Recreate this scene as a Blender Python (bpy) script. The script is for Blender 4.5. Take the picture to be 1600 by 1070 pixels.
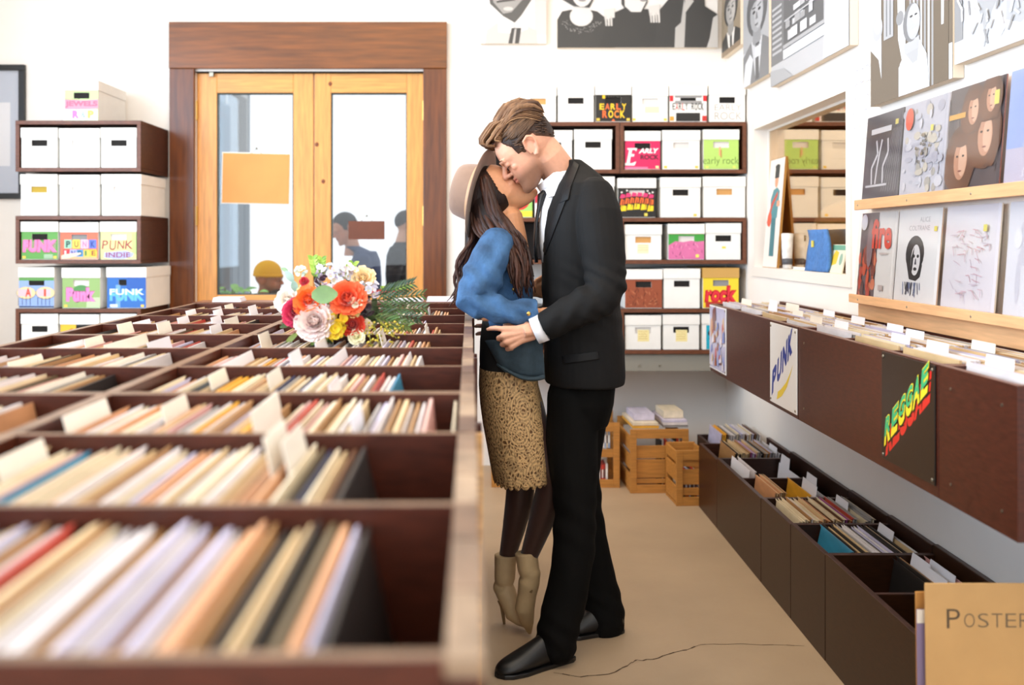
import bpy, bmesh, math, random
import numpy as np
from mathutils import Vector, Matrix, Euler
R = math.radians
sc = bpy.context.scene
COL = bpy.context.collection
for o in list(bpy.data.objects): bpy.data.objects.remove(o)

# ---------------------------------------------------------------- camera, sky, lamps, exposure
F, VX, VY, H = 1500.0, 757.0, 380.0, 1.35      # focal length in px, vanishing point, eye height
cam_d = bpy.data.cameras.new('camera'); cam = bpy.data.objects.new('camera', cam_d); COL.objects.link(cam)
cam.location = (0, 0, H); cam.rotation_euler = (R(90), 0, 0)
cam_d.sensor_width = 36; cam_d.lens = F/1600*36
cam_d.shift_x = (800-VX)/1600; cam_d.shift_y = -(535-VY)/1600
cam_d.clip_start = .05
cam_d.dof.use_dof = True; cam_d.dof.focus_distance = 3.25; cam_d.dof.aperture_fstop = 2.3
sc.camera = cam
w = bpy.data.worlds.new('world'); sc.world = w; w.use_nodes = True
bg = w.node_tree.nodes['Background']; bg.inputs[0].default_value = (.93, .96, 1, 1); bg.inputs[1].default_value = 1.7
def area(name, loc, rot, sx, sy, power, col):
    l = bpy.data.lights.new(name, 'AREA'); l.shape = 'RECTANGLE'; l.size = sx; l.size_y = sy; l.energy = power; l.color = col
    o = bpy.data.objects.new(name, l); o.location = loc; o.rotation_euler = rot; COL.objects.link(o); return o
area('daylight_side_windows', (-3.25, 1.6, 2.15), (0, R(-90), 0), 2.2, 5.0, 400, (.60, .79, 1))
area('daylight_shopfront', (-.6, -2.4, 1.9), (R(90), 0, 0), 4.4, 2.4, 92, (.84, .92, 1))
for y_ in (2.0, 4.2): area('ceiling_lamp_light', (-.3, y_, 3.38), (0, 0, 0), 2.6, .7, 54, (1, .83, .63))
sc.view_settings.view_transform = 'Standard'; sc.view_settings.look = 'None'
sc.view_settings.exposure = -.36; sc.view_settings.gamma = 1; sc.view_settings.use_curve_mapping = False
sc.cycles.max_bounces = 8; sc.cycles.diffuse_bounces = 5

def P(px, py, Y): return Vector(((px-VX)*Y/F, Y, H-(py-VY)*Y/F))

# ---------------------------------------------------------------- materials
def srgb(h):
    h = h.lstrip('#'); c = [int(h[i:i+2], 16)/255 for i in (0, 2, 4)]
    return tuple(x/12.92 if x <= .04045 else ((x+.055)/1.055)**2.4 for x in c)
def C(x): return srgb(x) if isinstance(x, str) else tuple(x[:3])
MATS = {}
def mat(name, col=None, rough=.6, noise=0, nscale=20, stretch=(1, 1, 1), bump=0, bscale=None, metal=0, spec=.5, coat=0, vcol=False, sheen=0, sss=0, detail=4, coords='Object', coat_rough=.1):
    if name in MATS: return MATS[name]
    m = bpy.data.materials.new(name); m.use_nodes = True; nt = m.node_tree; N, L = nt.nodes, nt.links
    b = N['Principled BSDF']; b.inputs['Roughness'].default_value = rough; b.inputs['Metallic'].default_value = metal
    b.inputs['Specular IOR Level'].default_value = spec; b.inputs['Coat Weight'].default_value = coat; b.inputs['Coat Roughness'].default_value = coat_rough
    b.inputs['Sheen Weight'].default_value = sheen
    if sss: b.inputs['Subsurface Weight'].default_value = sss; b.inputs['Subsurface Radius'].default_value = (.012, .005, .003); b.inputs['Subsurface Scale'].default_value = 1
    src = None
    if vcol:
        a = N.new('ShaderNodeAttribute'); a.attribute_name = 'Col'; src = a.outputs['Color']
    elif col is not None: b.inputs['Base Color'].default_value = (*C(col), 1)
    if noise or bump:
        tc = N.new('ShaderNodeTexCoord'); mp = N.new('ShaderNodeMapping'); mp.inputs['Scale'].default_value = stretch
        L.new(tc.outputs[coords], mp.inputs['Vector'])
        nz = N.new('ShaderNodeTexNoise'); nz.inputs['Scale'].default_value = nscale; nz.inputs['Detail'].default_value = detail; L.new(mp.outputs[0], nz.inputs['Vector'])
        if noise:
            mr = N.new('ShaderNodeMapRange'); mr.inputs[1].default_value = .3; mr.inputs[2].default_value = .7; mr.inputs[3].default_value = 1-noise; mr.inputs[4].default_value = 1+noise
            L.new(nz.outputs['Fac'], mr.inputs[0])
            vm = N.new('ShaderNodeVectorMath'); vm.operation = 'SCALE'
            if src: L.new(src, vm.inputs[0])
            else: vm.inputs[0].default_value = C(col)
            L.new(mr.outputs[0], vm.inputs['Scale']); src = vm.outputs[0]
        if bump:
            n2 = nz
            if bscale: n2 = N.new('ShaderNodeTexNoise'); n2.inputs['Scale'].default_value = bscale; n2.inputs['Detail'].default_value = 3; L.new(mp.outputs[0], n2.inputs['Vector'])
            bp = N.new('ShaderNodeBump'); bp.inputs['Strength'].default_value = bump; bp.inputs['Distance'].default_value = .01
            L.new(n2.outputs['Fac'], bp.inputs['Height']); L.new(bp.outputs[0], b.inputs['Normal'])
    if src: L.new(src, b.inputs['Base Color'])
    MATS[name] = m; return m
def glass_mat(name, tint, refl, rough=0, rtint=(1, 1, 1)):
    m = bpy.data.materials.new(name); m.use_nodes = True; nt = m.node_tree; N, L = nt.nodes, nt.links
    out = N['Material Output']; N.remove(N['Principled BSDF'])
    t = N.new('ShaderNodeBsdfTransparent'); t.inputs[0].default_value = (*tint, 1)
    g = N.new('ShaderNodeBsdfGlossy'); g.inputs['Roughness'].default_value = rough; g.inputs[0].default_value = (*rtint, 1)
    mx = N.new('ShaderNodeMixShader'); mx.inputs[0].default_value = refl
    L.new(t.outputs[0], mx.inputs[1]); L.new(g.outputs[0], mx.inputs[2]); L.new(mx.outputs[0], out.inputs[0]); return m
M_wall = mat('wall_paint', '#f1e9e0', .75, noise=.015, nscale=6, bump=.05, bscale=160)
M_ceil = mat('ceiling_paint', '#f0ece4', .8)
M_mah = mat('mahogany_stain', vcol=True, rough=.38, noise=.28, nscale=9, stretch=(3, 3, 14), spec=.3, coat=.06, coat_rough=.3)      # grain across
M_print = mat('printed_card', vcol=True, rough=.5)
M_print_gloss = mat('printed_gloss', vcol=True, rough=.28)
M_box = mat('white_cardboard', '#efebe4', .7, noise=.03, nscale=12)
M_sleeve = mat('sleeve_card', vcol=True, rough=.45, noise=.12, nscale=30, stretch=(1, .3, 1))
M_card = mat('divider_card_stock', '#e9dfd0', .55, noise=.04, nscale=14)
M_cardboard = mat('brown_cardboard', '#c49a63', .75, noise=.07, nscale=7)
M_pine = mat('honey_pine', '#dc9748', .4, noise=.2, nscale=7, stretch=(14, 14, .8), coat=.2, coat_rough=.3)
M_pine_h = mat('honey_pine_across', '#dc9748', .4, noise=.2, nscale=7, stretch=(.8, 14, 14), coat=.2, coat_rough=.3)
M_casing = mat('dark_stained_casing', '#66340f', .35, noise=.4, nscale=5, stretch=(9, 9, .7), spec=.4, coat=.2, coat_rough=.2)
M_casing_h = mat('dark_stained_casing_across', '#774214', .35, noise=.35, nscale=5, stretch=(.7, 9, 9), spec=.4, coat=.2, coat_rough=.2)
M_ledge = mat('pale_pine', '#dba878', .5, noise=.12, nscale=8, stretch=(12, .8, 12))
M_crate = mat('crate_pine', '#b57a35', .55, noise=.2, nscale=8, stretch=(1, 6, 12))
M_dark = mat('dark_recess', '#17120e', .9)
M_brass = mat('brass', '#c9a45a', .35, metal=1)
M_metal = mat('screw_metal', '#9c9484', .4, metal=1)
M_black = mat('black_plastic', '#161514', .4)
M_glass = glass_mat('clear_glass', (.97, .98, .98), .025)
M_tint = glass_mat('tinted_interior_glass', (1, .86, .62), .5, .0, (1, .86, .68))

# ---------------------------------------------------------------- mesh builder
class MB:
    def __init__(s): s.v, s.f, s.c = [], [], []
    def add(s, verts, faces, col=(1, 1, 1)):
        n = len(s.v); s.v += [tuple(p) for p in verts]; s.f += [tuple(i+n for i in f) for f in faces]
        s.c += [C(c) for c in col] if isinstance(col, list) else [C(col)]*len(faces)
        return s
    def box(s, a, b, col=(1, 1, 1), top=None, M=None):
        x0, y0, z0 = a; x1, y1, z1 = b
        v = [(x0,y0,z0),(x1,y0,z0),(x1,y1,z0),(x0,y1,z0),(x0,y0,z1),(x1,y0,z1),(x1,y1,z1),(x0,y1,z1)]
        if M is not None: v = [M @ Vector(p) for p in v]
        col = C(col)
        return s.add(v, [(0,3,2,1),(4,5,6,7),(0,1,5,4),(1,2,6,5),(2,3,7,6),(3,0,4,7)], [col, C(top) if top else col, col, col, col, col])
    def prism(s, poly, T, d, col=(1, 1, 1), side=None):      # poly in (u,v); T(u,v,w)->point ; thickness d along w
        n = len(poly); v = [T(u, q, 0) for u, q in poly]+[T(u, q, d) for u, q in poly]
        fs = [tuple(range(n)), tuple(range(2*n-1, n-1, -1))]+[(i, i+n, (i+1) % n+n, (i+1) % n) for i in range(n)]
        return s.add(v, fs, [col, col]+[side or col]*n)
    def tube(s, pts, rad, n=10, col=(1, 1, 1), cap=True, up=None):   # rad: number, or per point number / (ra, rb)
        pts = [Vector(p) for p in pts]; k = len(pts); vs = []; fs = []
        if not isinstance(rad, (list, tuple)): rad = [rad]*k
        prev = None
        for i, p in enumerate(pts):
            t = (pts[min(i+1, k-1)]-pts[max(i-1, 0)]); t = t.normalized() if t.length > 1e-9 else Vector((0, 0, 1))
            if up is not None: a = Vector(up[i] if isinstance(up, list) else up)
            elif prev is not None: a = prev
            else: a = Vector((1, 0, 0)) if abs(t.x) < .8 else Vector((0, 1, 0))
            a = a-t*a.dot(t); a.normalize(); prev = a; b = t.cross(a)
            r = rad[i]; ra, rb = r if isinstance(r, (list, tuple)) else (r, r)
            for j in range(n):
                q = 2*math.pi*j/n; vs.append(p+a*(ra*math.cos(q))+b*(rb*math.sin(q)))
        for i in range(k-1):
            for j in range(n):
                j2 = (j+1) % n; fs.append((i*n+j, i*n+j2, (i+1)*n+j2, (i+1)*n+j))
        if cap: fs += [tuple(range(n-1, -1, -1)), tuple((k-1)*n+j for j in range(n))]
        return s.add(vs, fs, col)
    def ball(s, c, r, n=10, m=7, col=(1, 1, 1), M=None):
        rx, ry, rz = r if isinstance(r, (list, tuple)) else (r, r, r); c = Vector(c); vs = []; fs = []
        for i in range(m+1):
            t = math.pi*i/m
            for j in range(n):
                q = 2*math.pi*j/n; p = Vector((rx*math.sin(t)*math.cos(q), ry*math.sin(t)*math.sin(q), rz*math.cos(t)))
                if M is not None: p = M @ p
                vs.append(c+p)
        for i in range(m):
            for j in range(n):
                j2 = (j+1) % n; fs.append((i*n+j, (i+1)*n+j, (i+1)*n+j2, i*n+j2))
        return s.add(vs, fs, col)
    def mesh(s, name):
        me = bpy.data.meshes.new(name); me.from_pydata(s.v, [], s.f); me.validate(clean_customdata=False)
        if len(me.polygons) == len(s.c):
            at = me.color_attributes.new('Col', 'FLOAT_COLOR', 'CORNER')
            buf = np.ones((len(me.loops), 4), np.float32); tot = np.array([len(f) for f in s.f]); buf[:, :3] = np.repeat(np.array(s.c, np.float32), tot, axis=0)
            at.data.foreach_set('color', buf.ravel())
        return me
    def build(s, name, m, parent=None, smooth=False, bevel=0, loc=None, rot=None):
        me = s.mesh(name); me.materials.append(m)
        if smooth: me.polygons.foreach_set('use_smooth', [True]*len(me.polygons))
        return link(name, me, parent, bevel, loc, rot)
def link(name, me, parent=None, bevel=0, loc=None, rot=None):
    o = bpy.data.objects.new(name, me); COL.objects.link(o)
    if parent: o.parent = parent
    if loc is not None: o.location = loc
    if rot is not None: o.rotation_euler = rot
    if bevel:
        b = o.modifiers.new('bevel', 'BEVEL'); b.width = bevel; b.segments = 2; b.limit_method = 'ANGLE'; b.harden_normals = False
    return o
def tag(o, label=None, cat=None, group=None, kind=None):
    for k, v in (('label', label), ('category', cat), ('group', group), ('kind', kind)):
        if v: o[k] = v
    return o
def thing(name, label, cat, loc=(0, 0, 0), rot=(0, 0, 0), group=None):
    o = bpy.data.objects.new(name, None); o.empty_display_size = .05; COL.objects.link(o); o.location = loc; o.rotation_euler = rot
    return tag(o, label, cat, group)
def dup(root, loc=None, rot=None, label=None, group=None):
    r = root.copy(); COL.objects.link(r)
    if loc is not None: r.location = loc
    if rot is not None: r.rotation_euler = rot
    tag(r, label, None, group)
    for ch in root.children:
        c = ch.copy(); COL.objects.link(c); c.parent = r
        for g in ch.children: d = g.copy(); COL.objects.link(d); d.parent = c
    return r
ORD = 'first second third fourth fifth sixth seventh eighth ninth tenth'.split()
_T = 'eleventh twelfth thirteenth fourteenth fifteenth sixteenth seventeenth eighteenth nineteenth'.split()
_D = {2: 'twenty', 3: 'thirty', 4: 'forty', 5: 'fifty', 6: 'sixty', 7: 'seventy'}
_DT = {2: 'twentieth', 3: 'thirtieth', 4: 'fortieth', 5: 'fiftieth', 6: 'sixtieth', 7: 'seventieth'}
def nth(i):                                       # 1 -> first
    if i <= 10: return ORD[i-1]
    if i < 20: return _T[i-11]
    return _DT[i//10] if i % 10 == 0 else _D[i//10]+'-'+ORD[i % 10-1]

# ---------------------------------------------------------------- flat print (paint, posters, lettering)
_TXT = {}
def text_geo(t, bold=0, shear=0, extrude=0):
    k = (t, bold, shear, extrude)
    if k not in _TXT:
        cu = bpy.data.curves.new('lettering', 'FONT'); cu.body = t; cu.offset = bold; cu.shear = shear; cu.extrude = extrude; cu.resolution_u = 4
        o = bpy.data.objects.new('lettering', cu); me = bpy.data.meshes.new_from_object(o)
        vs = [tuple(v.co) for v in me.vertices]; fs = [tuple(p.vertices) for p in me.polygons]
        bpy.data.objects.remove(o); bpy.data.curves.remove(cu); bpy.data.meshes.remove(me)
        xs = [v[0] for v in vs]; ys = [v[1] for v in vs]
        _TXT[k] = (vs, fs, (min(xs), min(ys), max(xs), max(ys)))
    return _TXT[k]
class Art:
    """flat print on the local plane y=0 seen from -y; u to the right, v up; later shapes lie above earlier ones"""
    def __init__(s, step=.00005, clip=None): s.m = MB(); s.k = 0; s.step = .00009; s.clip = clip; s.sv = 1
    def poly(s, pts, col):
        if s.sv != 1: pts = [(u, v*s.sv) for u, v in pts]
        if s.clip:
            for ax, lim, sg in ((0, s.clip[0], 1), (1, s.clip[1], 1), (0, s.clip[2], -1), (1, s.clip[3], -1)):
                out = []
                for i in range(len(pts)):
                    p, q = pts[i-1], pts[i]; dp, dq = sg*(p[ax]-lim), sg*(q[ax]-lim)
                    if (dp >= 0) != (dq >= 0): t = dp/(dp-dq); out.append((p[0]+(q[0]-p[0])*t, p[1]+(q[1]-p[1])*t))
                    if dq >= 0: out.append(q)
                pts = out
                if len(pts) < 3: return s
        s.k += 1; n = len(pts); y = -s.k*s.step
        a = sum(pts[i][0]*pts[(i+1) % n][1]-pts[(i+1) % n][0]*pts[i][1] for i in range(n))
        if a < 0: pts = pts[::-1]
        s.m.add([(u, y, v) for u, v in pts], [tuple(range(n))], col); return s
    def rect(s, u0, v0, u1, v1, col): return s.poly([(u0, v0), (u1, v0), (u1, v1), (u0, v1)], col)
    def oval(s, u, v, ru, rv, col, n=18, a0=0, a1=360): return s.poly([(u+ru*math.cos(R(a0+(a1-a0)*i/n)), v+rv*math.sin(R(a0+(a1-a0)*i/n))) for i in range(n+(a1-a0 < 360))], col)
    def line(s, pts, wd, col):
        for (a, b), (c, d) in zip(pts, pts[1:]):
            l = math.hypot(c-a, d-b) or 1; nx, ny = -(d-b)/l*wd/2, (c-a)/l*wd/2
            s.poly([(a+nx, b+ny), (a-nx, b-ny), (c-nx, d-ny), (c+nx, d+ny)], col)
        return s
    def text(s, t, u0, v0, u1, v1, col, bold=.02, shear=0, rot=0):       # fitted into the box
        vs, fs, (a, b, c, d) = text_geo(t, bold, shear); s.k += 1; y = -s.k*s.step
        ku, kv = (u1-u0)/(c-a), (v1-v0)/(d-b); cr, sr = math.cos(R(rot)), math.sin(R(rot)); cu, cv = (u0+u1)/2, (v0+v1)/2; out = []
        for x, q, _ in vs:
            du, dv = u0+(x-a)*ku-cu, v0+(q-b)*kv-cv; out.append((cu+du*cr-dv*sr, y, cv+du*sr+dv*cr))
        s.m.add(out, fs, col); return s
    def text_aff(s, t, o, eu, ev, col, bold=.03):      # affine lettering: unit text box mapped to o + x*eu + y*ev
        vs, fs, (a, b, c, d) = text_geo(t, bold); s.k += 1; y = -s.k*s.step
        s.m.add([(o[0]+(p[0]-a)/(c-a)*eu[0]+(p[1]-b)/(d-b)*ev[0], y, o[1]+(p[0]-a)/(c-a)*eu[1]+(p[1]-b)/(d-b)*ev[1]) for p in vs], fs, col); return s
    def build(s, name='print', parent=None, loc=None, rot=None, m=None): return s.m.build(name, m or M_print, parent, loc=loc, rot=rot)
# ---------------------------------------------------------------- setting
def struct(name, mb, m, parent=None, bevel=0, smooth=False):
    o = mb.build(name, m, parent, bevel=bevel, smooth=smooth)
    if not parent: o['kind'] = 'structure'
    return o
XW, YW, XL, YF, ZC = 1.47, 5.837, -3.35, -2.5, 3.5
sh = lambda a: (a[0], a[1], a[2])
M_floor = mat('worn_concrete', '#b39a7d', .5, noise=.1, nscale=2.2, bump=.05, bscale=70, detail=8)
fl = MB().box((XL-.2, YF-.2, -.12), (XW+.15, YW+.15, 0)); struct('floor', fl, M_floor)
# thin crack in the concrete
crack = [P(866,1054,0.0+F*H/674)]
ck = MB(); pts = [(866,1052),(905,1057),(945,1055),(968,1046),(985,1036),(995,1032),(1018,1030),(1045,1022),(1075,1015),(1092,1008),(1125,1006),(1170,1007),(1230,1008),(1268,1008)]
rng = random.Random(4); fine = []
for a, b in zip(pts, pts[1:]):
    for t in (0, .33, .66): fine.append((a[0]+(b[0]-a[0])*t+rng.uniform(-2, 2), a[1]+(b[1]-a[1])*t+rng.uniform(-1.3, 1.3)))
W3 = [Vector(((x-VX)*H/(y-VY), F*H/(y-VY), .0006)) for x, y in fine]
for i, (a, b) in enumerate(zip(W3, W3[1:])):
    t = (b-a).normalized(); n = Vector((-t.y, t.x, 0))*(.0022*(.5+.8*abs(math.sin(i*1.7)))*(1 if i < 26 else .6))
    ck.add([a-n, b-n, b+n, a+n], [(0, 1, 2, 3)])
ck.build('crack', mat('crack_shadow', '#4a3622', .9), bpy.data.objects['floor'])
struct('ceiling', MB().box((XL-.2, YF-.2, ZC), (XW+.15, YW+.15, ZC+.1)), M_ceil)
# back wall with the door opening
DX0, DX1, DZ = -1.757, -.371, 2.395
b = MB()
b.box((XL-.2, YW, 0), (DX0, YW+.14, ZC)); b.box((DX1, YW, 0), (XW+.12, YW+.14, ZC)); b.box((DX0, YW, DZ), (DX1, YW+.14, ZC))
struct('wall_back', b, M_wall)
# side wall with the interior window
WY0, WY1, WZ0, WZ1 = 3.886, 5.21, 1.222, 1.966
b = MB(); X1 = XW+.12
b.box((XW, YF, 0), (X1, WY0, ZC)); b.box((XW, WY1, 0), (X1, YW, ZC)); b.box((XW, WY0, 0), (X1, WY1, WZ0)); b.box((XW, WY0, WZ1), (X1, WY1, ZC))
struct('wall_right', b, M_wall)
w1 = bpy.data.objects.new('window_1', None); COL.objects.link(w1); w1.location = (XW+.075, 0, 0); w1['kind'] = 'structure'
MB().box((0, WY0, WZ0), (.005, WY1, WZ1)).build('pane', M_tint, w1)
fr = MB(); k = .012
for a, c in (((-.006, WY0, WZ0), (.012, WY1, WZ0+k)), ((-.006, WY0, WZ1-k), (.012, WY1, WZ1)), ((-.006, WY0, WZ0+k), (.012, WY0+k, WZ1-k)), ((-.006, WY1-k, WZ0+k), (.012, WY1, WZ1-k))): fr.box(a, c)
fr.build('frame', mat('white_trim', '#ece4da', .5), w1)
# flat surround proud of the wall round that window
tr = MB(); q = .05
tr.box((XW-.008, WY0-q, WZ0-q), (XW, WY0, WZ1+q)); tr.box((XW-.008, WY1, WZ0-q), (XW, WY1+q, WZ1+q)); tr.box((XW-.008, WY0, WZ1), (XW, WY1, WZ1+q)); tr.box((XW-.008, WY0, WZ0-q), (XW, WY1, WZ0))
struct('trim_1', tr, MATS['white_trim'])
# the dim amber room behind the window
am = MB(); a0, a1 = X1+.002, 3.1
am.box((a1, 2.6, 0), (a1+.05, 6.3, 2.6)); am.box((X1, 6.25, 0), (a1, 6.3, 2.6)); am.box((X1, 2.6, 0), (a1, 2.65, 2.6)); am.box((X1, 2.6, 2.6), (a1, 6.3, 2.65)); am.box((X1, 2.6, -.05), (a1, 6.3, 0))
struct('wall_side_room', am, mat('amber_room_paint', '#a5742f', .8))
# sill board that carries the things behind the pane
struct('trim_2', MB().box((XW+.082, WY0-.1, WZ0-.03), (XW+.42, WY1+.1, WZ0-.001)), MATS['white_trim'])
lamp_d = bpy.data.lights.new('side_room_glow', 'POINT'); lamp_d.energy = 9; lamp_d.color = (1, .75, .4); lamp_d.shadow_soft_size = .15  # unseen light added to give the room behind the pane its amber glow
lamp = bpy.data.objects.new('side_room_glow', lamp_d); lamp.location = (2.5, 4.3, 2.35); COL.objects.link(lamp)
# wall on the daylight side, with two broad windows (out of the frame)
b = MB(); b.box((XL-.14, YF, 0), (XL, YW, .75)); b.box((XL-.14, YF, 3.05), (XL, YW, ZC)); b.box((XL-.14, YF, .75), (XL, -1.0, 3.05)); b.box((XL-.14, 1.5, .75), (XL, 1.8, 3.05)); b.box((XL-.14, 4.2, .75), (XL, YW, 3.05))
struct('wall_left', b, M_wall)
for n_, (y0, y1) in enumerate(((-1.0, 1.5), (1.8, 4.2))):
    wn = bpy.data.objects.new('window_%d' % (n_+2), None); COL.objects.link(wn); wn['kind'] = 'structure'
    fr = MB(); x0, x1 = XL-.1, XL-.04
    fr.box((x0, y0, .75), (x1, y1, .82)); fr.box((x0, y0, 2.98), (x1, y1, 3.05)); fr.box((x0, y0, .82), (x1, y0+.06, 2.98)); fr.box((x0, y1-.06, .82), (x1, y1, 2.98)); fr.box((x0, (y0+y1)/2-.03, .82), (x1, (y0+y1)/2+.03, 2.98))
    fr.build('frame', M_pine, wn); MB().box((XL-.072, y0, .8), (XL-.068, y1, 3)).build('pane', M_glass, wn)
# shop front behind the camera
b = MB(); b.box((XL, YF-.14, 0), (XW, YF, .6)); b.box((XL, YF-.14, 3.1), (XW, YF, ZC)); b.box((XL, YF-.14, .6), (-2.9, YF, 3.1)); b.box((1.1, YF-.14, .6), (XW, YF, 3.1))
struct('wall_front', b, M_wall)

for y_ in (2.0, 4.2):
    t = thing('ceiling_lamp', 'long warm ceiling lamp over the %s end of the record island' % ('near' if y_ < 3 else 'door'), 'lamp', (-.3, y_, 3.40), group='ceiling lamps'); MB().box((-1.35, -.4, .0), (1.35, .4, .1)).build('housing', MATS['white_trim'], t)
# ---------------------------------------------------------------- double glazed door with its broad casing
s_ = F/YW
dr = bpy.data.objects.new('door_1', None); COL.objects.link(dr); dr['kind'] = 'structure'; dr.location = (0, YW, 0)
c0, c1, ct = (267-VX)/s_, (698-VX)/s_, H+(VY-36)/s_
MB().box((c0, -.03, 0), (DX0, 0, DZ+.012)).build('casing_side', M_casing, dr, bevel=.004)
MB().box((DX1, -.03, 0), (c1, 0, DZ+.012)).build('casing_side', M_casing, dr, bevel=.004)
MB().box((c0-.002, -.036, DZ+.012), (c1+.002, 0, ct)).build('casing_head', M_casing_h, dr, bevel=.004)
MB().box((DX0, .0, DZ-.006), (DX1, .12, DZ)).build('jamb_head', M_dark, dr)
def leaf(x0, x1, g0, g1):
    gz0, gz1 = 1.035, H+(VY-144)/s_; y0, y1 = .025, .07
    lf = MB().box((x0, y0, .01), (g0, y1, DZ-.008)).build('door_leaf', M_pine, dr, bevel=.003)
    MB().box((g1, y0, .01), (x1, y1, DZ-.008)).build('stile', M_pine, lf, bevel=.003)
    MB().box((g0, y0, gz1), (g1, y1, DZ-.008)).build('top_rail', M_pine_h, lf, bevel=.003)
    MB().box((g0, y0, .01), (g1, y1, gz0)).build('bottom_rail', M_pine_h, lf, bevel=.003)
    bd = MB(); t = .006
    bd.box((g0, y0+.008, gz0), (g0+t, y1, gz1)); bd.box((g1-t, y0+.008, gz0), (g1, y1, gz1)); bd.box((g0+t, y0+.008, gz1-t), (g1-t, y1, gz1)); bd.box((g0+t, y0+.008, gz0), (g1-t, y1, gz0+t))
    bd.build('glazing_bead', mat('dark_bead', '#2c3a33', .5), lf)
    MB().box((g0, .045, gz0), (g1, .049, gz1)).build('pane', M_glass, lf)
    return lf
X = lambda px: (px-VX)/s_
l1 = leaf(DX0+.003, X(488.5), X(337), X(457)); l2 = leaf(X(490), DX1-.003, X(516), X(635))
for lf, x in ((l1, DX0+.001), (l2, DX1-.001)):
    for z in (H+(VY-172)/s_, H+(VY-337)/s_, .3): MB().box((x-.008, .012, z-.055), (x+.008, .026, z+.055)).tube([(x, .014, z-.06), (x, .014, z+.06)], .006, 8).build('hinge', M_brass, lf)
MB().box((X(330)-.012, .0, DZ-.03), (X(330)+.012, .026, DZ-.004)).build('catch', M_metal, dr)
# knots
for px, py in ((494, 225), (504, 283), (515, 130)): MB().ball((X(px), .024, H+(VY-py)/s_), (.012, .002, .014), 10, 5).build('knot', mat('wood_knot', '#7c3d14', .5), l2)
def sign(name, label, x0, x1, z0, z1, y, m, tilt=0, border=None):
    t = thing(name, label, 'sign', ((x0+x1)/2, YW+y, z0), (0, R(tilt), 0)); w_, h_ = x1-x0, z1-z0
    if border: MB().box((-w_/2-.006, .001, -.006), (w_/2+.006, .003, h_+.006)).build('backing', border, t)
    MB().box((-w_/2, -.003, 0), (w_/2, .001, h_)).build('board', m, t)
    MB().tube([(-.035, 0, h_), (0, .004, h_+.03), (.035, 0, h_)], .002, 6).ball((0, .002, h_+.032), .007, 8, 5).build('hanger', M_metal, t)
    return t
sign('hanging_sign', 'blank tan cardboard sign hung on the glass of the door leaf nearest the shelves', X(344), X(449), H+(VY-317)/s_, H+(VY-239)/s_, .041, mat('tan_card', '#d99a55', .7, noise=.06, nscale=5), 1.2, mat('white_card_edge', '#f2ede4', .6))
sign('hanging_sign', 'small dark brown sign hung low on the door glass before the man in navy', X(543), X(600), H+(VY-374)/s_, H+(VY-345)/s_, .041, mat('brown_board', '#6b3417', .5, noise=.15, nscale=10))

# ---------------------------------------------------------------- outdoors behind the door
struct('ground', MB().box((-14, YW+.16, -.3), (14, 24, -.16)), mat('pale_paving', '#b9b4ad', .8))
bd = bpy.data.objects.new('building', None); COL.objects.link(bd); tag(bd, 'grey blue weatherboarded building outside beyond the glass door', 'building'); bd.location = (-3.05, 9.4, -.16)
M_bb = mat('blue_grey_boards', '#8d99a4', .8); mb = MB()
mb.box((-3, 0, 0), (.36, 1.6, 4.3)); mb.build('wall', M_bb, bd)
cl = MB().box((-3, -.012, 0), (-2.99, 0, .01))
for i in range(6): MB().box((.36-.001, .0+i*.265, 0), (.372, .24+i*.265, 4.3)).build('plank', M_bb, bd)
for i in range(7): MB().box((.36-.30*(i+1)+.02, -.014, 0), (.36-.30*i, .0, 4.3)).build('plank', M_bb, bd)
MB().box((.35, .5, 2.0), (.39, 1.4, 3.2)).build('window', mat('pale_trim', '#c9cdd0', .6), bd)
MB().box((.386, .57, 2.08), (.394, 1.33, 3.12)).build('pane', mat('dark_window_glass', '#4d5860', .2), bd.children[-1])
MB().box((.36, .0, 0), (.47, .34, 2.9)).build('downpipe', mat('slate_pipe', '#5f6a72', .6), bd)
MB().box((-.4, -.5, 4.1), (.62, 1.7, 4.3)).build('eave', mat('pale_trim2', '#b7bcc1', .7), bd)
# ---------------------------------------------------------------- stacked shelf boxes on the back wall and the small lidded record boxes in them
YS = 5.357; sS = F/YS
Xs = lambda px: (px-VX)/sS
Zs = lambda py: H+(VY-py)/sS
WOOD, EDGE = '#43200f', '#6a3f2a'
def shelf_unit(label, x0, x1, z0, z1, group):
    t = thing('shelf_cubby', label, 'shelf', ((x0+x1)/2, YS, z0), group=group); w_, h_, d = (x1-x0)/2, z1-z0, YW-YS-.012; k = .022
    def pan(n, a, c):
        o = MB().box(a, c, WOOD); o.c[2] = C(EDGE); o.build(n, M_mah, t, bevel=.0015)
    pan('top_panel', (-w_, 0, h_-k), (w_, d, h_)); pan('bottom_panel', (-w_, 0, 0), (w_, d, k))
    pan('side_panel', (-w_, 0, k), (-w_+k, d, h_-k)); pan('side_panel', (w_-k, 0, k), (w_, d, h_-k))
    MB().box((-w_+k, d-.008, k), (w_-k, d, h_-k), '#2a140d').build('back_panel', M_mah, t)
    return t
HOLE_H, HOLE_W, LID = .034, .088, .056
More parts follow.
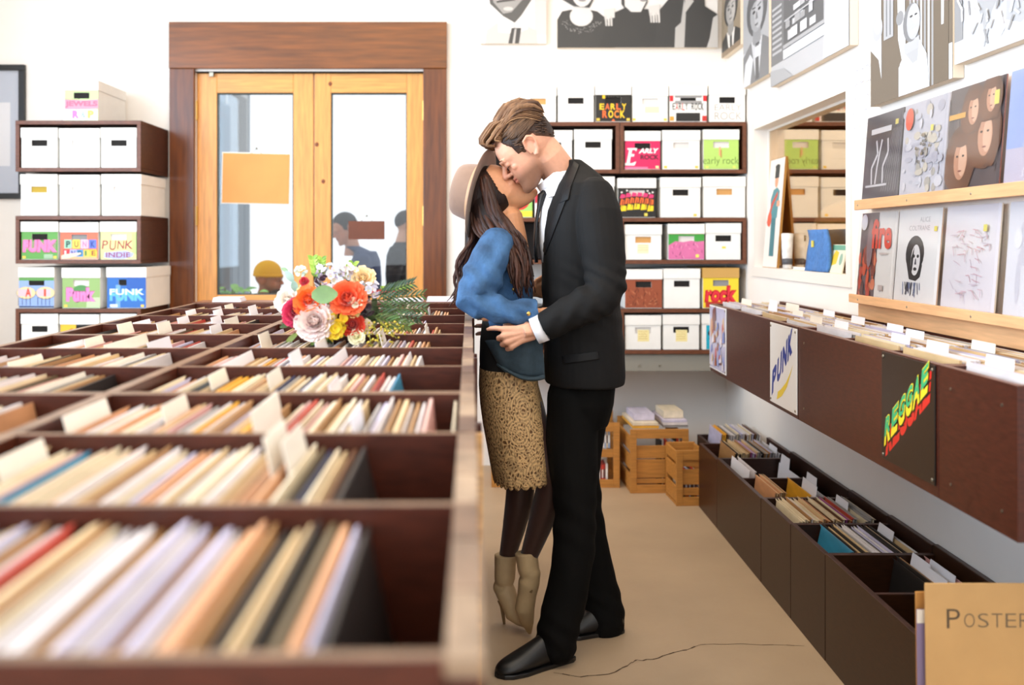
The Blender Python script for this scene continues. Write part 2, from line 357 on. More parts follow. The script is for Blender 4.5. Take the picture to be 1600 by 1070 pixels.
def record_box(label, x0, x1, z0, z1, art=None, hole='#17120e', yoff=0, lid_col=None, side_shift=0, group=None, body=None, depth=.41):
    w_, h_ = x1-x0, z1-z0
    t = thing('record_box', label, 'box', ((x0+x1)/2, YS+.012+yoff, z0+.0005), group=group); a = w_/2-.004; hb = h_-.006; e = .004
    hz1 = h_-LID-.012; hz0 = hz1-HOLE_H; hw = HOLE_W/2
    m = MB()          # carton with a real hand hole in its front
    m.box((-a, 0, 0), (a, e, hz0)); m.box((-a, 0, hz0), (-hw, e, hz1)); m.box((hw, 0, hz0), (a, e, hz1)); m.box((-a, 0, hz1), (a, e, hb))
    m.box((-a, e, 0), (-a+e, depth, hb)); m.box((a-e, e, 0), (a, depth, hb)); m.box((-a+e, depth-e, 0), (a-e, depth, hb)); m.box((-a+e, e, 0), (a-e, depth-e, e))
    m.build('carton', body or M_box, t)
    l = MB(); b = w_/2-.0008
    l.box((-b, -.005, h_-.004), (b, depth+.003, h_)); l.box((-b, -.005, h_-LID), (b, -.001, h_-.004)); l.box((-b, depth+.0005, h_-LID), (b, depth+.003, h_-.004)); l.box((-b, -.001, h_-LID), (-b+.002, depth+.0005, h_-.004)); l.box((b-.002, -.001, h_-LID), (b, depth+.0005, h_-.004))
    l.build('lid', mat('lid_'+lid_col, lid_col, .7) if lid_col else M_box, t, bevel=.001)
    if hole: MB().box((-hw-.012, e+.003, hz0-.012), (hw+.012, e+.012, hz1+.012)).build('hole_back', mat('hole_'+hole, hole, .85), t)  # plate behind the hole; dark colour paints the shade inside, pale ones the contents
    if art:
        A = Art(); art(A, a, h_-LID, hw, hz0, hz1); A.build('front_print', t, loc=(0, -.0003, 0))
    return t
def bgd(A, a, v1, hw, z0, z1, col, v0=0.002):      # painted ground left open at the hand hole
    A.rect(-a, v0, a, z0, col); A.k -= 1; A.rect(-a, z0, -hw, z1, col); A.k -= 1; A.rect(hw, z0, a, z1, col); A.k -= 1; A.rect(-a, z1, a, v1, col)
def dots(A, a, *us, col='#f0c44a'):
    for u in us: A.rect(u*a-.009, .006, u*a+.009, .02, col)
def scrawl(A, u, v, w_, n, col, seed):
    r = random.Random(seed)
    for i in range(n):
        pts = [(u+w_*k/7, v-i*.013+r.uniform(-.0025, .0025)) for k in range(8)]
        A.line(pts, .0016, col)
def a_early_rock(A, a, v1, hw, z0, z1):
    bgd(A, a, v1, hw, z0, z1, '#1d1812'); A.rect(-.06, v1-.02, -.045, v1-.001, '#f2c21a')
    cols = ['#f4c81c', '#ef6a2a', '#f4c81c', '#f0692a', '#f4c81c']
    for i, ch in enumerate('EARLY'): A.text(ch, -.076+i*.031, .068, -.05+i*.031, .102, cols[i], .03)
    for i, ch in enumerate('ROCK'): A.text(ch, -.06+i*.033, .022, -.033+i*.033, .064, ['#ef6a2a', '#f4c81c', '#ef8a2a', '#f4c81c'][i], .03)
    dots(A, a, -.86, .86); A.poly([(-.01, .004), (.012, .004), (.001, .017)], '#ef6a2a')
def a_note(A, a, v1, hw, z0, z1):
    A.rect(-.032, .035, .03, .085, '#f6e7bd'); scrawl(A, -.03, .08, .058, 3, '#c9a35c', 5)
def a_note2(A, a, v1, hw, z0, z1):
    A.rect(-.03, .045, .034, .11, '#f3e2a2'); scrawl(A, -.026, .1, .05, 4, '#bd9a58', 8)
def a_corner_stickers(A, a, v1, hw, z0, z1): dots(A, a, -.85, .84); scrawl(A, -.045, .06, .09, 1, '#cfc4bb', 3)
def a_sticker(A, a, v1, hw, z0, z1): dots(A, a, .74)
def a_midsticker(A, a, v1, hw, z0, z1): A.rect(-.008, .062, .014, .074, '#f0d24a')
def a_red_corner(A, a, v1, hw, z0, z1):
    for sg in (-1, 1): A.rect(min(sg*a, sg*(a-.02)), .115, max(sg*a, sg*(a-.02)), v1, '#d8262c')
    A.rect(-.074, .118, .076, z0-.001, '#9a9693'); A.rect(-.074, z1, .076, v1, '#9a9693')
    for i, ch in enumerate('EARLY ROCK'):
        if ch != ' ': A.text(ch, -.088+i*.0178, .068-.004*(i % 2), -.0735+i*.0178, .105, '#c62c2a' if i in (1, 3) else '#2b2622', .01)
    A.rect(-.068, .003, .066, .05, '#221d19'); A.rect(-a, .006, -.08, .03, '#ef9a3a'); A.rect(.078, .004, a, .034, '#c9342c')
def a_outline(A, a, v1, hw, z0, z1):
    A.text('EARLY', -.07, .064, .08, .098, '#b3aaa2', -.004); A.text('ROCK', -.07, .012, .082, .054, '#b3aaa2', -.004)
def a_pink_early(A, a, v1, hw, z0, z1):
    bgd(A, a, v1, hw, z0, z1, '#dd1f5a')
    A.poly([(-.098, .022), (-.045, .022), (-.035, .045), (-.06, .034), (-.072, .034), (-.066, .072), (-.048, .072), (-.046, .086), (-.063, .086), (-.058, .109), (-.042, .109), (-.036, .1), (-.03, .119), (-.086, .119), (-.083, .11), (-.075, .109), (-.09, .036), (-.1, .034)], '#f7f1ea')
    A.text('ARLY', -.022, .09, .092, .118, '#f7f1ea', .05, .25); A.text('ROCK', -.012, .055, .092, .082, '#4a1226', .04)
    dots(A, a, .84, col='#f4dfa0'); A.rect(-.1, .003, .03, .014, '#ef7ba0')
def a_green_early(A, a, v1, hw, z0, z1):
    bgd(A, a, v1, hw, z0, z1, '#b4d56c'); A.text('early rock', -.1, .018, .098, .07, '#4a6a2a', -.01)
    A.rect(-.012, .078, -.002, .125, '#e0ab7a'); A.rect(-.004, .066, .004, .11, '#b98a4a'); dots(A, a, -.8, .75, col='#d8e06a')
def a_flames(A, a, v1, hw, z0, z1):
    bgd(A, a, v1, hw, z0, z1, '#1b1714')
    def arc(v, h, col, n=6, q=0):
        for i in range(n):
            u = -.094+i*.19/n; lift = .014*math.sin(math.pi*(i+.5)/n)
            A.poly([(u, v+lift), (u+.19/n-.004, v+lift+.002), (u+.19/n-.002, v+h+lift-.004), (u+.007, v+h+lift)], col)
    arc(.103, .024, '#e8336e'); arc(.066, .034, '#f0692a', 7); arc(.03, .034, '#f6d21c', 5)
    for i in range(7): A.poly([(-.085+i*.026, .04+.012*math.sin(i)), (-.08+i*.026, .09), (-.072+i*.026, .115), (-.078+i*.026, .07)], '#1b1714')
    A.rect(.042, .008, .06, .024, '#e8d45a')
    for u, v in ((-.085, .14), (-.055, .15), (.06, .148), (.088, .14), (.07, .135)): A.oval(u, v, .006, .005, '#e9e2da', 8)
def a_orange_pink(A, a, v1, hw, z0, z1):
    bgd(A, a, v1, hw, z0, z1, '#3d9a3c'); A.rect(-a, .143, a, v1+.001, '#ee5a1d')
    A.poly([(-a, .002), (a, .002), (a, .105), (.06, .1), (.03, .106), (-.02, .098), (-.06, .103), (-a, .08)], '#d86fa0')
    r = random.Random(3)
    for i in range(26): u, v = r.uniform(-.09, .09), r.uniform(.02, .09); A.line([(u, v), (u+r.uniform(-.012, .012), v+r.uniform(-.02, .02))], .003, r.choice(['#7c3a5c', '#b34a80', '#f0a3c4']))
    A.rect(.052, .012, .07, .03, '#efe26a')
def a_brown(A, a, v1, hw, z0, z1):
    bgd(A, a, v1, hw, z0, z1, '#96492a'); r = random.Random(9)
    for i in range(46): u, v = r.uniform(-.09, .08), r.uniform(.015, .115); A.line([(u, v), (u+r.uniform(-.004, .02), v+r.uniform(-.025, .025))], .0035, r.choice(['#5e2513', '#b9613d', '#7a351d', '#c87a52']))
def a_rock(A, a, v1, hw, z0, z1):
    bgd(A, a, v1, hw, z0, z1, '#f0cf2c'); A.text('rock', -.092, .03, .09, .128, '#c9171f', .09, .1); A.rect(-.085, .004, .075, .036, '#b5301f'); A.text('rock', -.084, .042, .082, .118, '#e0283a', .03, .1)
def a_nine(A, a, v1, hw, z0, z1):
    A.rect(-a+.022, .002, a, v1-.008, '#19a7c0'); A.text('9', -.07, .05, -.036, .11, '#14181c', .06)
def a_green_red(A, a, v1, hw, z0, z1):
    bgd(A, a, v1, hw, z0, z1, '#9ccf6a'); A.text('D', -.02, .04, .085, .15, '#d9342a', .06); A.rect(-a, .004, a, .036, '#e3d23a')
def a_red_white(A, a, v1, hw, z0, z1):
    bgd(A, a, v1, hw, z0, z1, '#efe8e2'); A.rect(-a, .08, a, .13, '#c02436')
# left of the door
def a_jewels(A, a, v1, hw, z0, z1):
    bgd(A, a, v1, hw, z0, z1, '#b9d68c'); r = random.Random(2)
    A.poly([(-a, .06), (a, .066), (a, .12), (.02, .114), (-a, .118)], '#e68a9c'); A.text('JEWELS', -.092, .072, .09, .11, '#d4607c', .05)
    A.rect(-.1, .004, .09, .062, '#f2efe2'); A.text('R', -.052, .012, -.012, .058, '#dc6ec4', .08); A.text('&', -.004, .014, .026, .05, '#8fa2d2', .03); A.text('P', .034, .012, .07, .058, '#e6d85a', .08)
    for i in range(7): A.line([(-.09+i*.012, .121-.003*(i % 3)), (-.084+i*.012, .118)], .003, '#43402c')
def a_funk_pink(A, a, v1, hw, z0, z1):
    bgd(A, a, v1, hw, z0, z1, '#5d9d43'); A.text('FUNK', -.098, .038, .1, .108, '#8c2f56', .1, .05); A.text('FUNK', -.096, .041, .098, .111, '#ee78b0', .085, .05); dots(A, a, -.86, .84)
    r = random.Random(1)
    for i in range(28): u = -.09+i*.0066; A.line([(u, .05+r.uniform(0, .01)), (u+.004, .1)], .0014, '#f6a6cc')
    A.rect(.025, .006, .075, .03, '#9db894')
def a_punk_indie(A, a, v1, hw, z0, z1):
    bgd(A, a, v1, hw, z0, z1, '#e86a4a'); A.rect(-.09, .004, .1, .045, '#e6b37c')
    for i, (ch, g, k) in enumerate(zip('PUNK', ['#8fc5a8', '#f0cf4a', '#e9b8cf', '#5a72c4'], ['#1d3a30', '#8a6a2a', '#b57a9a', '#27358a'])):
        A.rect(-.084+i*.046, .062, -.042+i*.046, .112, g); A.text(ch, -.074+i*.046, .068, -.05+i*.046, .104, k, .04)
    for i, (ch, g, k) in enumerate(zip('INDIE', ['#cf2a33', '#a6aee0', '#3f8fc4', '#e0c04a', '#efc61c'], ['#f2d5d0', '#3b2d7a', '#16324a', '#3d7a3a', '#8a3a1c'])):
        A.rect(-.09+i*.038, .016, -.054+i*.038, .056, g); A.text(ch, -.083+i*.038, .022, (-.06 if ch != 'I' else -.072)+i*.038, .05, k, .03)
    A.poly([(-.1, .004), (-.06, .006), (.01, .03), (.012, .038), (-.03, .036), (-.085, .028), (-.1, .022)], '#f0cfb4')
def a_punk_red(A, a, v1, hw, z0, z1):
    bgd(A, a, v1, hw, z0, z1, '#e3e08c'); A.rect(.075, .03, a, .15, '#b9d27a')
    for i, ch in enumerate('PUNK'): A.text(ch, -.094+i*.043, .058-.006*(i == 1), -.058+i*.046, .107, '#9a2f3a', .012, .1)
    A.poly([(-.082, .012), (-.03, .004), (.03, .004), (.078, .016), (.084, .035), (.04, .05), (-.02, .044), (-.078, .04)], '#a7abd8'); A.text('INDIE', -.07, .012, .066, .04, '#8c2f4a', .015)
def a_ai(A, a, v1, hw, z0, z1):
    bgd(A, a, v1, hw, z0, z1, '#8fa9e0'); A.rect(-a, .154, a, v1, '#5f9a4a'); A.rect(-a, .004, a, .012, '#22304a')
    for u0 in (-.058, .05):
        A.oval(u0, .085, .055, .036, '#33405e'); A.oval(u0, .086, .053, .034, '#ecd09a'); A.rect(u0-.045, .066, u0+.03, .106, '#e3b9c0')
        for i in range(4): A.rect(u0-.044+i*.022, .016, u0-.041+i*.022, .06, '#22304a')
    A.text('A', -.062, .064, -.03, .112, '#e0431c', .03); A.text('I', .042, .066, .054, .108, '#e0431c', .03)
def a_punk_bubble(A, a, v1, hw, z0, z1):
    bgd(A, a, v1, hw, z0, z1, '#8fae66'); A.rect(.03, .004, a, .06, '#b9cda0'); A.oval(0, .1, .045, .03, '#4c8a45'); A.text('Punk', -.086, .03, .082, .118, '#a8407e', .1); A.text('Punk', -.084, .033, .08, .115, '#df80b8', .075); dots(A, a, -.82)
def a_funk_blue(A, a, v1, hw, z0, z1):
    bgd(A, a, v1, hw, z0, z1, '#2466b4'); A.rect(.0, .1, a, v1, '#1b55a8'); A.rect(-.06, .004, -.035, .13, '#6f9fd4'); A.text('FUNK', -.094, .04, .098, .108, '#5fb2e6', .06); A.text('FUNK', -.094, .075, .098, .108, '#e4f0f6', .02); dots(A, a, .82); A.rect(-.092, .006, -.05, .022, '#dfe9ee')
def a_yellow_black(A, a, v1, hw, z0, z1): bgd(A, a, v1, hw, z0, z1, '#1d1a16'); A.rect(-a, .06, -.02, v1, '#f0b92c'); A.line([(-.09, .1), (-.04, .13)], .006, '#d8482a')
def a_orange_smear(A, a, v1, hw, z0, z1): A.rect(-.03, .05, .05, .085, '#f6dcb4'); dots(A, a, -.92, .86)

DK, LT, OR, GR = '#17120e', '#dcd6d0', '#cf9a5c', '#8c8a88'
zt = {0: 2.243, 1: 2.029, 2: 1.736, 3: 1.4935, 4: 1.232, 5: .986, 6: .732}
UN = 'dark brown shelf cubbies'
def corner(i): return nth(i)+' from the corner'
RX0, RXM, RX1 = Xs(768), Xs(968.5), Xs(1166.5)
for row, (za, zb) in {'top': (1.740, 2.027), 'middle': (1.2345, 1.4925), 'lowest': (.732, .985)}.items():
    shelf_unit('dark brown open cubby against the wall corner, %s tier of that stack' % row, RXM+.001, RX1, za, zb, UN)
    shelf_unit('dark brown open cubby nearer the glass door, %s tier of the corner stack' % row, RX0, RXM-.001, za, zb, UN)
ROWS_R = [   # z0, z1, row phrase, [(px0, px1, look, art, hole, yoff)] counted from the corner
 (2.0285, 2.235, 'from corner on stack top', [(1108,1166,'white box faintly lettered early rock in outline',a_outline,DK,0),(1046,1106,'white box with red corners and pasted early rock letters',a_red_corner,DK,0),(988,1045,'white box with a pale orange smear',a_orange_smear,LT,0),(930,987,'black box painted early rock in yellow and orange',a_early_rock,DK,0),(871,929,'plain white box with torn dark hole',None,DK,.0),(812,870,'plain white box with tan hole',None,OR,0)]),
 (1.7625, 1.985, 'from corner, top tier', [(1099,1156,'lime green box lettered early rock',a_green_early,LT,0),(1035,1095,'white box with two yellow corner stickers',a_corner_stickers,LT,0),(976,1033,'crimson box with big white E of early rock',a_pink_early,DK,0),(897,957,'plain white box with dark hole',None,DK,0),(835,895,'plain white box half behind hair',None,DK,0)]),
 (1.494, 1.722, 'from corner under top tier', [(1099,1166,'plain white box with narrow tan hole',None,OR,0),(1032,1096,'white box with one yellow sticker',a_sticker,DK,0),(965,1026,'black box painted with pink orange and yellow flames',a_flames,LT,0),(899,961,'plain white box behind the suit shoulder',None,DK,0),(835,896,'white box banded in dark red',a_red_white,DK,0),(775,833,'green box with red letter and yellow band',a_green_red,DK,0)]),
 (1.258, 1.462, 'from corner, middle tier', [(1103,1159,'white box with small yellow sticker in middle',a_midsticker,DK,0),(1044,1102,'box painted orange green and pink',a_orange_pink,LT,.0),(976,1035,'white box with tan hole and pale note',a_note,OR,0)]),
 (.9865, 1.212, 'from corner above lowest tier', [(1098,1156,'yellow box painted rock in red under tan lid',a_rock,GR,.0),(1037,1095,'plain white box with wide dark hole',None,DK,0),(976,1036,'white box with scribbled brown front',a_brown,DK,0)]),
 (.7555, .955, 'from corner, lowest tier', [(1097,1156,'white box with turquoise front and black nine',a_nine,DK,0),(1036,1094,'white box with yellow note and dark hole',a_note2,DK,0),(976.5,1034,'white box with yellow note and pale hole',a_note2,LT,0)])]
for z0, z1, ph, bx in ROWS_R:
    for i, (p0, p1, look, art, hole, yo) in enumerate(bx):
        record_box('%s, %s %s' % (look, nth(i+1), ph), Xs(p0), Xs(p1), z0, z1-.004*(i % 3), art, hole, yo, lid_col='#c79a52' if art is a_rock else None, group='record boxes in the corner stack')
# grey carcass under the corner stack, fixed to the wall
t = thing('grey_plinth', 'long dull grey ledge box under the lowest corner cubbies', 'ledge', ((RX0+RX1)/2, YS+.02, .634)); hw_ = (RX1-RX0)/2
Mg = mat('grey_laminate', '#8a857a', .6)
MB().box((-hw_, 0, 0), (hw_, .018, .0965)).build('fascia', Mg, t, bevel=.002); MB().box((-hw_, .018, .078), (hw_, .455, .0965)).build('shelf_board', Mg, t); MB().box((-hw_, .018, 0), (hw_, .455, .012)).build('underside', Mg, t)
for px in (1000, 1032): MB().tube([(Xs(px)-(RX0+RX1)/2, -.004, .03), (Xs(px)-(RX0+RX1)/2, .001, .03)], .006, 10).build('screw', M_metal, t)
# stack left of the door
LX0, LX1 = Xs(24), Xs(220)
for row, (za, zb) in {'top': (1.750, 2.035), 'middle': (1.236, 1.503), 'lowest': (.72, .985)}.items():
    shelf_unit('dark brown open cubby between wall picture and glass door, %s tier' % row, LX0, LX1, za, zb, UN)
t = thing('base_cabinet', 'dark brown base cabinet under the cubbies by the glass door', 'cabinet', ((LX0+LX1)/2, YS, 0)); hw_ = (LX1-LX0)/2
MB().box((-hw_, .02, 0), (hw_, .46, .719), WOOD).build('carcass', M_mah, t); MB().box((-hw_+.01, 0, .05), (-.003, .02, .70), WOOD).build('door', M_mah, t, bevel=.003); MB().box((.003, 0, .05), (hw_-.01, .02, .70), WOOD).build('door', M_mah, t, bevel=.003)
ROWS_L = [
 (2.0355, 2.26, 'alone on top of door side stack', [(99,153,'green fronted box painted with pink letters',a_jewels,DK,0)]),
 (1.7725, 1.995, 'top tier door side', [(156,213,'plain white box with crisp dark hole',None,DK,0),(91,155,'plain white box with closed pale hole',None,LT,0),(31,89,'plain white box with wide dark hole',None,DK,0)]),
 (1.5045, 1.735, 'under top tier door side', [(157,220,'plain white box with white hole',None,LT,0),(91,155,'plain white box with blank lid and hole',None,LT,0),(30,89,'plain white box with small golden hole',None,'#b99a3a',0)]),
 (1.2585, 1.47, 'middle tier door side', [(155,213,'pale yellow box lettered punk indie in dark red',a_punk_red,LT,0),(92,153,'orange box with patchwork punk indie letters',a_punk_indie,GR,0),(31,90,'green box lettered funk in pink',a_funk_pink,DK,0)]),
 (.9865, 1.215, 'above lowest tier door side', [(165,228,'blue box lettered funk in pale blue',a_funk_blue,DK,0),(95,156,'green box with pink bubble letters punk',a_punk_bubble,LT,0),(27,84,'blue box with two discs lettered a and i',a_ai,DK,0)]),
 (.7425, .955, 'lowest tier door side', [(156,213,'plain white box seen over the bin edge',None,DK,0),(92,154,'yellow and black fronted white box',a_yellow_black,DK,0),(31,90,'plain white box with dented dark hole',None,DK,0)])]
for z0, z1, ph, bx in ROWS_L:
    for i, (p0, p1, look, art, hole, yo) in enumerate(bx):
        record_box('%s, %s' % (look, ph), Xs(p0), Xs(p1), z0, z1-.003*(i % 2), art, hole, yo, group='record boxes in the stack by the door')
# ---------------------------------------------------------------- record bins, records and divider cards
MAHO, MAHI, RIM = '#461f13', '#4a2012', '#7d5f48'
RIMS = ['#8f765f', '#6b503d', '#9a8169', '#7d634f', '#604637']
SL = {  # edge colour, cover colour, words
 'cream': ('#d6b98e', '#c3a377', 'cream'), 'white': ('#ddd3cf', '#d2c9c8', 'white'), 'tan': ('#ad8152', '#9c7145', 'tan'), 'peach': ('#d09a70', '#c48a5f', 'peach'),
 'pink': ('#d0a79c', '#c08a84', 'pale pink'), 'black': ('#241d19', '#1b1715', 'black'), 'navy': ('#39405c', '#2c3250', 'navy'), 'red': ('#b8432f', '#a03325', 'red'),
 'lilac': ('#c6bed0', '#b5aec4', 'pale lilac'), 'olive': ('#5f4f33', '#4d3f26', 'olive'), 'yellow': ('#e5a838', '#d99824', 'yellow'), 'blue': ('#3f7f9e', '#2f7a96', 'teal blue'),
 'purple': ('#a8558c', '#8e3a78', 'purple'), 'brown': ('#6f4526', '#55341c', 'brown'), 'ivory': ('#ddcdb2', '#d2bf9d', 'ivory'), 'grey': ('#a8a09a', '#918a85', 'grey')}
KEYS = list(SL); WTS = [10, 12, 7, 8, 5, 2.5, 1.6, 1.0, 5, 1.6, 1.0, .4, .3, 2, 9, 2.2]
S = .315
_sm = {}
def sleeve_mesh(col, tk):
    k = (col, round(tk*2000))
    if k not in _sm:
        e, c, _ = SL[col]; m = MB(); t = tk/2; b = tk*.36
        # card sleeve: flat covers, slightly bulged middle, closed spine edges
        ring = [(-t, 0), (t, 0)]
        v = [(-b, -S/2, 0), (b, -S/2, 0), (b, S/2, 0), (-b, S/2, 0), (-t, -S/2+.02, .02), (t, -S/2+.02, .02), (t, S/2-.02, .02), (-t, S/2-.02, .02),
             (-t, -S/2+.02, S-.006), (t, -S/2+.02, S-.006), (t, S/2-.02, S-.006), (-t, S/2-.02, S-.006), (-b, -S/2, S), (b, -S/2, S), (b, S/2, S), (-b, S/2, S)]
        f = [(3, 2, 1, 0), (12, 13, 14, 15), (0, 1, 5, 4), (1, 2, 6, 5), (2, 3, 7, 6), (3, 0, 4, 7), (4, 5, 9, 8), (5, 6, 10, 9), (6, 7, 11, 10), (7, 4, 8, 11), (8, 9, 13, 12), (9, 10, 14, 13), (10, 11, 15, 14), (11, 8, 12, 15)]
        m.add(v, f, [e, e, e, c, e, c, e, c, e, c, e, c, e, c]); me = m.mesh('record_sleeve'); me.materials.append(M_sleeve); _sm[k] = me
    return _sm[k]
def sleeve_stuff(mb, col, tk, loc, lean, rz):
    e, c, _ = SL[col]; M = Matrix.Translation(loc) @ Matrix.Rotation(rz, 4, 'Z') @ Matrix.Rotation(lean, 4, 'Y')
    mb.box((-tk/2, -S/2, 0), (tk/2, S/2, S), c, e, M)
def card_mesh(name, wd=.30, ht=.318, tab=(.02, .17), th=.05):
    m = MB(); a = -wd/2
    poly = [(a, 0), (a+wd, 0), (a+wd, ht), (a+tab[1]+.004, ht), (a+tab[1], ht+th), (a+tab[0], ht+th), (a+tab[0]-.004, ht), (a, ht)] if tab[0] > .006 else [(a, 0), (a+wd, 0), (a+wd, ht), (a+tab[1]+.004, ht), (a+tab[1], ht+th), (a, ht+th)]
    m.prism(poly, lambda u, v, w_: Vector((w_, u, v*.93)), .0016)
    me = m.mesh(name); return me
CARDS = [card_mesh('divider_card', tab=t, th=h) for t, h in (((0, .30), .035), ((.16, .28), .05), ((.02, .14), .05), ((.08, .24), .042), ((.0, .17), .055))]
for c_ in CARDS: c_.materials.append(M_card)
CARDS_W = [m.copy() for m in CARDS]; M_cardw = mat('white_plastic_card', '#eeeaee', .3)
for c_ in CARDS_W: c_.materials.clear(); c_.materials.append(M_cardw)
print_m = []
def tab_print(o, mi, white, seed):                # faint handwriting on the tab
    pass
def card(label, loc, lean, rz, k, white, group):
    o = link('divider_card', (CARDS_W if white else CARDS)[k], loc=loc); o.rotation_euler = (Matrix.Rotation(rz, 3, 'Z') @ Matrix.Rotation(lean, 3, 'Y')).to_euler()
    return tag(o, label, 'card', group)

# ---- the long island in the middle of the shop
RZ = .016; CX, CY, ZB, ZF = 0.0, .577, 1.10, .782; PI_ = .345; WR, WL = -.60, -1.145
rot = Matrix.Rotation(RZ, 3, 'Z')
def cl(x, y, z): v = rot @ Vector((x, y, 0)); return Vector((CX+v.x, CY+v.y, z))
UNITS = [(0, 3), (3, 6), (6, 10)]
UN_L = ['nearest unit of the long dark brown record island, deep bins beside the couple', 'middle unit of the long dark brown record island, by the couple', 'far unit of the long dark brown record island, under the bouquet end by the door']
def center_bin(r0, r1, label):
    L = (r1-r0)*PI_-.004; t = thing('record_island', label, 'record bin', cl(0, r0*PI_+.002, 0), (0, 0, RZ), 'units of the record island'); k = .013
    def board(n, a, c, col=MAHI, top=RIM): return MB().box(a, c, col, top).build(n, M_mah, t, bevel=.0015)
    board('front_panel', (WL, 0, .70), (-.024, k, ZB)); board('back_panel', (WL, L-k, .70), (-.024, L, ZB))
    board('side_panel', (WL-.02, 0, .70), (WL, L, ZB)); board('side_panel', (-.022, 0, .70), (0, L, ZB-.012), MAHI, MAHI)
    for i in range(r1-r0):                                    # worn plywood capping in short lengths
        y0 = i*PI_; n = 3
        for j in range(n):
            ya, yb = max(0, y0+PI_*j/n), min(L, y0+PI_*(j+1)/n-.0006); MB().box((-.024, ya, ZB-.012), (.0+.001*(j % 2), yb, ZB+.0007*((i+j) % 3)), RIMS[(i*2+j*3+r0) % 5]).build('rim_strip', M_mah, t, bevel=.001)
    board('centre_panel', (WR-.024, k, .70), (WR, L-k, ZB))
    for i in range(1, r1-r0): board('divider', (WR, i*PI_-k/2, .72), (-.024, i*PI_+k/2, ZB)); board('divider', (WL, i*PI_-k/2, .72), (WR-.024, i*PI_+k/2, ZB))
    board('floor_panel', (WL, k, .72), (-.024, L-k, .77), '#2a140d', '#2a140d')
    board('plinth', (WL+.05, .04, 0), (-.06, L-.01, .70), '#4a2417', '#4a2417')
    for y in (.03, L-.055): MB().box((.0005, y, .02), (.013, y+.022, ZB-.06), '#c89a62' if r0 == 0 else MAHO).build('side_batten', M_mah, t, bevel=.002)
    for y in (.16, L-.18): MB().tube([(-.5, -.001, .99), (-.5, .0, .99)], .004, 8).build('screw', M_metal, t)
    return t
for (a_, b_), l_ in zip(UNITS, UN_L): center_bin(a_, b_, l_)
rng = random.Random(11)
ROWN = ['nearest', 'second', 'third', 'fourth', 'fifth', 'sixth', 'seventh', 'eighth', 'ninth', 'tenth']
REND = [-.105, -.145, -.072, -.15, -.125, -.12, -.10, -.16, -.09, -.2]
def fill(x0, x1, lean0, lean1, step=(.0065, .0125)):
    """tops from x1 (open end) back to x0; yields top x, thickness, lean, colour"""
    x = x1; out = []
    while x > x0:
        tk = rng.uniform(.0035, .0075) if rng.random() > .12 else rng.uniform(.008, .010)
        u = (x1-x)/(x1-x0); out.append((x, tk, lean0+(lean1-lean0)*u+rng.uniform(-.0015, .0015), rng.choices(KEYS, WTS)[0])); x -= max(.5*tk+.0072, rng.uniform(*step))
    return out
